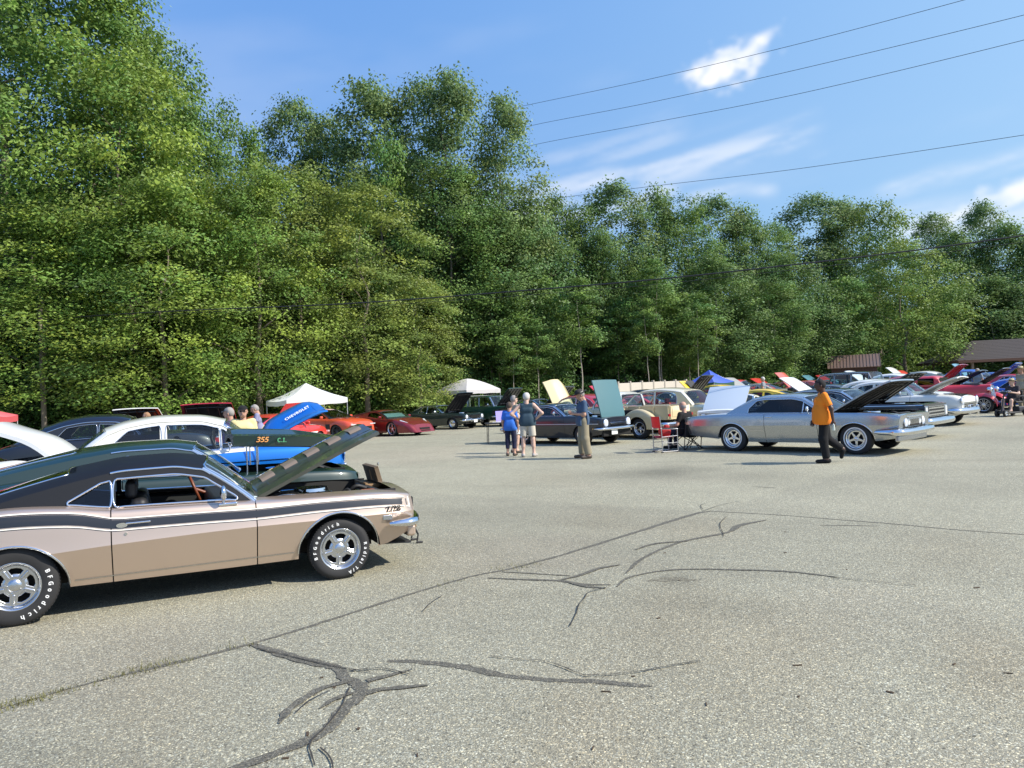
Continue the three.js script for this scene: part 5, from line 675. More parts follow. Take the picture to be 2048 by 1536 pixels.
park(makeCar(fifties({ paint: P.blue, roofPaint: P.cream, hood: [0.95, 2.16], top: [[2.24, 0.88], [2.0, 0.965], [1.46, 1.0], [0.7, 1.005], [0, 0.985], [-0.7, 0.965], [-1.46, 0.93], [-2.2, 0.86], [-2.66, 0.78]], hoodAngle: 29, linerPaint: P.blue, wheel: 'mag', hoodBulge: (u, q) => (0.20 * smooth(0.72, 0.12, q) + 0.03 * smooth(0.6, 0.72, q)) * smooth(-0.1, 0.35, u) * smooth(1.25, 0.8, u),
  cab: { ...fifties({}).cab, railMat: P.cream, seatMat: std(0.02, 0.03, 0.07, 0.6), windows: [{ x: [0.33, 0.66] }, { x: [-0.46, 0.29] }, { x: [-1.32, -0.56], cut: [[-1.34, 1.06], [-0.95, 1.42]], glass: tint }] },
  extra: (k) => { const hd = k.g.children.find((c) => c.name === 'hood'); for (const s of [1, -1]) { mesh('side_trim', merge([k.band(-2.5, 2.0, 0.80, 0.785, 0.008, s, 3)]), chrome, k.g); mesh('belt_paint', k.band(-2.3, 0.8, (x) => k.top(x) + 0.01, (x) => k.top(x) - 0.05, 0.002, s), P.cream, k.g); }
    mesh('lettering', text('CHEVROLET', 0.06, 0.004).rotateX(-0.95).rotateZ(-0.02).translate(0.78, 0.135, 0.40), whiteLetter, hd); for (const x of [0.62, 0.74]) mesh('prop_rod', bar([x + 0.1, 0.42, 0.97], [x + 0.1, 1.04, 0.955], 0.012, 6), chrome, k.g); } })), beside(5.75, 0.55), 64.5, 1.46, 0.9, 'blue and white fifties sedan with its blue hood raised', 1.04);

// ------------------------------------------------------------------ farther along the left side
const far = 1;
// white sports car at the edge with its front clamshell tipped up
park(makeCar(muscle({ paint: P.white, far, R: 0.32, fa: 1.24, ra: -1.24, xf: 2.25, xr: -2.1, crown: 0.10, door: [-0.7, 0.5], hood: [0.55, 2.15], hoodAngle: 26, hoodFront: true, hoodThick: 0.07, wheel: 'mag', archTrim: 0.01, top: [[2.25, 0.62], [1.9, 0.74], [1.3, 0.87], [0.7, 0.82], [0, 0.78], [-0.5, 0.80], [-1.2, 0.90], [-1.8, 0.85], [-2.1, 0.78]],
  cab: { pts: [[0.55, 0.86], [-0.05, 1.16], [-0.3, 1.2], [-0.6, 1.19], [-0.9, 1.14], [-1.6, 0.9]], hw: [0.74, 0.55], bow: 0.2, frameMat: P.crimson, windows: [{ x: [-0.6, 0.4] }], glass: darkTint, wsGlass: darkTint, railMat: blackTrim, twoSeat: true }, extra: (k) => { for (const s of [1, -1]) mesh('marker_lamp', rbox(0.16, 0.06, 0.02, 0.008, -1.85, 0.6, s * 0.9), redLens, k.g); } })), PX(170, 14.6), 80, 2.25, 0.0, 'white sports car with red trimmed windshield and arched front lid tipped up', 1.04);
// black rounded car
park(makeCar(fifties({ paint: P.black, far, roofPaint: P.black, cab: { pts: [[0.6, 1.08], [0.3, 1.42], [0.0, 1.50], [-0.5, 1.52], [-1.0, 1.46], [-1.5, 1.30], [-2.15, 0.98]], hw: [0.74, 0.60], drop: 0.09, crown: 0.09, bow: 0.12, windows: [{ x: [-0.3, 0.5] }, { x: [-1.2, -0.38], cut: [[-1.25, 1.05], [-0.95, 1.38]] }] }, top: [[2.24, 0.9], [2.0, 1.0], [1.46, 1.06], [0.7, 1.06], [0, 1.04], [-0.7, 1.02], [-1.46, 1.0], [-2.2, 0.92], [-2.66, 0.78]] })), PX(235, 20), 72, 0, 0, 'black rounded forties coupe between the white sports car and the white roofed sedan', 1.06);
park(makeCar(muscle({ paint: P.black, far, hoodAngle: 38, linerPaint: P.black, hoodPaint: P.cream, enginePaint: P.orangeRed, wheel: 'mag' })), PX(268, 24), 172, 1.9, 0, 'black coupe with white edged hood raised, orange under the hood', 1.04);
park(makeCar(muscle({ paint: P.red, far, hoodAngle: 40, linerPaint: P.black, hoodPaint: P.red, wheel: 'mag' })), PX(410, 21.5), 168, 1.9, 0, 'dark red coupe with a dark hood standing open behind the white sedan roof', 1.04);
park(makeCar(modern({ paint: P.race, far, hoodAngle: 55, linerPaint: P.race, hoodPaint: P.race, wheel: 'alloy', extra: (k) => { mesh('door_graphic', k.band(0.1, 1.2, 0.70, 0.52, 0.004, 1), P.white, k.g); } })), PX(568, 27.5), 16, 0.6, 0, 'bright red coupe with hood standing up and a white emblem on its flank', 1.02);
park(makeCar(modern({ paint: P.orangeRed, wheel: 'darkalloy', front: { grille: [0.40, 0.56, 0.5], bars: 4, barMat: blackTrim, boxes: [[0.655, 0.62, 0.05, 0.34]], valance: [0.16, 0.3] }, extra: (k) => { for (const s of [1, -1]) mesh('side_scoop', k.band(0.72, 1.0, 0.72, 0.5, 0.006, s), blackTrim, k.g); for (const s of [1, -1]) mesh('hood_scoop', rbox(0.4, 0.05, 0.2, 0.02, 1.35, 0.955, s * 0.33), blackTrim, k.g); } })), onGround(672, 880), 122, 1.36, 0.93, 'orange red modern muscle coupe facing the lane', 1.02);
// low red mid engined sports car
park(makeCar(modern({ paint: P.ruby, fa: 1.36, ra: -1.36, xf: 2.42, xr: -2.2, R: 0.34, rim: 0.26, wheel: 'star', noseLean: -0.9, crown: 0.03, shw: 0.9, top: [[2.42, 0.50], [2.2, 0.60], [1.8, 0.71], [1.36, 0.80], [0.95, 0.80], [0.3, 0.84], [-0.4, 0.92], [-1.2, 0.99], [-1.9, 1.0], [-2.2, 0.95]], bot: [[2.42, 0.16], [1.9, 0.14], [0, 0.17], [-1.8, 0.2], [-2.2, 0.3]], crease: [[2.42, 0.42], [1.36, 0.58], [0, 0.5], [-1.36, 0.66], [-2.2, 0.7]], plan: [[2.42, 0.56], [2.32, 0.74], [2.1, 0.88], [1.5, 0.96], [0.5, 0.92], [-0.5, 0.95], [-1.36, 0.98], [-2.0, 0.93], [-2.2, 0.82]], hood: [1.0, 2.2], door: [-0.45, 0.9],
  cab: { pts: [[1.0, 0.84], [0.2, 1.16], [-0.1, 1.215], [-0.5, 1.20], [-1.0, 1.12], [-1.9, 0.99]], hw: [0.84, 0.52], bow: 0.28, railMat: blackTrim, windows: [{ x: [-0.5, 0.7], glass: darkTint }], winTrim: false, twoSeat: true, wsGlass: phys(0.55, 0.75, 0.72, 0.0, { transmission: 1, thickness: 0, ior: 1.6 }), backGlass: tint },
  front: { grille: [0.22, 0.36, 0.3], bars: 3, barMat: blackTrim, valance: [0.13, 0.2] }, extra: (k) => { for (const s of [1, -1]) { mesh('headlight', rbox(0.42, 0.05, 0.1, 0.02, 0, 0, 0).rotateZ(-0.35).rotateY(s * 0.5).translate(1.98, 0.66, s * 0.68), lampGlass, k.g); mesh('air_intake', rbox(0.1, 0.16, 0.36, 0.03, 2.36, 0.32, s * 0.58), blackTrim, k.g); mesh('side_scoop', k.band(-0.75, -0.4, 0.85, 0.45, 0.006, s), blackTrim, k.g); } mesh('sunshade', rbox(0.02, 0.34, 1.2, 0.008, 0, 0, 0).rotateZ(1.05).translate(0.62, 0.97, 0), std(0.55, 0.62, 0.6, 0.35, { metalness: 0.6 }), k.g); } })), onGround(782, 873), 128, 1.36, 0.96, 'low dark red sports car with pale sunshade in its windshield', 1.02);
const nova = { fa: 1.41, ra: -1.41, xf: 2.28, xr: -2.56, R: 0.325, rim: 0.19, wheel: 'disc', cab: { pts: [[0.62, 0.93], [0.0, 1.28], [-0.3, 1.335], [-0.7, 1.33], [-1.1, 1.25], [-2.0, 0.93]], hw: [0.78, 0.60], bow: 0.13, windows: [{ x: [-0.5, 0.5] }, { x: [-1.15, -0.55], cut: [[-1.2, 0.95], [-0.85, 1.25]] }] }, door: [-0.6, 0.62], hood: [0.68, 2.18], front: { grille: [0.56, 0.76, 0.5], bars: 4, posts: 12, lights: [[0.66, 0.66, 0.1]], bumper: { y: 0.47, h: 0.11, bow: 0.06, guards: 0.4 }, plate: [0.2, 0.42, 0.15], valance: [0.28, 0.4] } };
park(makeCar(muscle({ ...nova, paint: P.darkGreen, hoodAngle: 48 })), onGround(905, 859), 126, 1.41, 0.86, 'dark green compact coupe with black hood raised and chrome grille', 1.0);
const boxy = (o) => fifties({ fa: 1.35, ra: -1.35, xf: 2.15, xr: -2.4, R: 0.37, rim: 0.2, top: [[2.15, 1.06], [1.8, 1.1], [0.7, 1.12], [-1, 1.12], [-2.4, 1.1]], bot: [[2.15, 0.48], [0, 0.4], [-2.4, 0.5]], crease: [[2.15, 0.85], [-2.4, 0.85]], plan: [[2.15, 0.84], [2.1, 0.88], [1.8, 0.92], [-2.2, 0.92], [-2.4, 0.88]], hood: [0.8, 2.1], door: [-0.4, 0.72], round: 0.7, shw: 0.93, crown: 0.04, cab: { pts: [[0.72, 1.14], [0.36, 1.66], [0.0, 1.73], [-1.5, 1.74], [-2.1, 1.70], [-2.36, 1.12]], hw: [0.82, 0.72], drop: 0.03, bow: 0.06, backV: 0.88, windows: [{ x: [-0.35, 0.58] }, { x: [-1.2, -0.45] }, { x: [-2.1, -1.3] }] }, front: { grille: [0.66, 0.98, 0.55], bars: 5, lights: [[0.88, 0.7, 0.1]], bumper: { y: 0.55, h: 0.16 } }, ...o });
park(makeCar(boxy({ paint: P.wagon, far, hoodAngle: 50, linerPaint: P.black, roofPaint: P.wagon })), PX(985, 43.5), 128, 0, 0, 'green boxy wagon with its hood raised behind the table with purple sheet', 1.0);
park(makeCar(muscle({ ...nova, paint: P.black, far, hoodAngle: 44, linerPaint: P.black, hoodPaint: P.black })), PX(1078, 41), 128, 0, 0, 'black car with dark raised hood behind the white haired man', 1.04);
park(makeCar(fifties({ paint: P.red, far, hoodPaint: P.custard, hoodAngle: 62, linerPaint: P.red, hoodBulge: (u, q) => 0.2 * smooth(0.9, 0.2, q) })), PX(1118, 33.5), 317, 1.1, 0, 'dark red old car wearing a bulging cream yellow hood, raised', 1.0);
// dark hatchback with the teal hood
park(makeCar(muscle({ paint: P.navy, hoodPaint: P.teal, hoodFront: true, hoodAngle: 72, linerPaint: P.black, fa: 1.23, ra: -1.23, xf: 2.02, xr: -2.3, R: 0.31, tw: [0.2, 0.2], R2: [0.31, 0.31], rim: 0.185, arch: [0.36, 0.36], wheel: 'mag', door: [-0.75, 0.55], hood: [0.70, 1.9], plan: [[2.02, 0.74], [1.95, 0.79], [1.7, 0.82], [0, 0.835], [-1.9, 0.82], [-2.2, 0.76], [-2.3, 0.7]],
  top: [[2.02, 0.80], [1.7, 0.85], [1.2, 0.885], [0.5, 0.90], [-0.6, 0.90], [-1.2, 0.92], [-1.9, 0.88], [-2.3, 0.80]], bot: [[2.02, 0.34], [1.0, 0.22], [-1.0, 0.22], [-2.3, 0.36]], crease: [[2.02, 0.66], [0, 0.62], [-2.3, 0.64]], cab: { pts: [[0.52, 0.92], [-0.06, 1.25], [-0.35, 1.295], [-0.8, 1.285], [-1.2, 1.21], [-2.1, 0.90]], hw: [0.74, 0.58], bow: 0.12, windows: [{ x: [-0.68, 0.42] }, { x: [-1.35, -0.73], cut: [[-1.4, 0.94], [-0.98, 1.25]] }] },
  front: { grille: [0.58, 0.72, 0.36], bars: 5, lights: [[0.68, 0.58, 0.105]], bumper: { y: 0.50, h: 0.09, bow: 0.08, d: 0.1, off: 0.09 }, plate: [0.10, 0.39, 0.28], valance: [0.26, 0.46] }, extra: (k) => { for (const s of [1, -1]) { mesh('side_trim', k.band(-2.2, 1.9, 0.665, 0.645, 0.006, s, 3), std(0.5, 0.5, 0.52, 0.4), k.g); const p = k.surf(1.72, k.qAtY(1.72, 0.5)); mesh('marker_lamp', rbox(0.12, 0.05, 0.016, 0.006, 1.72, 0.5, s * (p[2] + 0.005)), amberLens, k.g); } } })), onGround(1164, 891), 134, 1.23, 0.8, 'dark navy hatchback with its teal hood standing up', 1.04);
// ------------------------------------------------------------------ the long row on the right
const riviera = { fa: 1.485, ra: -1.485, xf: 2.36, xr: -2.92, R: 0.345, tw: [0.21, 0.21], R2: [0.345, 0.345], rim: 0.205, arch: [0.40, 0.40], archK: 0.9, tuck: 0.9, round: 0.98, shw: 0.945, shm: 0.995, crown: 0.02, noseLean: 0.22,
  top: [[2.36, 0.835], [2.1, 0.885], [1.6, 0.912], [0.9, 0.912], [0, 0.905], [-0.8, 0.91], [-1.3, 0.915], [-2.0, 0.90], [-2.6, 0.865], [-2.92, 0.82]], bot: [[2.36, 0.36], [1.9, 0.30], [1.0, 0.24], [-1.0, 0.24], [-1.9, 0.3], [-2.92, 0.40]], crease: [[2.36, 0.64], [0, 0.64], [-2.92, 0.62]], plan: [[2.36, 0.87], [2.3, 0.895], [2.0, 0.93], [1.4, 0.945], [0, 0.935], [-1.0, 0.955], [-1.6, 0.96], [-2.4, 0.92], [-2.8, 0.86], [-2.92, 0.80]], hood: [0.86, 2.28], door: [-0.62, 0.66] };
park(makeCar(muscle({ ...riviera, paint: P.silver, hoodPaint: P.silver, hoodAngle: 29, linerPaint: std(0.05, 0.045, 0.035, 0.7), wheel: 'mag', whitewall: [0.022, 0.048], archTrim: 0.014, archTrimMat: chrome, mirrors: [1],
  cab: { pts: [[0.80, 0.93], [0.2, 1.29], [-0.08, 1.338], [-0.7, 1.338], [-1.04, 1.285], [-1.72, 0.94]], hw: [0.80, 0.62], bow: 0.12, backV: 0.8, pillarMat: null, windows: [{ x: [0.27, 0.66], cut: [[0.25, 1.3], [0.6, 1.0]], glass: tint }, { x: [-1.2, 0.25], cut: [[-1.2, 0.93], [-0.86, 1.3]], glass: darkTint }], winTrim: 0.008, frameMat: chrome },
  front: { grille: [0.58, 0.79, 0.42], bars: 9, lights: [[0.68, 0.50, 0.085], [0.68, 0.30, 0.0001]], bumper: { y: 0.49, h: 0.14, d: 0.12, bow: 0.06, off: 0.10, back: 0.4 }, valance: [0.28, 0.42], valanceMat: dullChrome }, rearEnd: { bumper: { y: 0.46, h: 0.12, w: 0.8, back: 0.05, off: 0.02 }, lamps: [[0.6, 0.6, 0.1, 0.2]] },
  extra: (k) => { for (const s of [1, -1]) { mesh('side_trim', k.band(-1.05, 1.05, 0.335, 0.30, 0.006, s, 3), chrome, k.g); mesh('lamp_grille', rbox(0.05, 0.34, 0.2, 0.02, 2.37, 0.68, s * 0.765), dullChrome, k.g); for (const y of [0.60, 0.53]) mesh('flank_vent', k.band(-1.0, -0.66, y, y - 0.02, 0.006, s, 3), dullChrome, k.g); const p = k.surf(-0.5, k.qAtY(-0.5, 0.84)); mesh('door_handle', rbox(0.15, 0.028, 0.03, 0.012, -0.5, 0.84, s * (p[2] + 0.014)), chrome, k.g); mesh('headlight', new THREE.SphereGeometry(0.085, 16, 10).scale(0.35, 1, 1).translate(2.385, 0.68, s * 0.32), lampGlass, k.g); } } })), onGround(1712, 910), 137, 1.485, 0.9, 'silver sixties coupe with whitewall tyres and its hood raised', 1.06);
const slab = (o) => muscle({ ...riviera, fa: 1.6, ra: -1.55, xf: 2.55, xr: -3.0, noseLean: 0, top: [[2.55, 0.90], [2.2, 0.94], [0, 0.95], [-1.4, 0.97], [-3.0, 0.9]], round: 0.95, shw: 0.95, hood: [0.9, 2.4], front: { grille: [0.58, 0.84, 0.6], bars: 3, posts: 14, boxes: [[0.71, 0.75, 0.24, 0.13]], bumper: { y: 0.46, h: 0.18, d: 0.13, bow: 0.04, off: 0.12 }, valance: [0.28, 0.4] },
  cab: { pts: [[0.84, 0.98], [0.3, 1.34], [0.0, 1.39], [-0.8, 1.39], [-1.2, 1.33], [-1.85, 0.99]], hw: [0.82, 0.66], bow: 0.1, windows: [{ x: [-0.5, 0.7], glass: tint }, { x: [-1.3, -0.56], cut: [[-1.3, 1.0], [-1.05, 1.35]], glass: tint }] }, ...o });
const row = (n, along = 0) => { const p = onGround(1712, 910); return new THREE.Vector3(p.x + 0.7314 * n + 0.682 * along, 0, p.z - 0.682 * n + 0.7314 * along); };
park(makeCar(slab({ paint: P.black, hoodAngle: 34, linerPaint: P.black, wheel: 'disc', extra: (k) => { for (const s of [1, -1]) mesh('lamp_frame', rbox(0.03, 0.30, 0.2, 0.02, 2.555, 0.71, s * 0.745), dullChrome, k.g); mesh('side_trim', k.band(-2.9, 2.5, 0.90, 0.885, 0.005, 0, 3), chrome, k.g); } })), PX(1870, 21.4), 137, 2.55, 0, 'long black sedan with black hood raised beyond the silver coupe', 1.05);
park(makeCar(fifties({ paint: P.cream, roofPaint: P.cream, hoodAngle: 27, linerPaint: P.cream, wheel: 'disc', front: { grille: [0.5, 0.74, 0.62], bars: 4, posts: 6, lights: [[0.80, 0.74, 0.11]], bumper: { y: 0.48, h: 0.19, d: 0.16, bow: 0.16, guards: 0.42 } } })), PX(1938, 26.0), 137, 2.24, 0, 'cream fifties sedan with chrome front and long cream hood raised', 1.05);
park(makeCar(fifties({ paint: P.white, far: 1, roofPaint: P.cream, hoodPaint: P.white })), PX(1748, 29.5), 137, -0.4, 0, 'white sedan with a long white roof behind the orange shirt', 1.05);
// cream stepside pickup, tail toward the lane
{
  const K = makeCar(fifties({ paint: P.butter, roofPaint: P.cream, bed: true, fa: 1.55, ra: -1.45, xf: 2.35, xr: -0.55, R: 0.355, rim: 0.22, tw: [0.22, 0.25], wheel: 'mag', arch: [0.4, 0], door: [-0.42, 0.62], hood: [0.85, 2.2], top: [[2.35, 1.0], [1.5, 1.06], [0.6, 1.06], [-0.55, 1.04]], bot: [[2.35, 0.45], [0, 0.36], [-0.55, 0.36]], crease: [[2.35, 0.75], [-0.55, 0.75]], plan: [[2.35, 0.82], [2.1, 0.9], [0, 0.86], [-0.55, 0.84]],
    cab: { pts: [[0.78, 1.08], [0.46, 1.55], [0.2, 1.62], [-0.2, 1.63], [-0.46, 1.56], [-0.52, 1.08]], hw: [0.78, 0.66], bow: 0.16, drop: 0.05, windows: [{ x: [-0.38, 0.66] }], twoSeat: true, seatX: -0.22, seatMat: redInside, backV: 0.8, headrest: false }, trackK: 1.0,
    extra: (k) => {
      const bd = [box(1.95, 0.03, 1.1, -1.6, 0.72, 0), box(1.95, 0.46, 0.035, -1.6, 0.87, 0.55), box(1.95, 0.46, 0.035, -1.6, 0.87, -0.55)]; mesh('truck_bed', merge(bd), P.butter, k.g);
      for (const s of [1, -1]) { mesh('bed_rail', bar([-2.58, 1.11, s * 0.55], [-0.62, 1.11, s * 0.55], 0.028, 8), P.butter, k.g); for (const x of [-2.5, -1.9, -1.3, -0.75]) mesh('stake_pocket', rbox(0.07, 0.44, 0.05, 0.01, x, 0.88, s * 0.585), P.butter, k.g);
        const fg = grid(28, 12, (u, v) => { const a = Math.PI * (1.02 - u * 1.04), r = lerp(0.52, 0.60, v) + 0.10 * Math.sin(Math.PI * v), x = -1.45 + Math.cos(a) * (r + 0.18 * Math.abs(Math.cos(a))), y = 0.36 + Math.max(-0.05, Math.sin(a)) * r * 1.02; return [x, y, s * lerp(0.93, 0.56, v * v)]; }); mesh('rear_fender', merge([fg, grid(28, 2, (u, v) => { const a = Math.PI * (1.02 - u * 1.04), r = lerp(0.52, 0.40, v), x = -1.45 + Math.cos(a) * (r + 0.18 * Math.abs(Math.cos(a)) * (1 - v)), y = 0.36 + Math.max(-0.05, Math.sin(a)) * r * 1.02; return [x, y, s * (0.93 + 0.012 * v)]; })]), new THREE.MeshPhysicalMaterial().copy(P.butter), k.g).material.side = THREE.DoubleSide;
        mesh('tail_light', new THREE.CylinderGeometry(0.05, 0.05, 0.05, 16).rotateZ(Math.PI / 2).translate(-2.6, 0.8, s * 0.64), redLens, k.g); }
      mesh('tailgate', merge([rbox(0.045, 0.46, 1.1, 0.015, -2.58, 0.88, 0), rbox(0.02, 0.3, 0.95, 0.01, -2.605, 0.88, 0)]), P.butter, k.g); for (let i = 0; i < 7; i++) mesh('bed_plank', rbox(1.9, 0.02, 0.13, 0.004, -1.6, 0.745, (i - 3) * 0.15), tanInside, k.g);
      bumper(k, -2.66, 0.85, 0.5, 0.14, 0.1, { bow: 0.05 }); mesh('frame_rail', merge([box(2.1, 0.12, 0.08, -1.6, 0.55, 0.4), box(2.1, 0.12, 0.08, -1.6, 0.55, -0.4)]), under, k.g);
    } }));
  park(K, onGround(1277, 879), 318, -1.45, -0.9, 'cream yellow stepside pickup with bulging rear fender behind the seated man', 1.0, 'pickup');
}
park(makeCar(wagon50({ paint: P.custard, roofPaint: paint(0.74, 0.68, 0.50), far: 1, cab: { pillarMat: P.custard, seatMat: redInside, inMat: redInside, glass: glass }, rearEnd: { bumper: { y: 0.5, h: 0.15 }, lamps: [[0.75, 0.7, 0.15, 0.15]] } })), PX(1322, 29.4), 316, -0.3, 0, 'cream wagon with pale roof and red interior beyond the pickup', 1.05);
park(makeCar(muscle({ paint: P.white, far: 1, hoodPaint: P.ice, hoodFront: true, hoodAngle: 29, linerPaint: P.black, door: [-0.6, 0.5], cab: { ...muscle({}).cab, glass: darkTint } })), PX(1452, 26.6), 208, 1.5, 0, 'white car with its wide pale blue hood tipped forward behind the silver coupe', 1.04);
// ------------------------------------------------------------------ the crowd of cars behind
const back = [
  [modern({ paint: P.yellow, far: 1, wheel: 'darkalloy' }), 1508, 30, 308, 'yellow modern coupe with dark glass beyond the silver roof'],
  [modern({ paint: P.yellow, far: 1, hoodAngle: 50, hoodPaint: P.yellow, linerPaint: P.yellow, extra: (k) => mesh('hood_insert', rbox(0.7, 0.02, 0.7, 0.01, 0.55, 0.06, 0), blackTrim, k.g.children.find((c) => c.name === 'hood')) }), 1425, 42, 318, 'yellow car with its yellow and black hood raised beside the blue canopy'],
  [muscle({ paint: P.black, far: 1, hoodAngle: 48, linerPaint: P.black }), 1352, 38, 130, 'black coupe with black hood raised beyond the cream wagon'],
  [modern({ paint: P.graphite, far: 1 }), 1300, 39, 128, 'low dark grey coupe in front of the white wall'],
  [muscle({ paint: P.crimson, far: 1, hoodAngle: 40, linerPaint: P.red }), 1262, 34, 318, 'red car showing between the teal hood and the cream wagon'],
  [muscle({ paint: P.greige, far: 1, hoodAngle: 36, hoodPaint: P.greige }), 1510, 46, 322, 'beige car with its beige hood raised beside the blue canopy'],
  [fifties({ paint: P.race, far: 1, roofPaint: P.race }), 1480, 52, 130, 'small red car far back below the dark trees'],
  [muscle({ paint: P.race, far: 1, hoodAngle: 32, linerPaint: P.race }), 1560, 56, 318, 'red car with a small red hood raised near the man in plaid'],
  [muscle({ paint: P.coral, far: 1, hoodAngle: 48, linerPaint: P.coral }), 1606, 54, 318, 'coral red car with hood standing steeply'],
  [muscle({ paint: P.olive, far: 1, hoodPaint: P.cream, hoodAngle: 36 }), 1650, 36, 320, 'dark olive coupe with a cream hood raised left of the orange shirt'],
  [muscle({ paint: P.aqua, far: 1, hoodAngle: 38, linerPaint: P.aqua }), 1655, 64, 320, 'aqua car with hood raised far back by the shed'],
  [muscle({ paint: P.brown, far: 1, hoodPaint: P.red, hoodAngle: 36 }), 1684, 64, 320, 'brown car with a maroon hood raised far back by the shed'],
  [boxy({ paint: P.black, far: 1, roofPaint: P.black }), 1668, 41, 318, 'black boxy wagon in front of the shed'],
  [fifties({ paint: P.white, far: 1, roofPaint: P.white, hoodAngle: 40, linerPaint: P.white }), 1772, 42, 318, 'white old car just in front of the shed door'],
  [fifties({ paint: P.cream, far: 1, hoodAngle: 46, linerPaint: P.cream }), 1838, 52, 318, 'cream car with hood standing up under the bright tree'],
  [muscle({ paint: P.race, far: 1, hoodAngle: 40, linerPaint: P.race }), 1850, 64, 318, 'red car far back under the bright tree'],
  [fifties({ paint: P.black, far: 1, hoodAngle: 30, linerPaint: P.black, roofPaint: P.black }), 1868, 36, 137, 'black old car in the dark cluster before the pavilion'],
  [fifties({ paint: P.red, far: 1, roofPaint: P.red, hoodAngle: 46, linerPaint: P.red, hoodPaint: P.red }), 1838, 35, 137, 'maroon old car with its red hood raised high'],
  [muscle({ paint: P.brown, far: 1, hoodPaint: P.brown, hoodAngle: 34, linerPaint: P.brown }), 1922, 37, 137, 'car with a bulging grey brown hood raised before the blue cars'],
  [muscle({ paint: P.royal, far: 1, hoodPaint: P.royal, hoodAngle: 42, linerPaint: P.royal }), 1962, 42, 137, 'blue coupe with blue hood raised before the pavilion'],
  [fifties({ paint: P.royal, far: 1, roofPaint: P.royal }), 1950, 46, 137, 'blue old sedan just before the pavilion posts'],
  [muscle({ paint: P.royal, far: 1, hoodPaint: P.aqua, hoodAngle: 50 }), 1968, 52, 318, 'blue car with a lighter blue hood raised under the pavilion eave'],
  [muscle({ paint: P.crimson, far: 1, roofPaint: P.crimson, hoodAngle: 20 }), 2042, 40, 137, 'red car cut by the edge beside the standing man in a straw hat'],
  [muscle({ paint: P.royal, far: 1 }), 2060, 33, 137, 'blue car behind the mobility scooter']];
for (const [S, px, z, a, l] of back) park(makeCar(S), PX(px, z), a, 0, 0, l, 1.04);
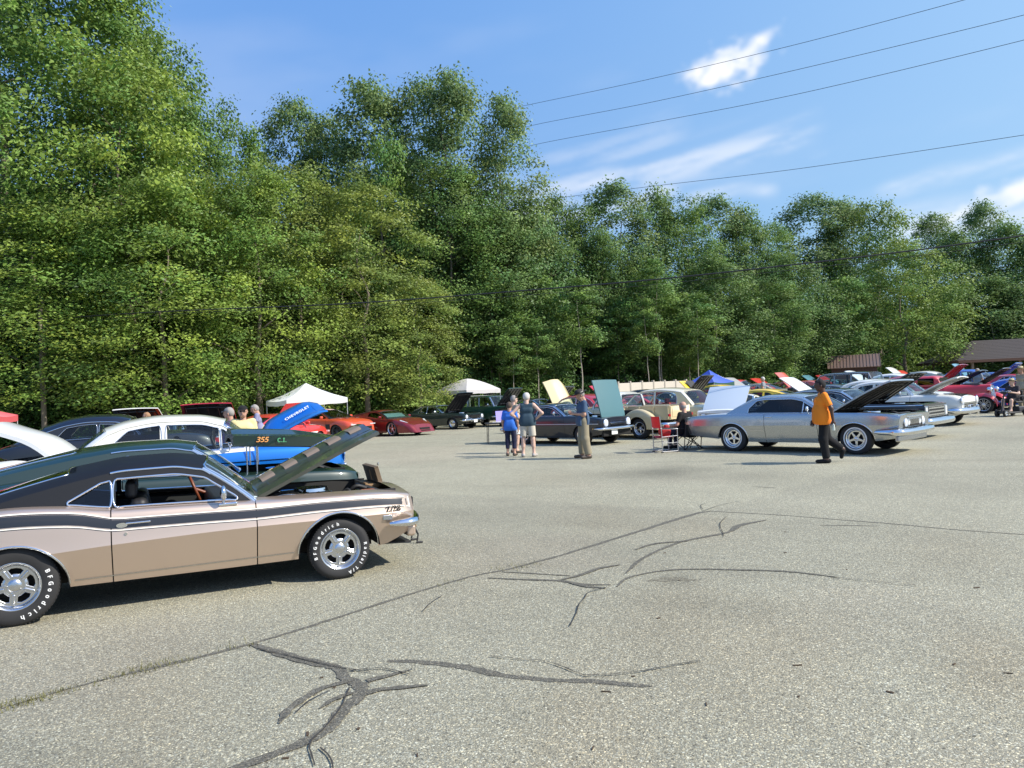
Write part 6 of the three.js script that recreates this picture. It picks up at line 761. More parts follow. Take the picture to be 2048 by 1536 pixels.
// ------------------------------------------------------------------ red hot rod
{
  const g = group('hot_rod'), R = P.crimson;
  const sect = (pts, mat, name, s = 0) => { const q = grid(pts.length, 15, (u, v) => { const i = Math.round(u * (pts.length - 1)), [x, w, yb, yt, sq] = pts[i], a = Math.PI * v, c = Math.cos(a), ss = Math.sin(a), p = sq ?? 0.45; return [x, yb + (yt - yb) * Math.pow(ss, p), w * Math.sign(c) * Math.pow(Math.abs(c), p)]; }); return mesh(name, q, mat, g); };
  const R2 = new THREE.MeshPhysicalMaterial().copy(R); R2.side = THREE.DoubleSide;
  sect([[1.42, 0.20, 0.5, 1.12], [1.40, 0.23, 0.48, 1.14], [1.2, 0.26, 0.48, 1.14], [0.6, 0.36, 0.48, 1.15], [0.1, 0.50, 0.46, 1.16], [-0.2, 0.6, 0.44, 1.15]], R2, 'hood'); 
  sect([[-0.2, 0.62, 0.42, 1.15, 0.35], [-0.6, 0.68, 0.4, 1.15, 0.35], [-1.2, 0.70, 0.4, 1.14, 0.35], [-1.7, 0.66, 0.42, 1.08, 0.4], [-2.1, 0.5, 0.5, 0.9, 0.6], [-2.25, 0.3, 0.6, 0.75, 0.8]], R2, 'body');
  sect([[-0.28, 0.54, 1.12, 1.16, 0.4], [-0.38, 0.55, 1.12, 1.5, 0.4], [-0.6, 0.57, 1.12, 1.58, 0.4], [-1.2, 0.57, 1.12, 1.57, 0.4], [-1.6, 0.52, 1.12, 1.44, 0.45], [-1.8, 0.45, 1.08, 1.16, 0.5]], R2, 'roof');
  for (const s of [1, -1]) { mesh('side_window', box(0.62, 0.26, 0.01, -0.85, 1.33, s * 0.585), darkTint, g);
    const fender = (cx, r, x1, tail, w0, w1) => mesh('fender', grid(30, 9, (u, v) => { const a = Math.PI * (1 - u) * 1.0 + 0.05; let x = cx - Math.cos(Math.PI - a) * r * -1, y; x = cx + Math.cos(a) * r * (Math.cos(a) < 0 ? 1.5 : 1.08); y = 0.33 + Math.sin(a) * r * 1.02; const b = (v - 0.5) * 2; y -= 0.13 * b * b; return [x, Math.max(0.25, y), s * lerp(w0, w1, v)]; }), R2, g);
    fender(1.3, 0.46, 0, 0, 0.48, 0.86); fender(-1.45, 0.5, 0, 0, 0.52, 0.92);
    mesh('running_board', rbox(1.5, 0.04, 0.24, 0.015, -0.1, 0.34, s * 0.72), R, g);
    lampAt({ g }, 1.5, 0.92, s * 0.42, 0.1); mesh('lamp_shell', new THREE.SphereGeometry(0.105, 16, 12).scale(1.2, 1, 1).translate(1.44, 0.92, s * 0.42), chrome, g); mesh('lamp_post', bar([1.42, 0.6, s * 0.36], [1.44, 0.84, s * 0.42], 0.018), chrome, g); }
  mesh('grille', grid(12, 9, (u, v) => [1.46 + 0.03 * Math.sin(Math.PI * v) - (u) * 0.05, lerp(0.46, 1.1, u), lerp(-0.19, 0.19, v) * (0.7 + 0.3 * Math.sin(Math.PI * Math.min(1, u + 0.2)))]), dullChrome, g); for (let i = 0; i < 8; i++) mesh('grille_bar', bar([1.485, 0.48, (i - 3.5) * 0.042], [1.445, 1.08, (i - 3.5) * 0.045], 0.006, 5), chrome, g);
  mesh('windshield', box(0.01, 0.32, 0.95, -0.33, 1.33, 0).rotateZ(0), tint, g); mesh('bumper', sweep([[1.62, 0.42, -0.62], [1.74, 0.42, -0.4], [1.78, 0.42, 0], [1.74, 0.42, 0.4], [1.62, 0.42, 0.62]], D_SEC(0.07, 0.03)), chrome, g); mesh('underbody', merge([box(3.3, 0.14, 0.7, -0.2, 0.42, 0), box(0.1, 0.1, 1.4, 1.3, 0.33, 0), box(0.1, 0.1, 1.5, -1.45, 0.36, 0)]), under, g);
  mesh('engine', merge([rbox(0.6, 0.2, 0.4, 0.03, 0.75, 1.1, 0)]), iron, g);
  for (const [x, r, w] of [[1.3, 0.33, 0.2], [-1.45, 0.37, 0.26]]) for (const s of [1, -1]) { const wg = group('wheel', g); wg.position.set(x, r, s * 0.7); if (s < 0) wg.rotation.y = Math.PI; for (const [n, ge, m] of wheelPieces('alloy', r, w, r * 0.72)) mesh(n, ge, m, wg); }
  park({ g }, onGround(1968, 831), 137, 1.3, 0.8, 'red thirties hot rod with separate fenders and chrome headlamps', 1.05);
}
// ================================================================== people
const skinA = std(0.46, 0.26, 0.18, 0.6), skinB = std(0.075, 0.038, 0.026, 0.5), skinPale = std(0.58, 0.38, 0.29, 0.6);
function field(n, lo, hi, bones, o = {}) { // bones: [a, b, ra, rb] joined by a smooth minimum, meshed
  const mc = new MarchingCubes(n, blackTrim, false, false, 90000), F = mc.field, N = n, c = lo.map((l, i) => (l + hi[i]) / 2), hx = hi.map((h, i) => (h - lo[i]) / 2), half = N / 2; F.fill(1); const k = o.k ?? 0.05;
  const co = (i, ax) => c[ax] + (i - half) / half * hx[ax], ix = (v, ax) => Math.round((v - c[ax]) / hx[ax] * half + half);
  for (const [a, b, ra, rb, kk] of bones) {
    const R = Math.max(ra, rb) + k + Math.max(...hx) / half * 2.5, l = [], h = []; for (let x = 0; x < 3; x++) { l[x] = clamp(ix(Math.min(a[x], b[x]) - R, x), 0, N - 1); h[x] = clamp(ix(Math.max(a[x], b[x]) + R, x), 0, N - 1); }
    const d = [b[0] - a[0], b[1] - a[1], b[2] - a[2]], dd = d[0] * d[0] + d[1] * d[1] + d[2] * d[2] || 1e-9, K = kk ?? k;
    for (let z = l[2]; z <= h[2]; z++) { const pz = co(z, 2) - a[2]; for (let y = l[1]; y <= h[1]; y++) { const py = co(y, 1) - a[1]; for (let x = l[0]; x <= h[0]; x++) { const px = co(x, 0) - a[0], t = clamp((px * d[0] + py * d[1] + pz * d[2]) / dd), ex = px - d[0] * t, ey = py - d[1] * t, ez = pz - d[2] * t, v = Math.sqrt(ex * ex + ey * ey + ez * ez) - (ra + (rb - ra) * t), q = x + y * N + z * N * N, f = F[q], m = Math.max(K - Math.abs(f - v), 0) / K; F[q] = Math.min(f, v) - m * m * K * 0.25; } } }
  }
  if (o.cut) for (let z = 0; z < N; z++) for (let y = 0; y < N; y++) for (let x = 0; x < N; x++) { const q = x + y * N + z * N * N, w = o.cut([co(x, 0), co(y, 1), co(z, 2)]); if (w > F[q]) F[q] = w; }
  for (let i = 0; i < F.length; i++) F[i] = -F[i];
  mc.isolation = 0; mc.update(); const cnt = mc.count, p = new Float32Array(cnt * 3); for (let i = 0; i < cnt; i++) for (let x = 0; x < 3; x++) p[i * 3 + x] = c[x] + mc.positionArray[i * 3 + x] * hx[x];
  let g = new THREE.BufferGeometry(); g.setAttribute('position', new THREE.BufferAttribute(p, 3)); g = mergeVertices(g, 1e-5); g.computeVertexNormals(); return g;
}
// a head, chin toward +x, centre of the skull at the origin
const headGeo = field(58, [-0.15, -0.19, -0.13], [0.15, 0.15, 0.13], [[[-0.012, 0.035, 0], [0.012, 0.03, 0], 0.088, 0.084], [[-0.03, 0.0, 0], [0.02, -0.02, 0], 0.078, 0.07], [[0.045, -0.085, -0.018], [0.045, -0.085, 0.018], 0.032, 0.032], [[0.03, -0.06, -0.03], [0.03, -0.06, 0.03], 0.04, 0.04], [[0.075, 0.012, -0.02], [0.075, 0.012, 0.02], 0.022, 0.022], [[0.088, 0.0, 0], [0.105, -0.032, 0], 0.011, 0.016, 0.014], [[0.078, -0.06, -0.016], [0.078, -0.06, 0.016], 0.012, 0.012, 0.012], [[-0.012, -0.005, 0.083], [-0.016, -0.035, 0.08], 0.018, 0.012, 0.012], [[-0.012, -0.005, -0.083], [-0.016, -0.035, -0.08], 0.018, 0.012, 0.012], [[-0.03, -0.06, 0], [-0.045, -0.17, 0], 0.058, 0.06]], { k: 0.03 });
// a right hand hanging down, palm toward -z, thumb forward (+x)
const handGeo = field(52, [-0.08, -0.21, -0.08], [0.09, 0.04, 0.06], [[[0, 0.02, 0], [0, -0.03, 0], 0.026, 0.026], [[-0.022, -0.03, 0], [-0.026, -0.085, 0], 0.016, 0.014], [[0.0, -0.03, 0], [0.0, -0.088, 0], 0.017, 0.015], [[0.022, -0.035, 0], [0.026, -0.085, 0], 0.016, 0.014], ...[[0.032, 0.068], [0.011, 0.078], [-0.011, 0.072], [-0.031, 0.056]].flatMap(([x, l], i) => { const y = -0.088; return [[[x, y, 0], [x * 1.08, y - l * 0.45, -0.010], 0.0098, 0.009, 0.005], [[x * 1.08, y - l * 0.45, -0.010], [x * 1.08, y - l * 0.78, -0.030], 0.009, 0.0085, 0.005], [[x * 1.08, y - l * 0.78, -0.030], [x * 1.05, y - l * 0.9, -0.046], 0.0085, 0.0075, 0.005]]; }), [[0.024, -0.02, -0.008], [0.05, -0.055, -0.018], 0.014, 0.011, 0.01], [[0.05, -0.055, -0.018], [0.056, -0.088, -0.026], 0.011, 0.009, 0.006]], { k: 0.014 });
const mirrorZ = (g) => { g = g.toNonIndexed(); g.scale(1, 1, -1); const p = g.attributes.position.array, n = g.attributes.normal.array; for (let i = 0; i < p.length; i += 9) for (let c = 0; c < 3; c++) { let t = p[i + 3 + c]; p[i + 3 + c] = p[i + 6 + c]; p[i + 6 + c] = t; t = n[i + 3 + c]; n[i + 3 + c] = n[i + 6 + c]; n[i + 6 + c] = t; } return g; };
const handL = mirrorZ(handGeo.clone());
const V = (a, b, t) => [lerp(a[0], b[0], t), lerp(a[1], b[1], t), lerp(a[2], b[2], t)];
/* pose: joints in metres, facing +x, right side +z, feet at y = 0. o: shirt, trousers ... */
function person(label, px, py, heading, o) {
  const g = group('person'), H = o.height || 1.75, s = H / 1.75, b = o.belly ?? 0.02, J = { hip: 0.93, head: [0.02, 1.635, 0], headTurn: 0, headDown: 0, ...o.pose };
  const legs = J.legs || [[[0, 0.92, 0.095], [0.02, 0.5, 0.11], [-0.03, 0.085, 0.115], [0.13, 0.03, 0.14]], [[0, 0.92, -0.095], [0.02, 0.5, -0.11], [-0.03, 0.085, -0.115], [0.13, 0.03, -0.14]]];
  const arms = J.arms || [[[0, 1.425, 0.185], [-0.03, 1.14, 0.245], [0.05, 0.885, 0.25]], [[0, 1.425, -0.185], [-0.03, 1.14, -0.245], [0.05, 0.885, -0.25]]];
  const T = J.torso || [0, 0, 0], tx = (y) => T[0] * smooth(0.9, 1.5, y), hd = [J.head[0], J.head[1], J.head[2]];
  const py0 = J.pelvis || [0, 0.95, 0], at = (y, x, z) => [py0[0] + tx(y) + x, py0[1] + (y - 0.95), py0[2] + z];
  const lo = J.lo || [-0.55, -0.02, -0.55], hi = J.hi || [0.55, 1.9, 0.55], n = 92;
  const torso = (e) => [[at(0.97, 0, -0.07), at(0.97, 0, 0.07), 0.105 + e, 0.105 + e], [at(1.1, b * 0.7, -0.055), at(1.1, b * 0.7, 0.055), 0.105 + e + b, 0.105 + e + b], [at(1.28, 0.01 + b * 0.3, -0.075), at(1.28, 0.01 + b * 0.3, 0.075), 0.108 + e + b * 0.4, 0.108 + e + b * 0.4], [at(1.405, -0.01, -0.13), at(1.405, -0.01, 0.13), 0.062 + e, 0.062 + e]];
  const skin = [...torso(-0.012), [at(1.44, -0.012, 0), [hd[0] - 0.03, hd[1] - 0.1, hd[2]], 0.058, 0.054]];
  for (const [h, k, a, t] of legs) skin.push([h, k, 0.078, 0.052], [k, a, 0.052, 0.036], [V(k, a, 0.1), V(k, a, 0.5), 0.05, 0.052], [a, [a[0] - 0.02, Math.max(0.05, a[1] - 0.04), a[2]], 0.036, 0.036], [a, t, 0.036, 0.026]);
  for (const [S, e, w] of arms) skin.push([S, e, 0.05 + b * 0.2, 0.039], [e, w, 0.041, 0.027]);
  const bits = [field(n, lo, hi, skin, { k: 0.045 }).toNonIndexed()];
  { const h = headGeo.clone().rotateZ(-(J.headDown || 0)).rotateY(J.headTurn || 0).scale(1.0, 1.02, 1).translate(...hd); bits.push(h.toNonIndexed()); }
  arms.forEach(([S, e, w], i) => { const d = new THREE.Vector3(w[0] - e[0], w[1] - e[1], w[2] - e[2]).normalize(), q = new THREE.Quaternion().setFromUnitVectors(new THREE.Vector3(0, -1, 0), d), h = (i === 0 ? handGeo : handL).clone(); if (J.palm?.[i]) h.rotateY(J.palm[i]); h.applyQuaternion(q).translate(...w); bits.push(h.index ? h.toNonIndexed() : h); });
  for (const q of bits) for (const k of Object.keys(q.attributes)) if (k !== 'position' && k !== 'normal') q.deleteAttribute(k);
  mesh('body', mergeGeometries(bits), o.skin || skinA, g);
  // clothes follow the body
  if (o.shirt) { const list = [...torso(0.014)], hem = o.hem ?? 0.9; list.push([at(0.93, b * 0.75, -0.085), at(0.93, b * 0.75, 0.085), 0.136 + b * 0.75, 0.136 + b * 0.75], [at(1.02, b * 0.5, -0.08), at(1.02, b * 0.5, 0.08), 0.13 + b * 0.8, 0.13 + b * 0.8]); const f = o.sleeve ?? 0.62; for (const [S, e, w] of arms) if (f > 0) list.push([S, V(S, e, Math.min(1, f)), 0.066, 0.062, 0.03]); mesh('shirt', field(n, lo, hi, list, { k: 0.04, cut: ([x, y, z]) => { let c = (py0[1] - 0.95 + hem) - y; c = Math.max(c, Math.hypot(x - tx(1.44) - py0[0] - 0.005, z - py0[2]) < 0.085 ? y - (py0[1] + 0.505) : -1); for (const [S, e] of arms) { const L = Math.hypot(e[0] - S[0], e[1] - S[1], e[2] - S[2]), t = ((x - S[0]) * (e[0] - S[0]) + (y - S[1]) * (e[1] - S[1]) + (z - S[2]) * (e[2] - S[2])) / L; if (Math.abs(z - py0[2]) > 0.17 || o.armcut) { const r = Math.hypot(x - S[0] - (e[0] - S[0]) * t / L, y - S[1] - (e[1] - S[1]) * t / L, z - S[2] - (e[2] - S[2]) * t / L); if (r < 0.085) c = Math.max(c, t - L * f); } } return c; } }), o.shirt, g); }
  if (o.trousers) { const f = o.leg ?? 0.97, loose = o.loose ?? 0.014, list = [[at(0.97, 0, -0.075), at(0.97, 0, 0.075), 0.112 + b * 0.4, 0.112 + b * 0.4], [at(0.91, 0, -0.07), at(0.91, 0, 0.07), 0.108, 0.108]]; for (const [h, k, a] of legs) { list.push([h, k, 0.088 + loose * 0.6, 0.062 + loose]); if (f > 0.5) list.push([k, V(k, a, (f - 0.5) * 2), 0.062 + loose, 0.048 + loose]); }
    mesh('trousers', field(n, lo, hi, list, { k: 0.035, cut: ([x, y, z]) => { let c = -1; c = Math.max(c, y - (py0[1] + 0.11)); for (const [h, k, a] of legs) { const A = f > 0.5 ? k : h, B = f > 0.5 ? a : k, u = f > 0.5 ? (f - 0.5) * 2 : f * 2, L = Math.hypot(B[0] - A[0], B[1] - A[1], B[2] - A[2]), t = ((x - A[0]) * (B[0] - A[0]) + (y - A[1]) * (B[1] - A[1]) + (z - A[2]) * (B[2] - A[2])) / L, r = Math.hypot(x - A[0] - (B[0] - A[0]) * t / L, y - A[1] - (B[1] - A[1]) * t / L, z - A[2] - (B[2] - A[2]) * t / L); if (r < 0.13) c = Math.max(c, t - L * u); } return c; } }), o.trousers, g); }
  legs.forEach(([h, k, a, t]) => { const d = [t[0] - a[0], t[2] - a[2]], fl = a[1] < 0.14; mesh('shoe', field(34, [Math.min(a[0], t[0]) - 0.13, fl ? -0.02 : Math.min(a[1], t[1]) - 0.1, Math.min(a[2], t[2]) - 0.1], [Math.max(a[0], t[0]) + 0.13, Math.max(a[1], t[1]) + 0.09, Math.max(a[2], t[2]) + 0.1], [[[a[0] - d[0] * 0.25, a[1] - 0.035, a[2] - d[1] * 0.25], [t[0] + d[0] * 0.1, t[1] + 0.012, t[2] + d[1] * 0.1], 0.048, 0.04], [a, [a[0], a[1] - 0.03, a[2]], 0.045, 0.05]], { k: 0.03, cut: fl ? ([x, y]) => 0.002 - y : null }), o.shoes || blackTrim, g); });
  const head = (n2, geo, m) => mesh(n2, geo.rotateZ(-(J.headDown || 0)).rotateY(J.headTurn || 0).translate(...hd), m, g);
  if (o.hair) head('hair', field(40, [-0.15, -0.16, -0.13], [0.15, 0.15, 0.13], [[[-0.016, 0.04, 0], [0.01, 0.036, 0], 0.097, 0.09], [[-0.04, 0, 0], [-0.02, 0, 0], 0.085, 0.08], ...(o.longHair ? [[[-0.05, 0, 0], [-0.06, -0.12, 0], 0.08, 0.06]] : [])], { k: 0.03, cut: ([x, y, z]) => Math.max(x > 0.015 ? 0.055 - y + (x - 0.015) * 0.5 : -0.075 - (o.longHair ? 0.1 : 0) - y, -1) }), o.hair);
  if (o.cap) { head('cap', merge([new THREE.SphereGeometry(0.103, 20, 10, 0, 6.2832, 0, 1.45).scale(1.06, 0.92, 0.96).translate(-0.008, 0.036, 0), new THREE.CylinderGeometry(0.095, 0.1, 0.012, 20, 1, false, 0.2, 2.74).scale(0.85, 1, 0.82).rotateZ(-0.12).translate(0.075, 0.042, 0)]), o.cap); }
  if (o.brim) { const w = o.brimWide ?? 0.165; head('hat', merge([lathe([[0.0001, 0.155], [0.06, 0.15], [0.088, 0.13], [0.1, 0.058], [w * 0.8, 0.052], [w, 0.062], [w, 0.056], [w * 0.8, 0.044], [0.095, 0.048]], 28).scale(1.08, 1, 0.95)]), o.brim); head('hat_band', lathe([[0.1005, 0.06], [0.0985, 0.09]], 24).scale(1.085, 1, 0.955), blackTrim); }
  if (o.glasses) head('sunglasses', merge([rbox(0.018, 0.028, 0.05, 0.008, 0.096, 0.005, 0.034), rbox(0.018, 0.028, 0.05, 0.008, 0.096, 0.005, -0.034), box(0.1, 0.006, 0.004, 0.045, 0.008, 0.078), box(0.1, 0.006, 0.004, 0.045, 0.008, -0.078)]), blackTrim);
  else for (const z of [0.031, -0.031]) head('eye', new THREE.SphereGeometry(0.0095, 10, 8).translate(0.087, 0.004, z), std(0.05, 0.035, 0.03, 0.25));
  if (o.extra) o.extra(g, { hd, arms, legs, at });
  const p = o.at || onGround(px, py), t = heading * Math.PI / 180; g.position.set(p.x, (o.y ?? 0.005) + riseAt(p.x, p.z), p.z); g.rotation.y = Math.PI / 2 - t; g.scale.setScalar(s); return tag(g, label, 'person');
}
const C = { orange: std(0.86, 0.235, 0.012, 0.85), blackCloth: std(0.007, 0.007, 0.008, 0.95), polo: std(0.045, 0.085, 0.155, 0.85), khaki: std(0.26, 0.225, 0.15, 0.9), tank: std(0.030, 0.062, 0.088, 0.85), shorts: std(0.50, 0.46, 0.38, 0.9), cobalt: std(0.03, 0.16, 0.62, 0.8), navy: std(0.012, 0.014, 0.045, 0.9), whiteCloth: std(0.75, 0.74, 0.72, 0.9), whiteHair: std(0.52, 0.50, 0.46, 0.9), greyHair: std(0.28, 0.26, 0.24, 0.8), brownHair: std(0.075, 0.055, 0.04, 0.8), yellow: std(0.70, 0.60, 0.28, 0.85), lavender: std(0.22, 0.22, 0.34, 0.85), purple: std(0.10, 0.05, 0.16, 0.85), straw: std(0.50, 0.42, 0.24, 0.8), tan: std(0.36, 0.31, 0.22, 0.85), felt: std(0.028, 0.024, 0.022, 0.85), grey: std(0.22, 0.25, 0.28, 0.85), leather: std(0.06, 0.045, 0.035, 0.6), sneaker: std(0.35, 0.33, 0.31, 0.7) };
// walking man
person('man in an orange shirt and black trousers walking past the silver coupe', 1652, 926, 282, { height: 1.76, skin: skinB, shirt: C.orange, trousers: C.blackCloth, shoes: C.blackCloth, belly: 0.058, hem: 0.81, sleeve: 0.82, loose: 0.03, hair: std(0.012, 0.011, 0.011, 0.9), cutHair: 1,
  pose: { head: [0.05, 1.63, 0], headDown: 0.12, legs: [[[-0.01, 0.92, 0.09], [-0.06, 0.5, 0.10], [-0.36, 0.27, 0.11], [-0.34, 0.09, 0.13]], [[0.01, 0.92, -0.09], [0.05, 0.5, -0.10], [-0.0, 0.085, -0.10], [0.17, 0.03, -0.11]]], arms: [[[0, 1.425, 0.2], [0.02, 1.13, 0.27], [0.14, 0.9, 0.26]], [[0, 1.425, -0.2], [-0.10, 1.15, -0.28], [-0.13, 0.89, -0.28]]] } });
person('man in a dark brimmed hat and blue polo looking down at his hands', 1170, 917, 262, { height: 1.78, shirt: C.polo, trousers: C.khaki, shoes: C.leather, belly: 0.03, hem: 0.83, sleeve: 0.8, loose: 0.042, brim: C.felt, brimWide: 0.2, hair: C.greyHair,
  pose: { head: [0.06, 1.62, 0], headDown: 0.35, legs: [[[0, 0.92, 0.1], [0.03, 0.5, 0.13], [0.03, 0.085, 0.15], [0.19, 0.03, 0.18]], [[0, 0.92, -0.1], [0.0, 0.5, -0.13], [-0.07, 0.085, -0.14], [0.09, 0.03, -0.17]]], arms: [[[0, 1.425, 0.19], [0.02, 1.12, 0.22], [0.27, 1.16, 0.07]], [[0, 1.425, -0.19], [0.02, 1.12, -0.22], [0.26, 1.15, -0.05]]] } });
person('white haired man in a dark sleeveless shirt with hands on his hips', 1058, 914, 8, { height: 1.76, skin: skinPale, shirt: C.tank, trousers: C.shorts, shoes: C.sneaker, belly: 0.02, hem: 0.84, sleeve: 0.0, leg: 0.42, loose: 0.035, hair: C.whiteHair,
  pose: { legs: [[[0, 0.92, 0.095], [0.0, 0.5, 0.13], [-0.03, 0.085, 0.15], [0.13, 0.03, 0.19]], [[0, 0.92, -0.095], [0.0, 0.5, -0.13], [-0.03, 0.085, -0.15], [0.13, 0.03, -0.19]]], arms: [[[0, 1.425, 0.185], [-0.10, 1.19, 0.42], [0.03, 1.0, 0.20]], [[0, 1.425, -0.185], [-0.10, 1.19, -0.42], [0.03, 1.0, -0.20]]] } });
person('short haired boy in a bright blue shirt and navy trousers', 1023, 912, 14, { height: 1.52, shirt: C.cobalt, trousers: C.navy, shoes: C.leather, leg: 0.82, hem: 0.82, sleeve: 0.85, hair: C.brownHair, loose: 0.016 });
person('man in a black cap and white shorts half hidden behind the boy', 1032, 906, 60, { height: 1.7, skin: skinPale, shirt: C.tan, trousers: C.whiteCloth, shoes: C.leather, leg: 0.42, loose: 0.03, sleeve: 0.7, cap: C.blackCloth, hair: C.greyHair, glasses: true });
const seat = (kx) => [[[0, 0.46, 0.1], [0.42, 0.5, 0.13], [0.40 + kx, 0.085, 0.13], [0.56 + kx, 0.03, 0.15]], [[0, 0.46, -0.1], [0.42, 0.5, -0.13], [0.40 + kx, 0.085, -0.13], [0.56 + kx, 0.03, -0.15]]];
const seatArms = (y) => [[[-0.02, y, 0.2], [0.02, y - 0.29, 0.29], [0.25, y - 0.32, 0.22]], [[-0.02, y, -0.2], [0.02, y - 0.29, -0.29], [0.25, y - 0.32, -0.22]]];
const sitP = PX(1366, 21.2); sitP.y = 0;
person('balding man in a black printed shirt seated in a black camp chair', 0, 0, 322, { at: sitP, height: 1.8, shirt: C.blackCloth, trousers: C.navy, shoes: C.blackCloth, belly: 0.05, sleeve: 0.7, hem: 0.88, armcut: true, hair: null, pose: { pelvis: [0, 0.49, 0], head: [0.04, 1.165, 0], legs: seat(0.04), arms: seatArms(0.955), lo: [-0.5, -0.02, -0.6], hi: [0.9, 1.4, 0.6] },
  extra: (g) => { const c = document.createElement('canvas'); c.width = 128; c.height = 96; const x = c.getContext('2d'); x.fillStyle = '#0c0d10'; x.fillRect(0, 0, 128, 96); x.fillStyle = '#8f9aa0'; x.beginPath(); x.ellipse(60, 44, 52, 30, 0, 0, 7); x.fill(); x.fillStyle = '#1c2f7a'; for (let i = 0; i < 7; i++) x.fillRect(22 + i * 13, 24 + (i % 3) * 6, 8, 34 - (i % 2) * 10); x.fillStyle = '#b9c92c'; for (let i = 0; i < 6; i++) x.fillRect(34 + i * 12, 20 + (i % 2) * 7, 9, 9); x.fillStyle = '#c8d0d4'; x.fillRect(20, 76, 92, 4); const t = new THREE.CanvasTexture(c); t.colorSpace = THREE.SRGBColorSpace; mesh('shirt_print', grid(8, 8, (u, v) => [-0.168 + 0.035 * (2 * u - 1) ** 2 - 0.012 * (2 * v - 1), lerp(0.66, 0.9, v), lerp(-0.17, 0.17, u)]), std(1, 1, 1, 0.85, { map: t, side: THREE.DoubleSide }), g); mesh('hair', field(36, [-0.15, -0.12, -0.13], [0.15, 0.15, 0.13], [[[-0.02, 0.0, 0], [0, 0.0, 0], 0.094, 0.088]], { k: 0.02, cut: ([x, y]) => Math.max(y - 0.03, x - 0.03, -0.085 - y) }).translate(0.04, 1.165, 0), C.greyHair, g); } });
// behind the sedan roofs on the left
const P15 = (px, z) => PX(px, z);
person('man in a grey cap and purple shirt behind the white sedan roof', 0, 0, 265, { at: P15(457, 16.4), height: 1.72, shirt: C.purple, trousers: C.navy, cap: std(0.14, 0.15, 0.16, 0.8), hair: C.greyHair });
person('man in a yellow shirt, black cap and sunglasses beside the white sedan', 0, 0, 165, { at: P15(484, 15.6), height: 1.75, shirt: C.yellow, trousers: C.navy, belly: 0.05, cap: C.blackCloth, glasses: true });
person('man in a lavender shirt bending by the red raised hood', 0, 0, 250, { at: P15(518, 22), height: 1.80, shirt: C.lavender, trousers: C.navy, hair: C.greyHair, pose: { head: [0.14, 1.6, 0], torso: [0.10, 0, 0], headDown: 0.3, arms: [[[0.09, 1.425, 0.19], [0.14, 1.15, 0.25], [0.33, 1.0, 0.2]], [[0.09, 1.425, -0.19], [0.14, 1.15, -0.25], [0.33, 1.0, -0.2]]] } });
person('person with light brown hair by the white edged hood', 0, 0, 250, { at: P15(292, 24), height: 1.68, shirt: C.tan, trousers: C.navy, hair: std(0.30, 0.17, 0.09, 0.8), longHair: true });
person('grey haired man in a pale plaid shirt far back among red cars', 0, 0, 300, { at: PX(1527, 41), height: 1.78, shirt: C.grey, trousers: C.tan, hair: C.whiteHair });
person('man in a grey shirt standing beside the grey brown hood', 0, 0, 250, { at: PX(1957, 39), height: 1.75, shirt: C.grey, trousers: C.khaki, hair: C.greyHair });
person('man in a straw hat and tan shirt standing behind the scooter', 0, 0, 265, { at: PX(2044, 31), height: 1.86, shirt: C.tan, trousers: C.khaki, brim: C.straw, brimWide: 0.2 });
const scP = PX(2026, 29.3);
person('person in a straw hat, shorts and dark shirt riding the mobility scooter', 0, 0, 245, { at: scP, y: 0.06, height: 1.75, skin: skinPale, shirt: std(0.035, 0.03, 0.035, 0.85), trousers: std(0.02, 0.018, 0.02, 0.9), shoes: C.leather, leg: 0.45, brim: C.straw, brimWide: 0.19, armcut: true, pose: { pelvis: [0, 0.58, 0], head: [0.06, 1.25, 0], legs: [[[0, 0.55, 0.1], [0.40, 0.56, 0.16], [0.44, 0.165, 0.15], [0.6, 0.11, 0.17]], [[0, 0.55, -0.1], [0.40, 0.56, -0.16], [0.44, 0.165, -0.15], [0.6, 0.11, -0.17]]], arms: [[[-0.01, 1.045, 0.19], [0.1, 0.8, 0.27], [0.36, 0.86, 0.17]], [[-0.01, 1.045, -0.19], [0.1, 0.8, -0.27], [0.36, 0.86, -0.17]]], lo: [-0.45, -0.02, -0.6], hi: [0.85, 1.5, 0.6] } });
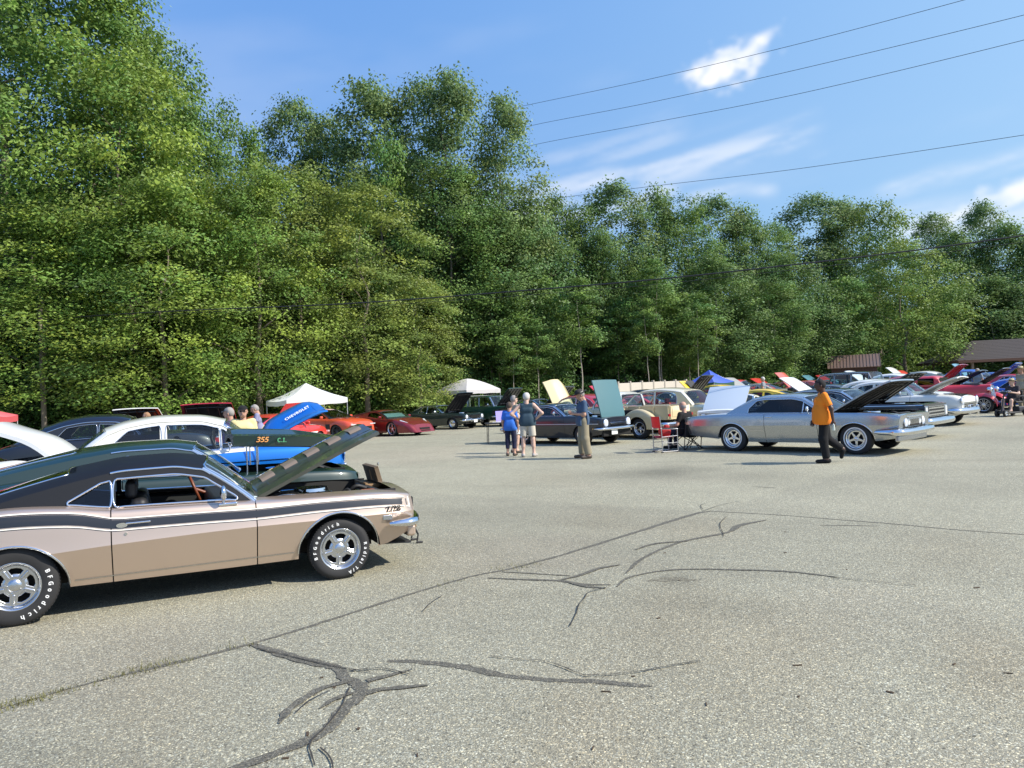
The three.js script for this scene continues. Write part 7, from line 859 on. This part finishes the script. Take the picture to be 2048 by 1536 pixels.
// ================================================================== things between the cars
{ // mobility scooter
  const g = group('mobility_scooter'), p = scP, t = 245 * Math.PI / 180; g.position.set(p.x, 0.005 + riseAt(p.x, p.z), p.z); g.rotation.y = Math.PI / 2 - t; const dk = std(0.03, 0.03, 0.035, 0.5);
  mesh('deck', merge([rbox(1.0, 0.06, 0.42, 0.03, 0.28, 0.14, 0), rbox(0.42, 0.2, 0.44, 0.04, -0.18, 0.26, 0)]), dk, g); mesh('seat', merge([rbox(0.42, 0.09, 0.44, 0.04, -0.02, 0.53, 0), rbox(0.08, 0.42, 0.42, 0.04, -0.24, 0.78, 0), bar([-0.05, 0.3, 0], [-0.05, 0.5, 0], 0.04)]), seatMat, g); mesh('tiller', merge([bar([0.78, 0.16, 0], [0.55, 0.92, 0], 0.03), rbox(0.12, 0.1, 0.24, 0.03, 0.55, 0.92, 0)]), dk, g); mesh('handlebar', bar([0.52, 0.96, -0.26], [0.52, 0.96, 0.26], 0.016), chrome, g); mesh('arm_rest', merge([rbox(0.34, 0.04, 0.06, 0.015, 0, 0.76, 0.3), bar([-0.2, 0.74, 0.3], [-0.2, 0.55, 0.2], 0.014)]), dk, g); mesh('arm_rest', merge([rbox(0.34, 0.04, 0.06, 0.015, 0, 0.76, -0.3), bar([-0.2, 0.74, -0.3], [-0.2, 0.55, -0.2], 0.014)]), dk, g);
  for (const [x, z] of [[0.78, 0.16], [0.78, -0.16], [-0.3, 0.24], [-0.3, -0.24]]) { const w = group('wheel', g); w.position.set(x, 0.13, z); if (z < 0) w.rotation.y = Math.PI; for (const [n, ge, m] of wheelPieces('disc', 0.13, 0.08, 0.07)) mesh(n, ge, m, w); }
  tag(g, 'dark mobility scooter beside the red hot rod', 'scooter');
}
// black folding table, purple sheet and papers on it
{
  const A = onGround(973, 888), g = group('folding_table'); g.position.set(A.x + 0.9, 0.005, A.z - 0.3); g.rotation.y = 0.12; const m = std(0.02, 0.02, 0.022, 0.6);
  mesh('tabletop', rbox(1.85, 0.045, 0.72, 0.012, 0, 0.725, 0), m, g); for (const [x, z] of [[-0.86, 0.3], [-0.86, -0.3], [0.86, 0.3], [0.86, -0.3]]) mesh('leg', bar([x, 0, z], [x * 0.97, 0.71, z], 0.014), m, g); for (const x of [-0.85, 0.85]) mesh('brace', bar([x, 0.3, -0.3], [x, 0.3, 0.3], 0.01), m, g);
  tag(g, 'black folding table behind the boy in blue', 'table');
  const s = mesh('purple_sheet', rbox(0.34, 0.42, 0.012, 0.004, 0, 0.2, 0).rotateX(-0.3), std(0.36, 0.30, 0.72, 0.6)); s.position.set(g.position.x - 0.35, 0.77, g.position.z); s.rotation.y = 0.2; tag(s, 'purple sheet propped up on the black folding table', 'sign');
  const q = mesh('paper_stack', merge([rbox(0.3, 0.012, 0.22, 0.003, 0, 0, 0), rbox(0.28, 0.012, 0.21, 0.003, 0.02, 0.013, 0.01).rotateY(0.2), rbox(0.3, 0.02, 0.2, 0.003, 0.28, 0.004, -0.05).rotateY(-0.4)]), std(0.7, 0.68, 0.66, 0.8)); q.position.set(g.position.x - 0.5, 0.762, g.position.z + 0.22); tag(q, 'white papers lying on the black folding table', 'papers');
}
{ // red folding armchair, empty
  const p = onGround(1331, 904), g = group('folding_chair'); g.position.set(p.x, 0.005, p.z); g.rotation.y = Math.PI / 2 - 75 * Math.PI / 180; const al = std(0.45, 0.45, 0.46, 0.35, { metalness: 0.7 }), rd = phys(0.55, 0.012, 0.012, 0.85, { transmission: 0.25, thickness: 0, side: THREE.DoubleSide });
  for (const z of [0.27, -0.27]) { mesh('side_frame', merge([tube([[0.24, 0.02, z], [0.24, 0.4, z], [0.24, 0.62, z]], 0.013, 6, 8), tube([[-0.22, 0.02, z], [-0.22, 0.5, z], [-0.26, 0.98, z]], 0.013, 6, 10), bar([0.26, 0.62, z], [-0.24, 0.64, z], 0.016), bar([0.24, 0.03, z], [-0.22, 0.03, z], 0.012), bar([0.24, 0.44, z], [-0.22, 0.42, z], 0.012), bar([0.24, 0.26, z], [-0.22, 0.26, z], 0.008)]), al, g); mesh('arm_rest', rbox(0.44, 0.02, 0.05, 0.008, 0.02, 0.655, z), blackTrim, g); for (const x of [0.24, -0.22]) mesh('foot', rbox(0.07, 0.025, 0.04, 0.006, x, 0.012, z), blackTrim, g); }
  mesh('cross_bar', bar([0.24, 0.2, -0.27], [0.24, 0.2, 0.27], 0.011), al, g); mesh('cross_bar', bar([-0.22, 0.12, -0.27], [-0.22, 0.12, 0.27], 0.011), al, g);
  mesh('seat', grid(8, 8, (u, v) => [lerp(0.24, -0.22, u), 0.445 - 0.05 * Math.sin(Math.PI * v) - 0.02 * u, lerp(-0.26, 0.26, v)]), rd, g); mesh('backrest', grid(6, 8, (u, v) => [-0.235 - 0.03 * u - 0.03 * Math.sin(Math.PI * v), lerp(0.66, 0.97, u), lerp(-0.26, 0.26, v)]), rd, g);
  tag(g, 'empty red folding armchair with metal frame on the open lot', 'chair');
  const b = mesh('bag', merge([rbox(0.3, 0.22, 0.36, 0.08, 0, 0.11, 0), rbox(0.14, 0.12, 0.2, 0.05, 0.05, 0.24, 0.05)]), std(0.4, 0.02, 0.02, 0.7)); b.position.set(p.x, 0.44, p.z); tag(b, 'red bag lying on the seat of the red folding armchair', 'bag');
}
{ // black camp chair with its cup table
  const p = sitP, g = group('camp_chair'), t = 322 * Math.PI / 180; g.position.set(p.x, 0.005, p.z); g.rotation.y = Math.PI / 2 - t; const m = std(0.02, 0.02, 0.022, 0.6), cl = std(0.014, 0.014, 0.016, 0.9, { side: THREE.DoubleSide });
  mesh('seat', grid(8, 8, (u, v) => [lerp(0.34, -0.24, u), 0.40 - 0.05 * Math.sin(Math.PI * v) - 0.03 * u, lerp(-0.33, 0.33, v)]), cl, g); mesh('backrest', grid(8, 8, (u, v) => [-0.215 - 0.1 * u - 0.03 * Math.sin(Math.PI * v), lerp(0.36, 0.70, u), lerp(-0.34, 0.34, v)]), cl, g);
  for (const s of [1, -1]) { mesh('leg', bar([0.34, 0.02, s * 0.36], [-0.24, 0.42, s * 0.34], 0.011), m, g); mesh('leg', bar([-0.28, 0.02, s * 0.36], [0.32, 0.42, s * 0.34], 0.011), m, g); mesh('upright', bar([-0.24, 0.02, s * 0.36], [-0.33, 0.72, s * 0.36], 0.012), m, g); mesh('arm_rest', grid(5, 3, (u, v) => [lerp(0.3, -0.28, u), 0.60, s * lerp(0.33, 0.42, v)]), cl, g); mesh('foot', rbox(0.06, 0.03, 0.06, 0.01, -0.28, 0.015, s * 0.36), m, g); }
  mesh('leg', bar([-0.27, 0.03, -0.34], [-0.22, 0.36, 0.34], 0.011), m, g); mesh('leg', bar([-0.27, 0.03, 0.34], [-0.22, 0.36, -0.34], 0.011), m, g);
  tag(g, 'black folding camp chair under the seated man', 'chair');
  const ct = group('side_table'); const q = onGround(1384, 897); ct.position.set(q.x, 0.005, q.z); mesh('tabletop', new THREE.CylinderGeometry(0.2, 0.2, 0.03, 24).translate(0, 0.52, 0), std(0.07, 0.07, 0.08, 0.4), ct); for (let i = 0; i < 3; i++) { const a = i * 2.094 + 0.5; mesh('leg', bar([Math.cos(a) * 0.2, 0, Math.sin(a) * 0.2], [Math.cos(a + 2.4) * 0.15, 0.51, Math.sin(a + 2.4) * 0.15], 0.011), m, ct); } tag(ct, 'small round black folding side table next to the camp chair', 'table');
}
{ // bottle in the walking man's hand
  const w = scene.children.find((o) => o.userData.label?.startsWith('man in an orange')); w.updateMatrixWorld(true); const v = new THREE.Vector3(0.155, 0.77, -0.31); v.set(-0.13, 0.775, -0.285); const b = group('bottle'); b.position.copy(w.localToWorld(v.clone())); mesh('body', new THREE.CylinderGeometry(0.03, 0.03, 0.12, 14).translate(0, -0.02, 0), phys(0.75, 0.8, 0.72, 0.15, { transmission: 0.3 }), b); mesh('cap', new THREE.CylinderGeometry(0.014, 0.016, 0.03, 12).translate(0, 0.055, 0), whiteLetter, b); tag(b, 'small pale bottle in the hand of the man in the orange shirt', 'bottle');
  const bd = mesh('badge', new THREE.CylinderGeometry(0.035, 0.035, 0.008, 18).rotateZ(Math.PI / 2).translate(0.215, 1.32, -0.05), whiteLetter, w);
}
{ // wooden display box and stand at the nose of the tan coupe
  const w = scene.children.find((o) => o.userData.label?.startsWith('tan metallic')); w.updateMatrixWorld(true); const put = (x, y, z) => w.localToWorld(new THREE.Vector3(x, y, z)), rot = w.rotation.y, oak = std(0.26, 0.16, 0.075, 0.6), oakD = std(0.12, 0.085, 0.05, 0.6);
  const b = group('wooden_case'); b.position.copy(put(2.06, 0.775, -0.32)); b.rotation.y = rot; mesh('lid', merge([rbox(0.03, 0.2, 0.24, 0.006, 0, 0.12, -0.13), rbox(0.03, 0.2, 0.24, 0.006, 0, 0.12, 0.13), rbox(0.05, 0.22, 0.02, 0.004, 0.01, 0.12, 0.26), rbox(0.05, 0.02, 0.54, 0.004, 0.01, 0.225, 0)]).rotateZ(0.25), oakD, b); mesh('case', merge([rbox(0.16, 0.04, 0.5, 0.008, -0.08, 0.02, 0), rbox(0.03, 0.05, 0.5, 0.006, -0.16, 0.03, 0)]), oak, b); mesh('clasp', rbox(0.02, 0.03, 0.03, 0.004, 0.05, 0.235, 0), chrome, b); tag(b, 'open wooden case propped on the nose of the tan coupe', 'case');
  const s = group('display_stand'); s.position.copy(onGround(822, 1084)); s.rotation.y = rot; mesh('board', rbox(0.02, 0.10, 0.3, 0.004, 0.02, 0.25, 0).rotateZ(0), oak, s); for (const z of [0.12, -0.1]) { mesh('leg', merge([bar([0, 0.22, z], [0.05, 0.11, z + 0.02], 0.012), bar([0.05, 0.11, z + 0.02], [0.03, 0.03, z + 0.03], 0.010), rbox(0.08, 0.025, 0.035, 0.010, 0.06, 0.014, z + 0.03)]), blackTrim, s); } tag(s, 'small wooden board on thin black legs under the bumper of the tan coupe', 'stand');
  const sp = mesh('splitter', rbox(0.34, 0.02, 1.2, 0.006, 0, 0, 0), blackTrim, w); sp.position.set(2.02, 0.245, 0); sp.rotation.z = -0.06;
}
renderer.render(scene, camera);
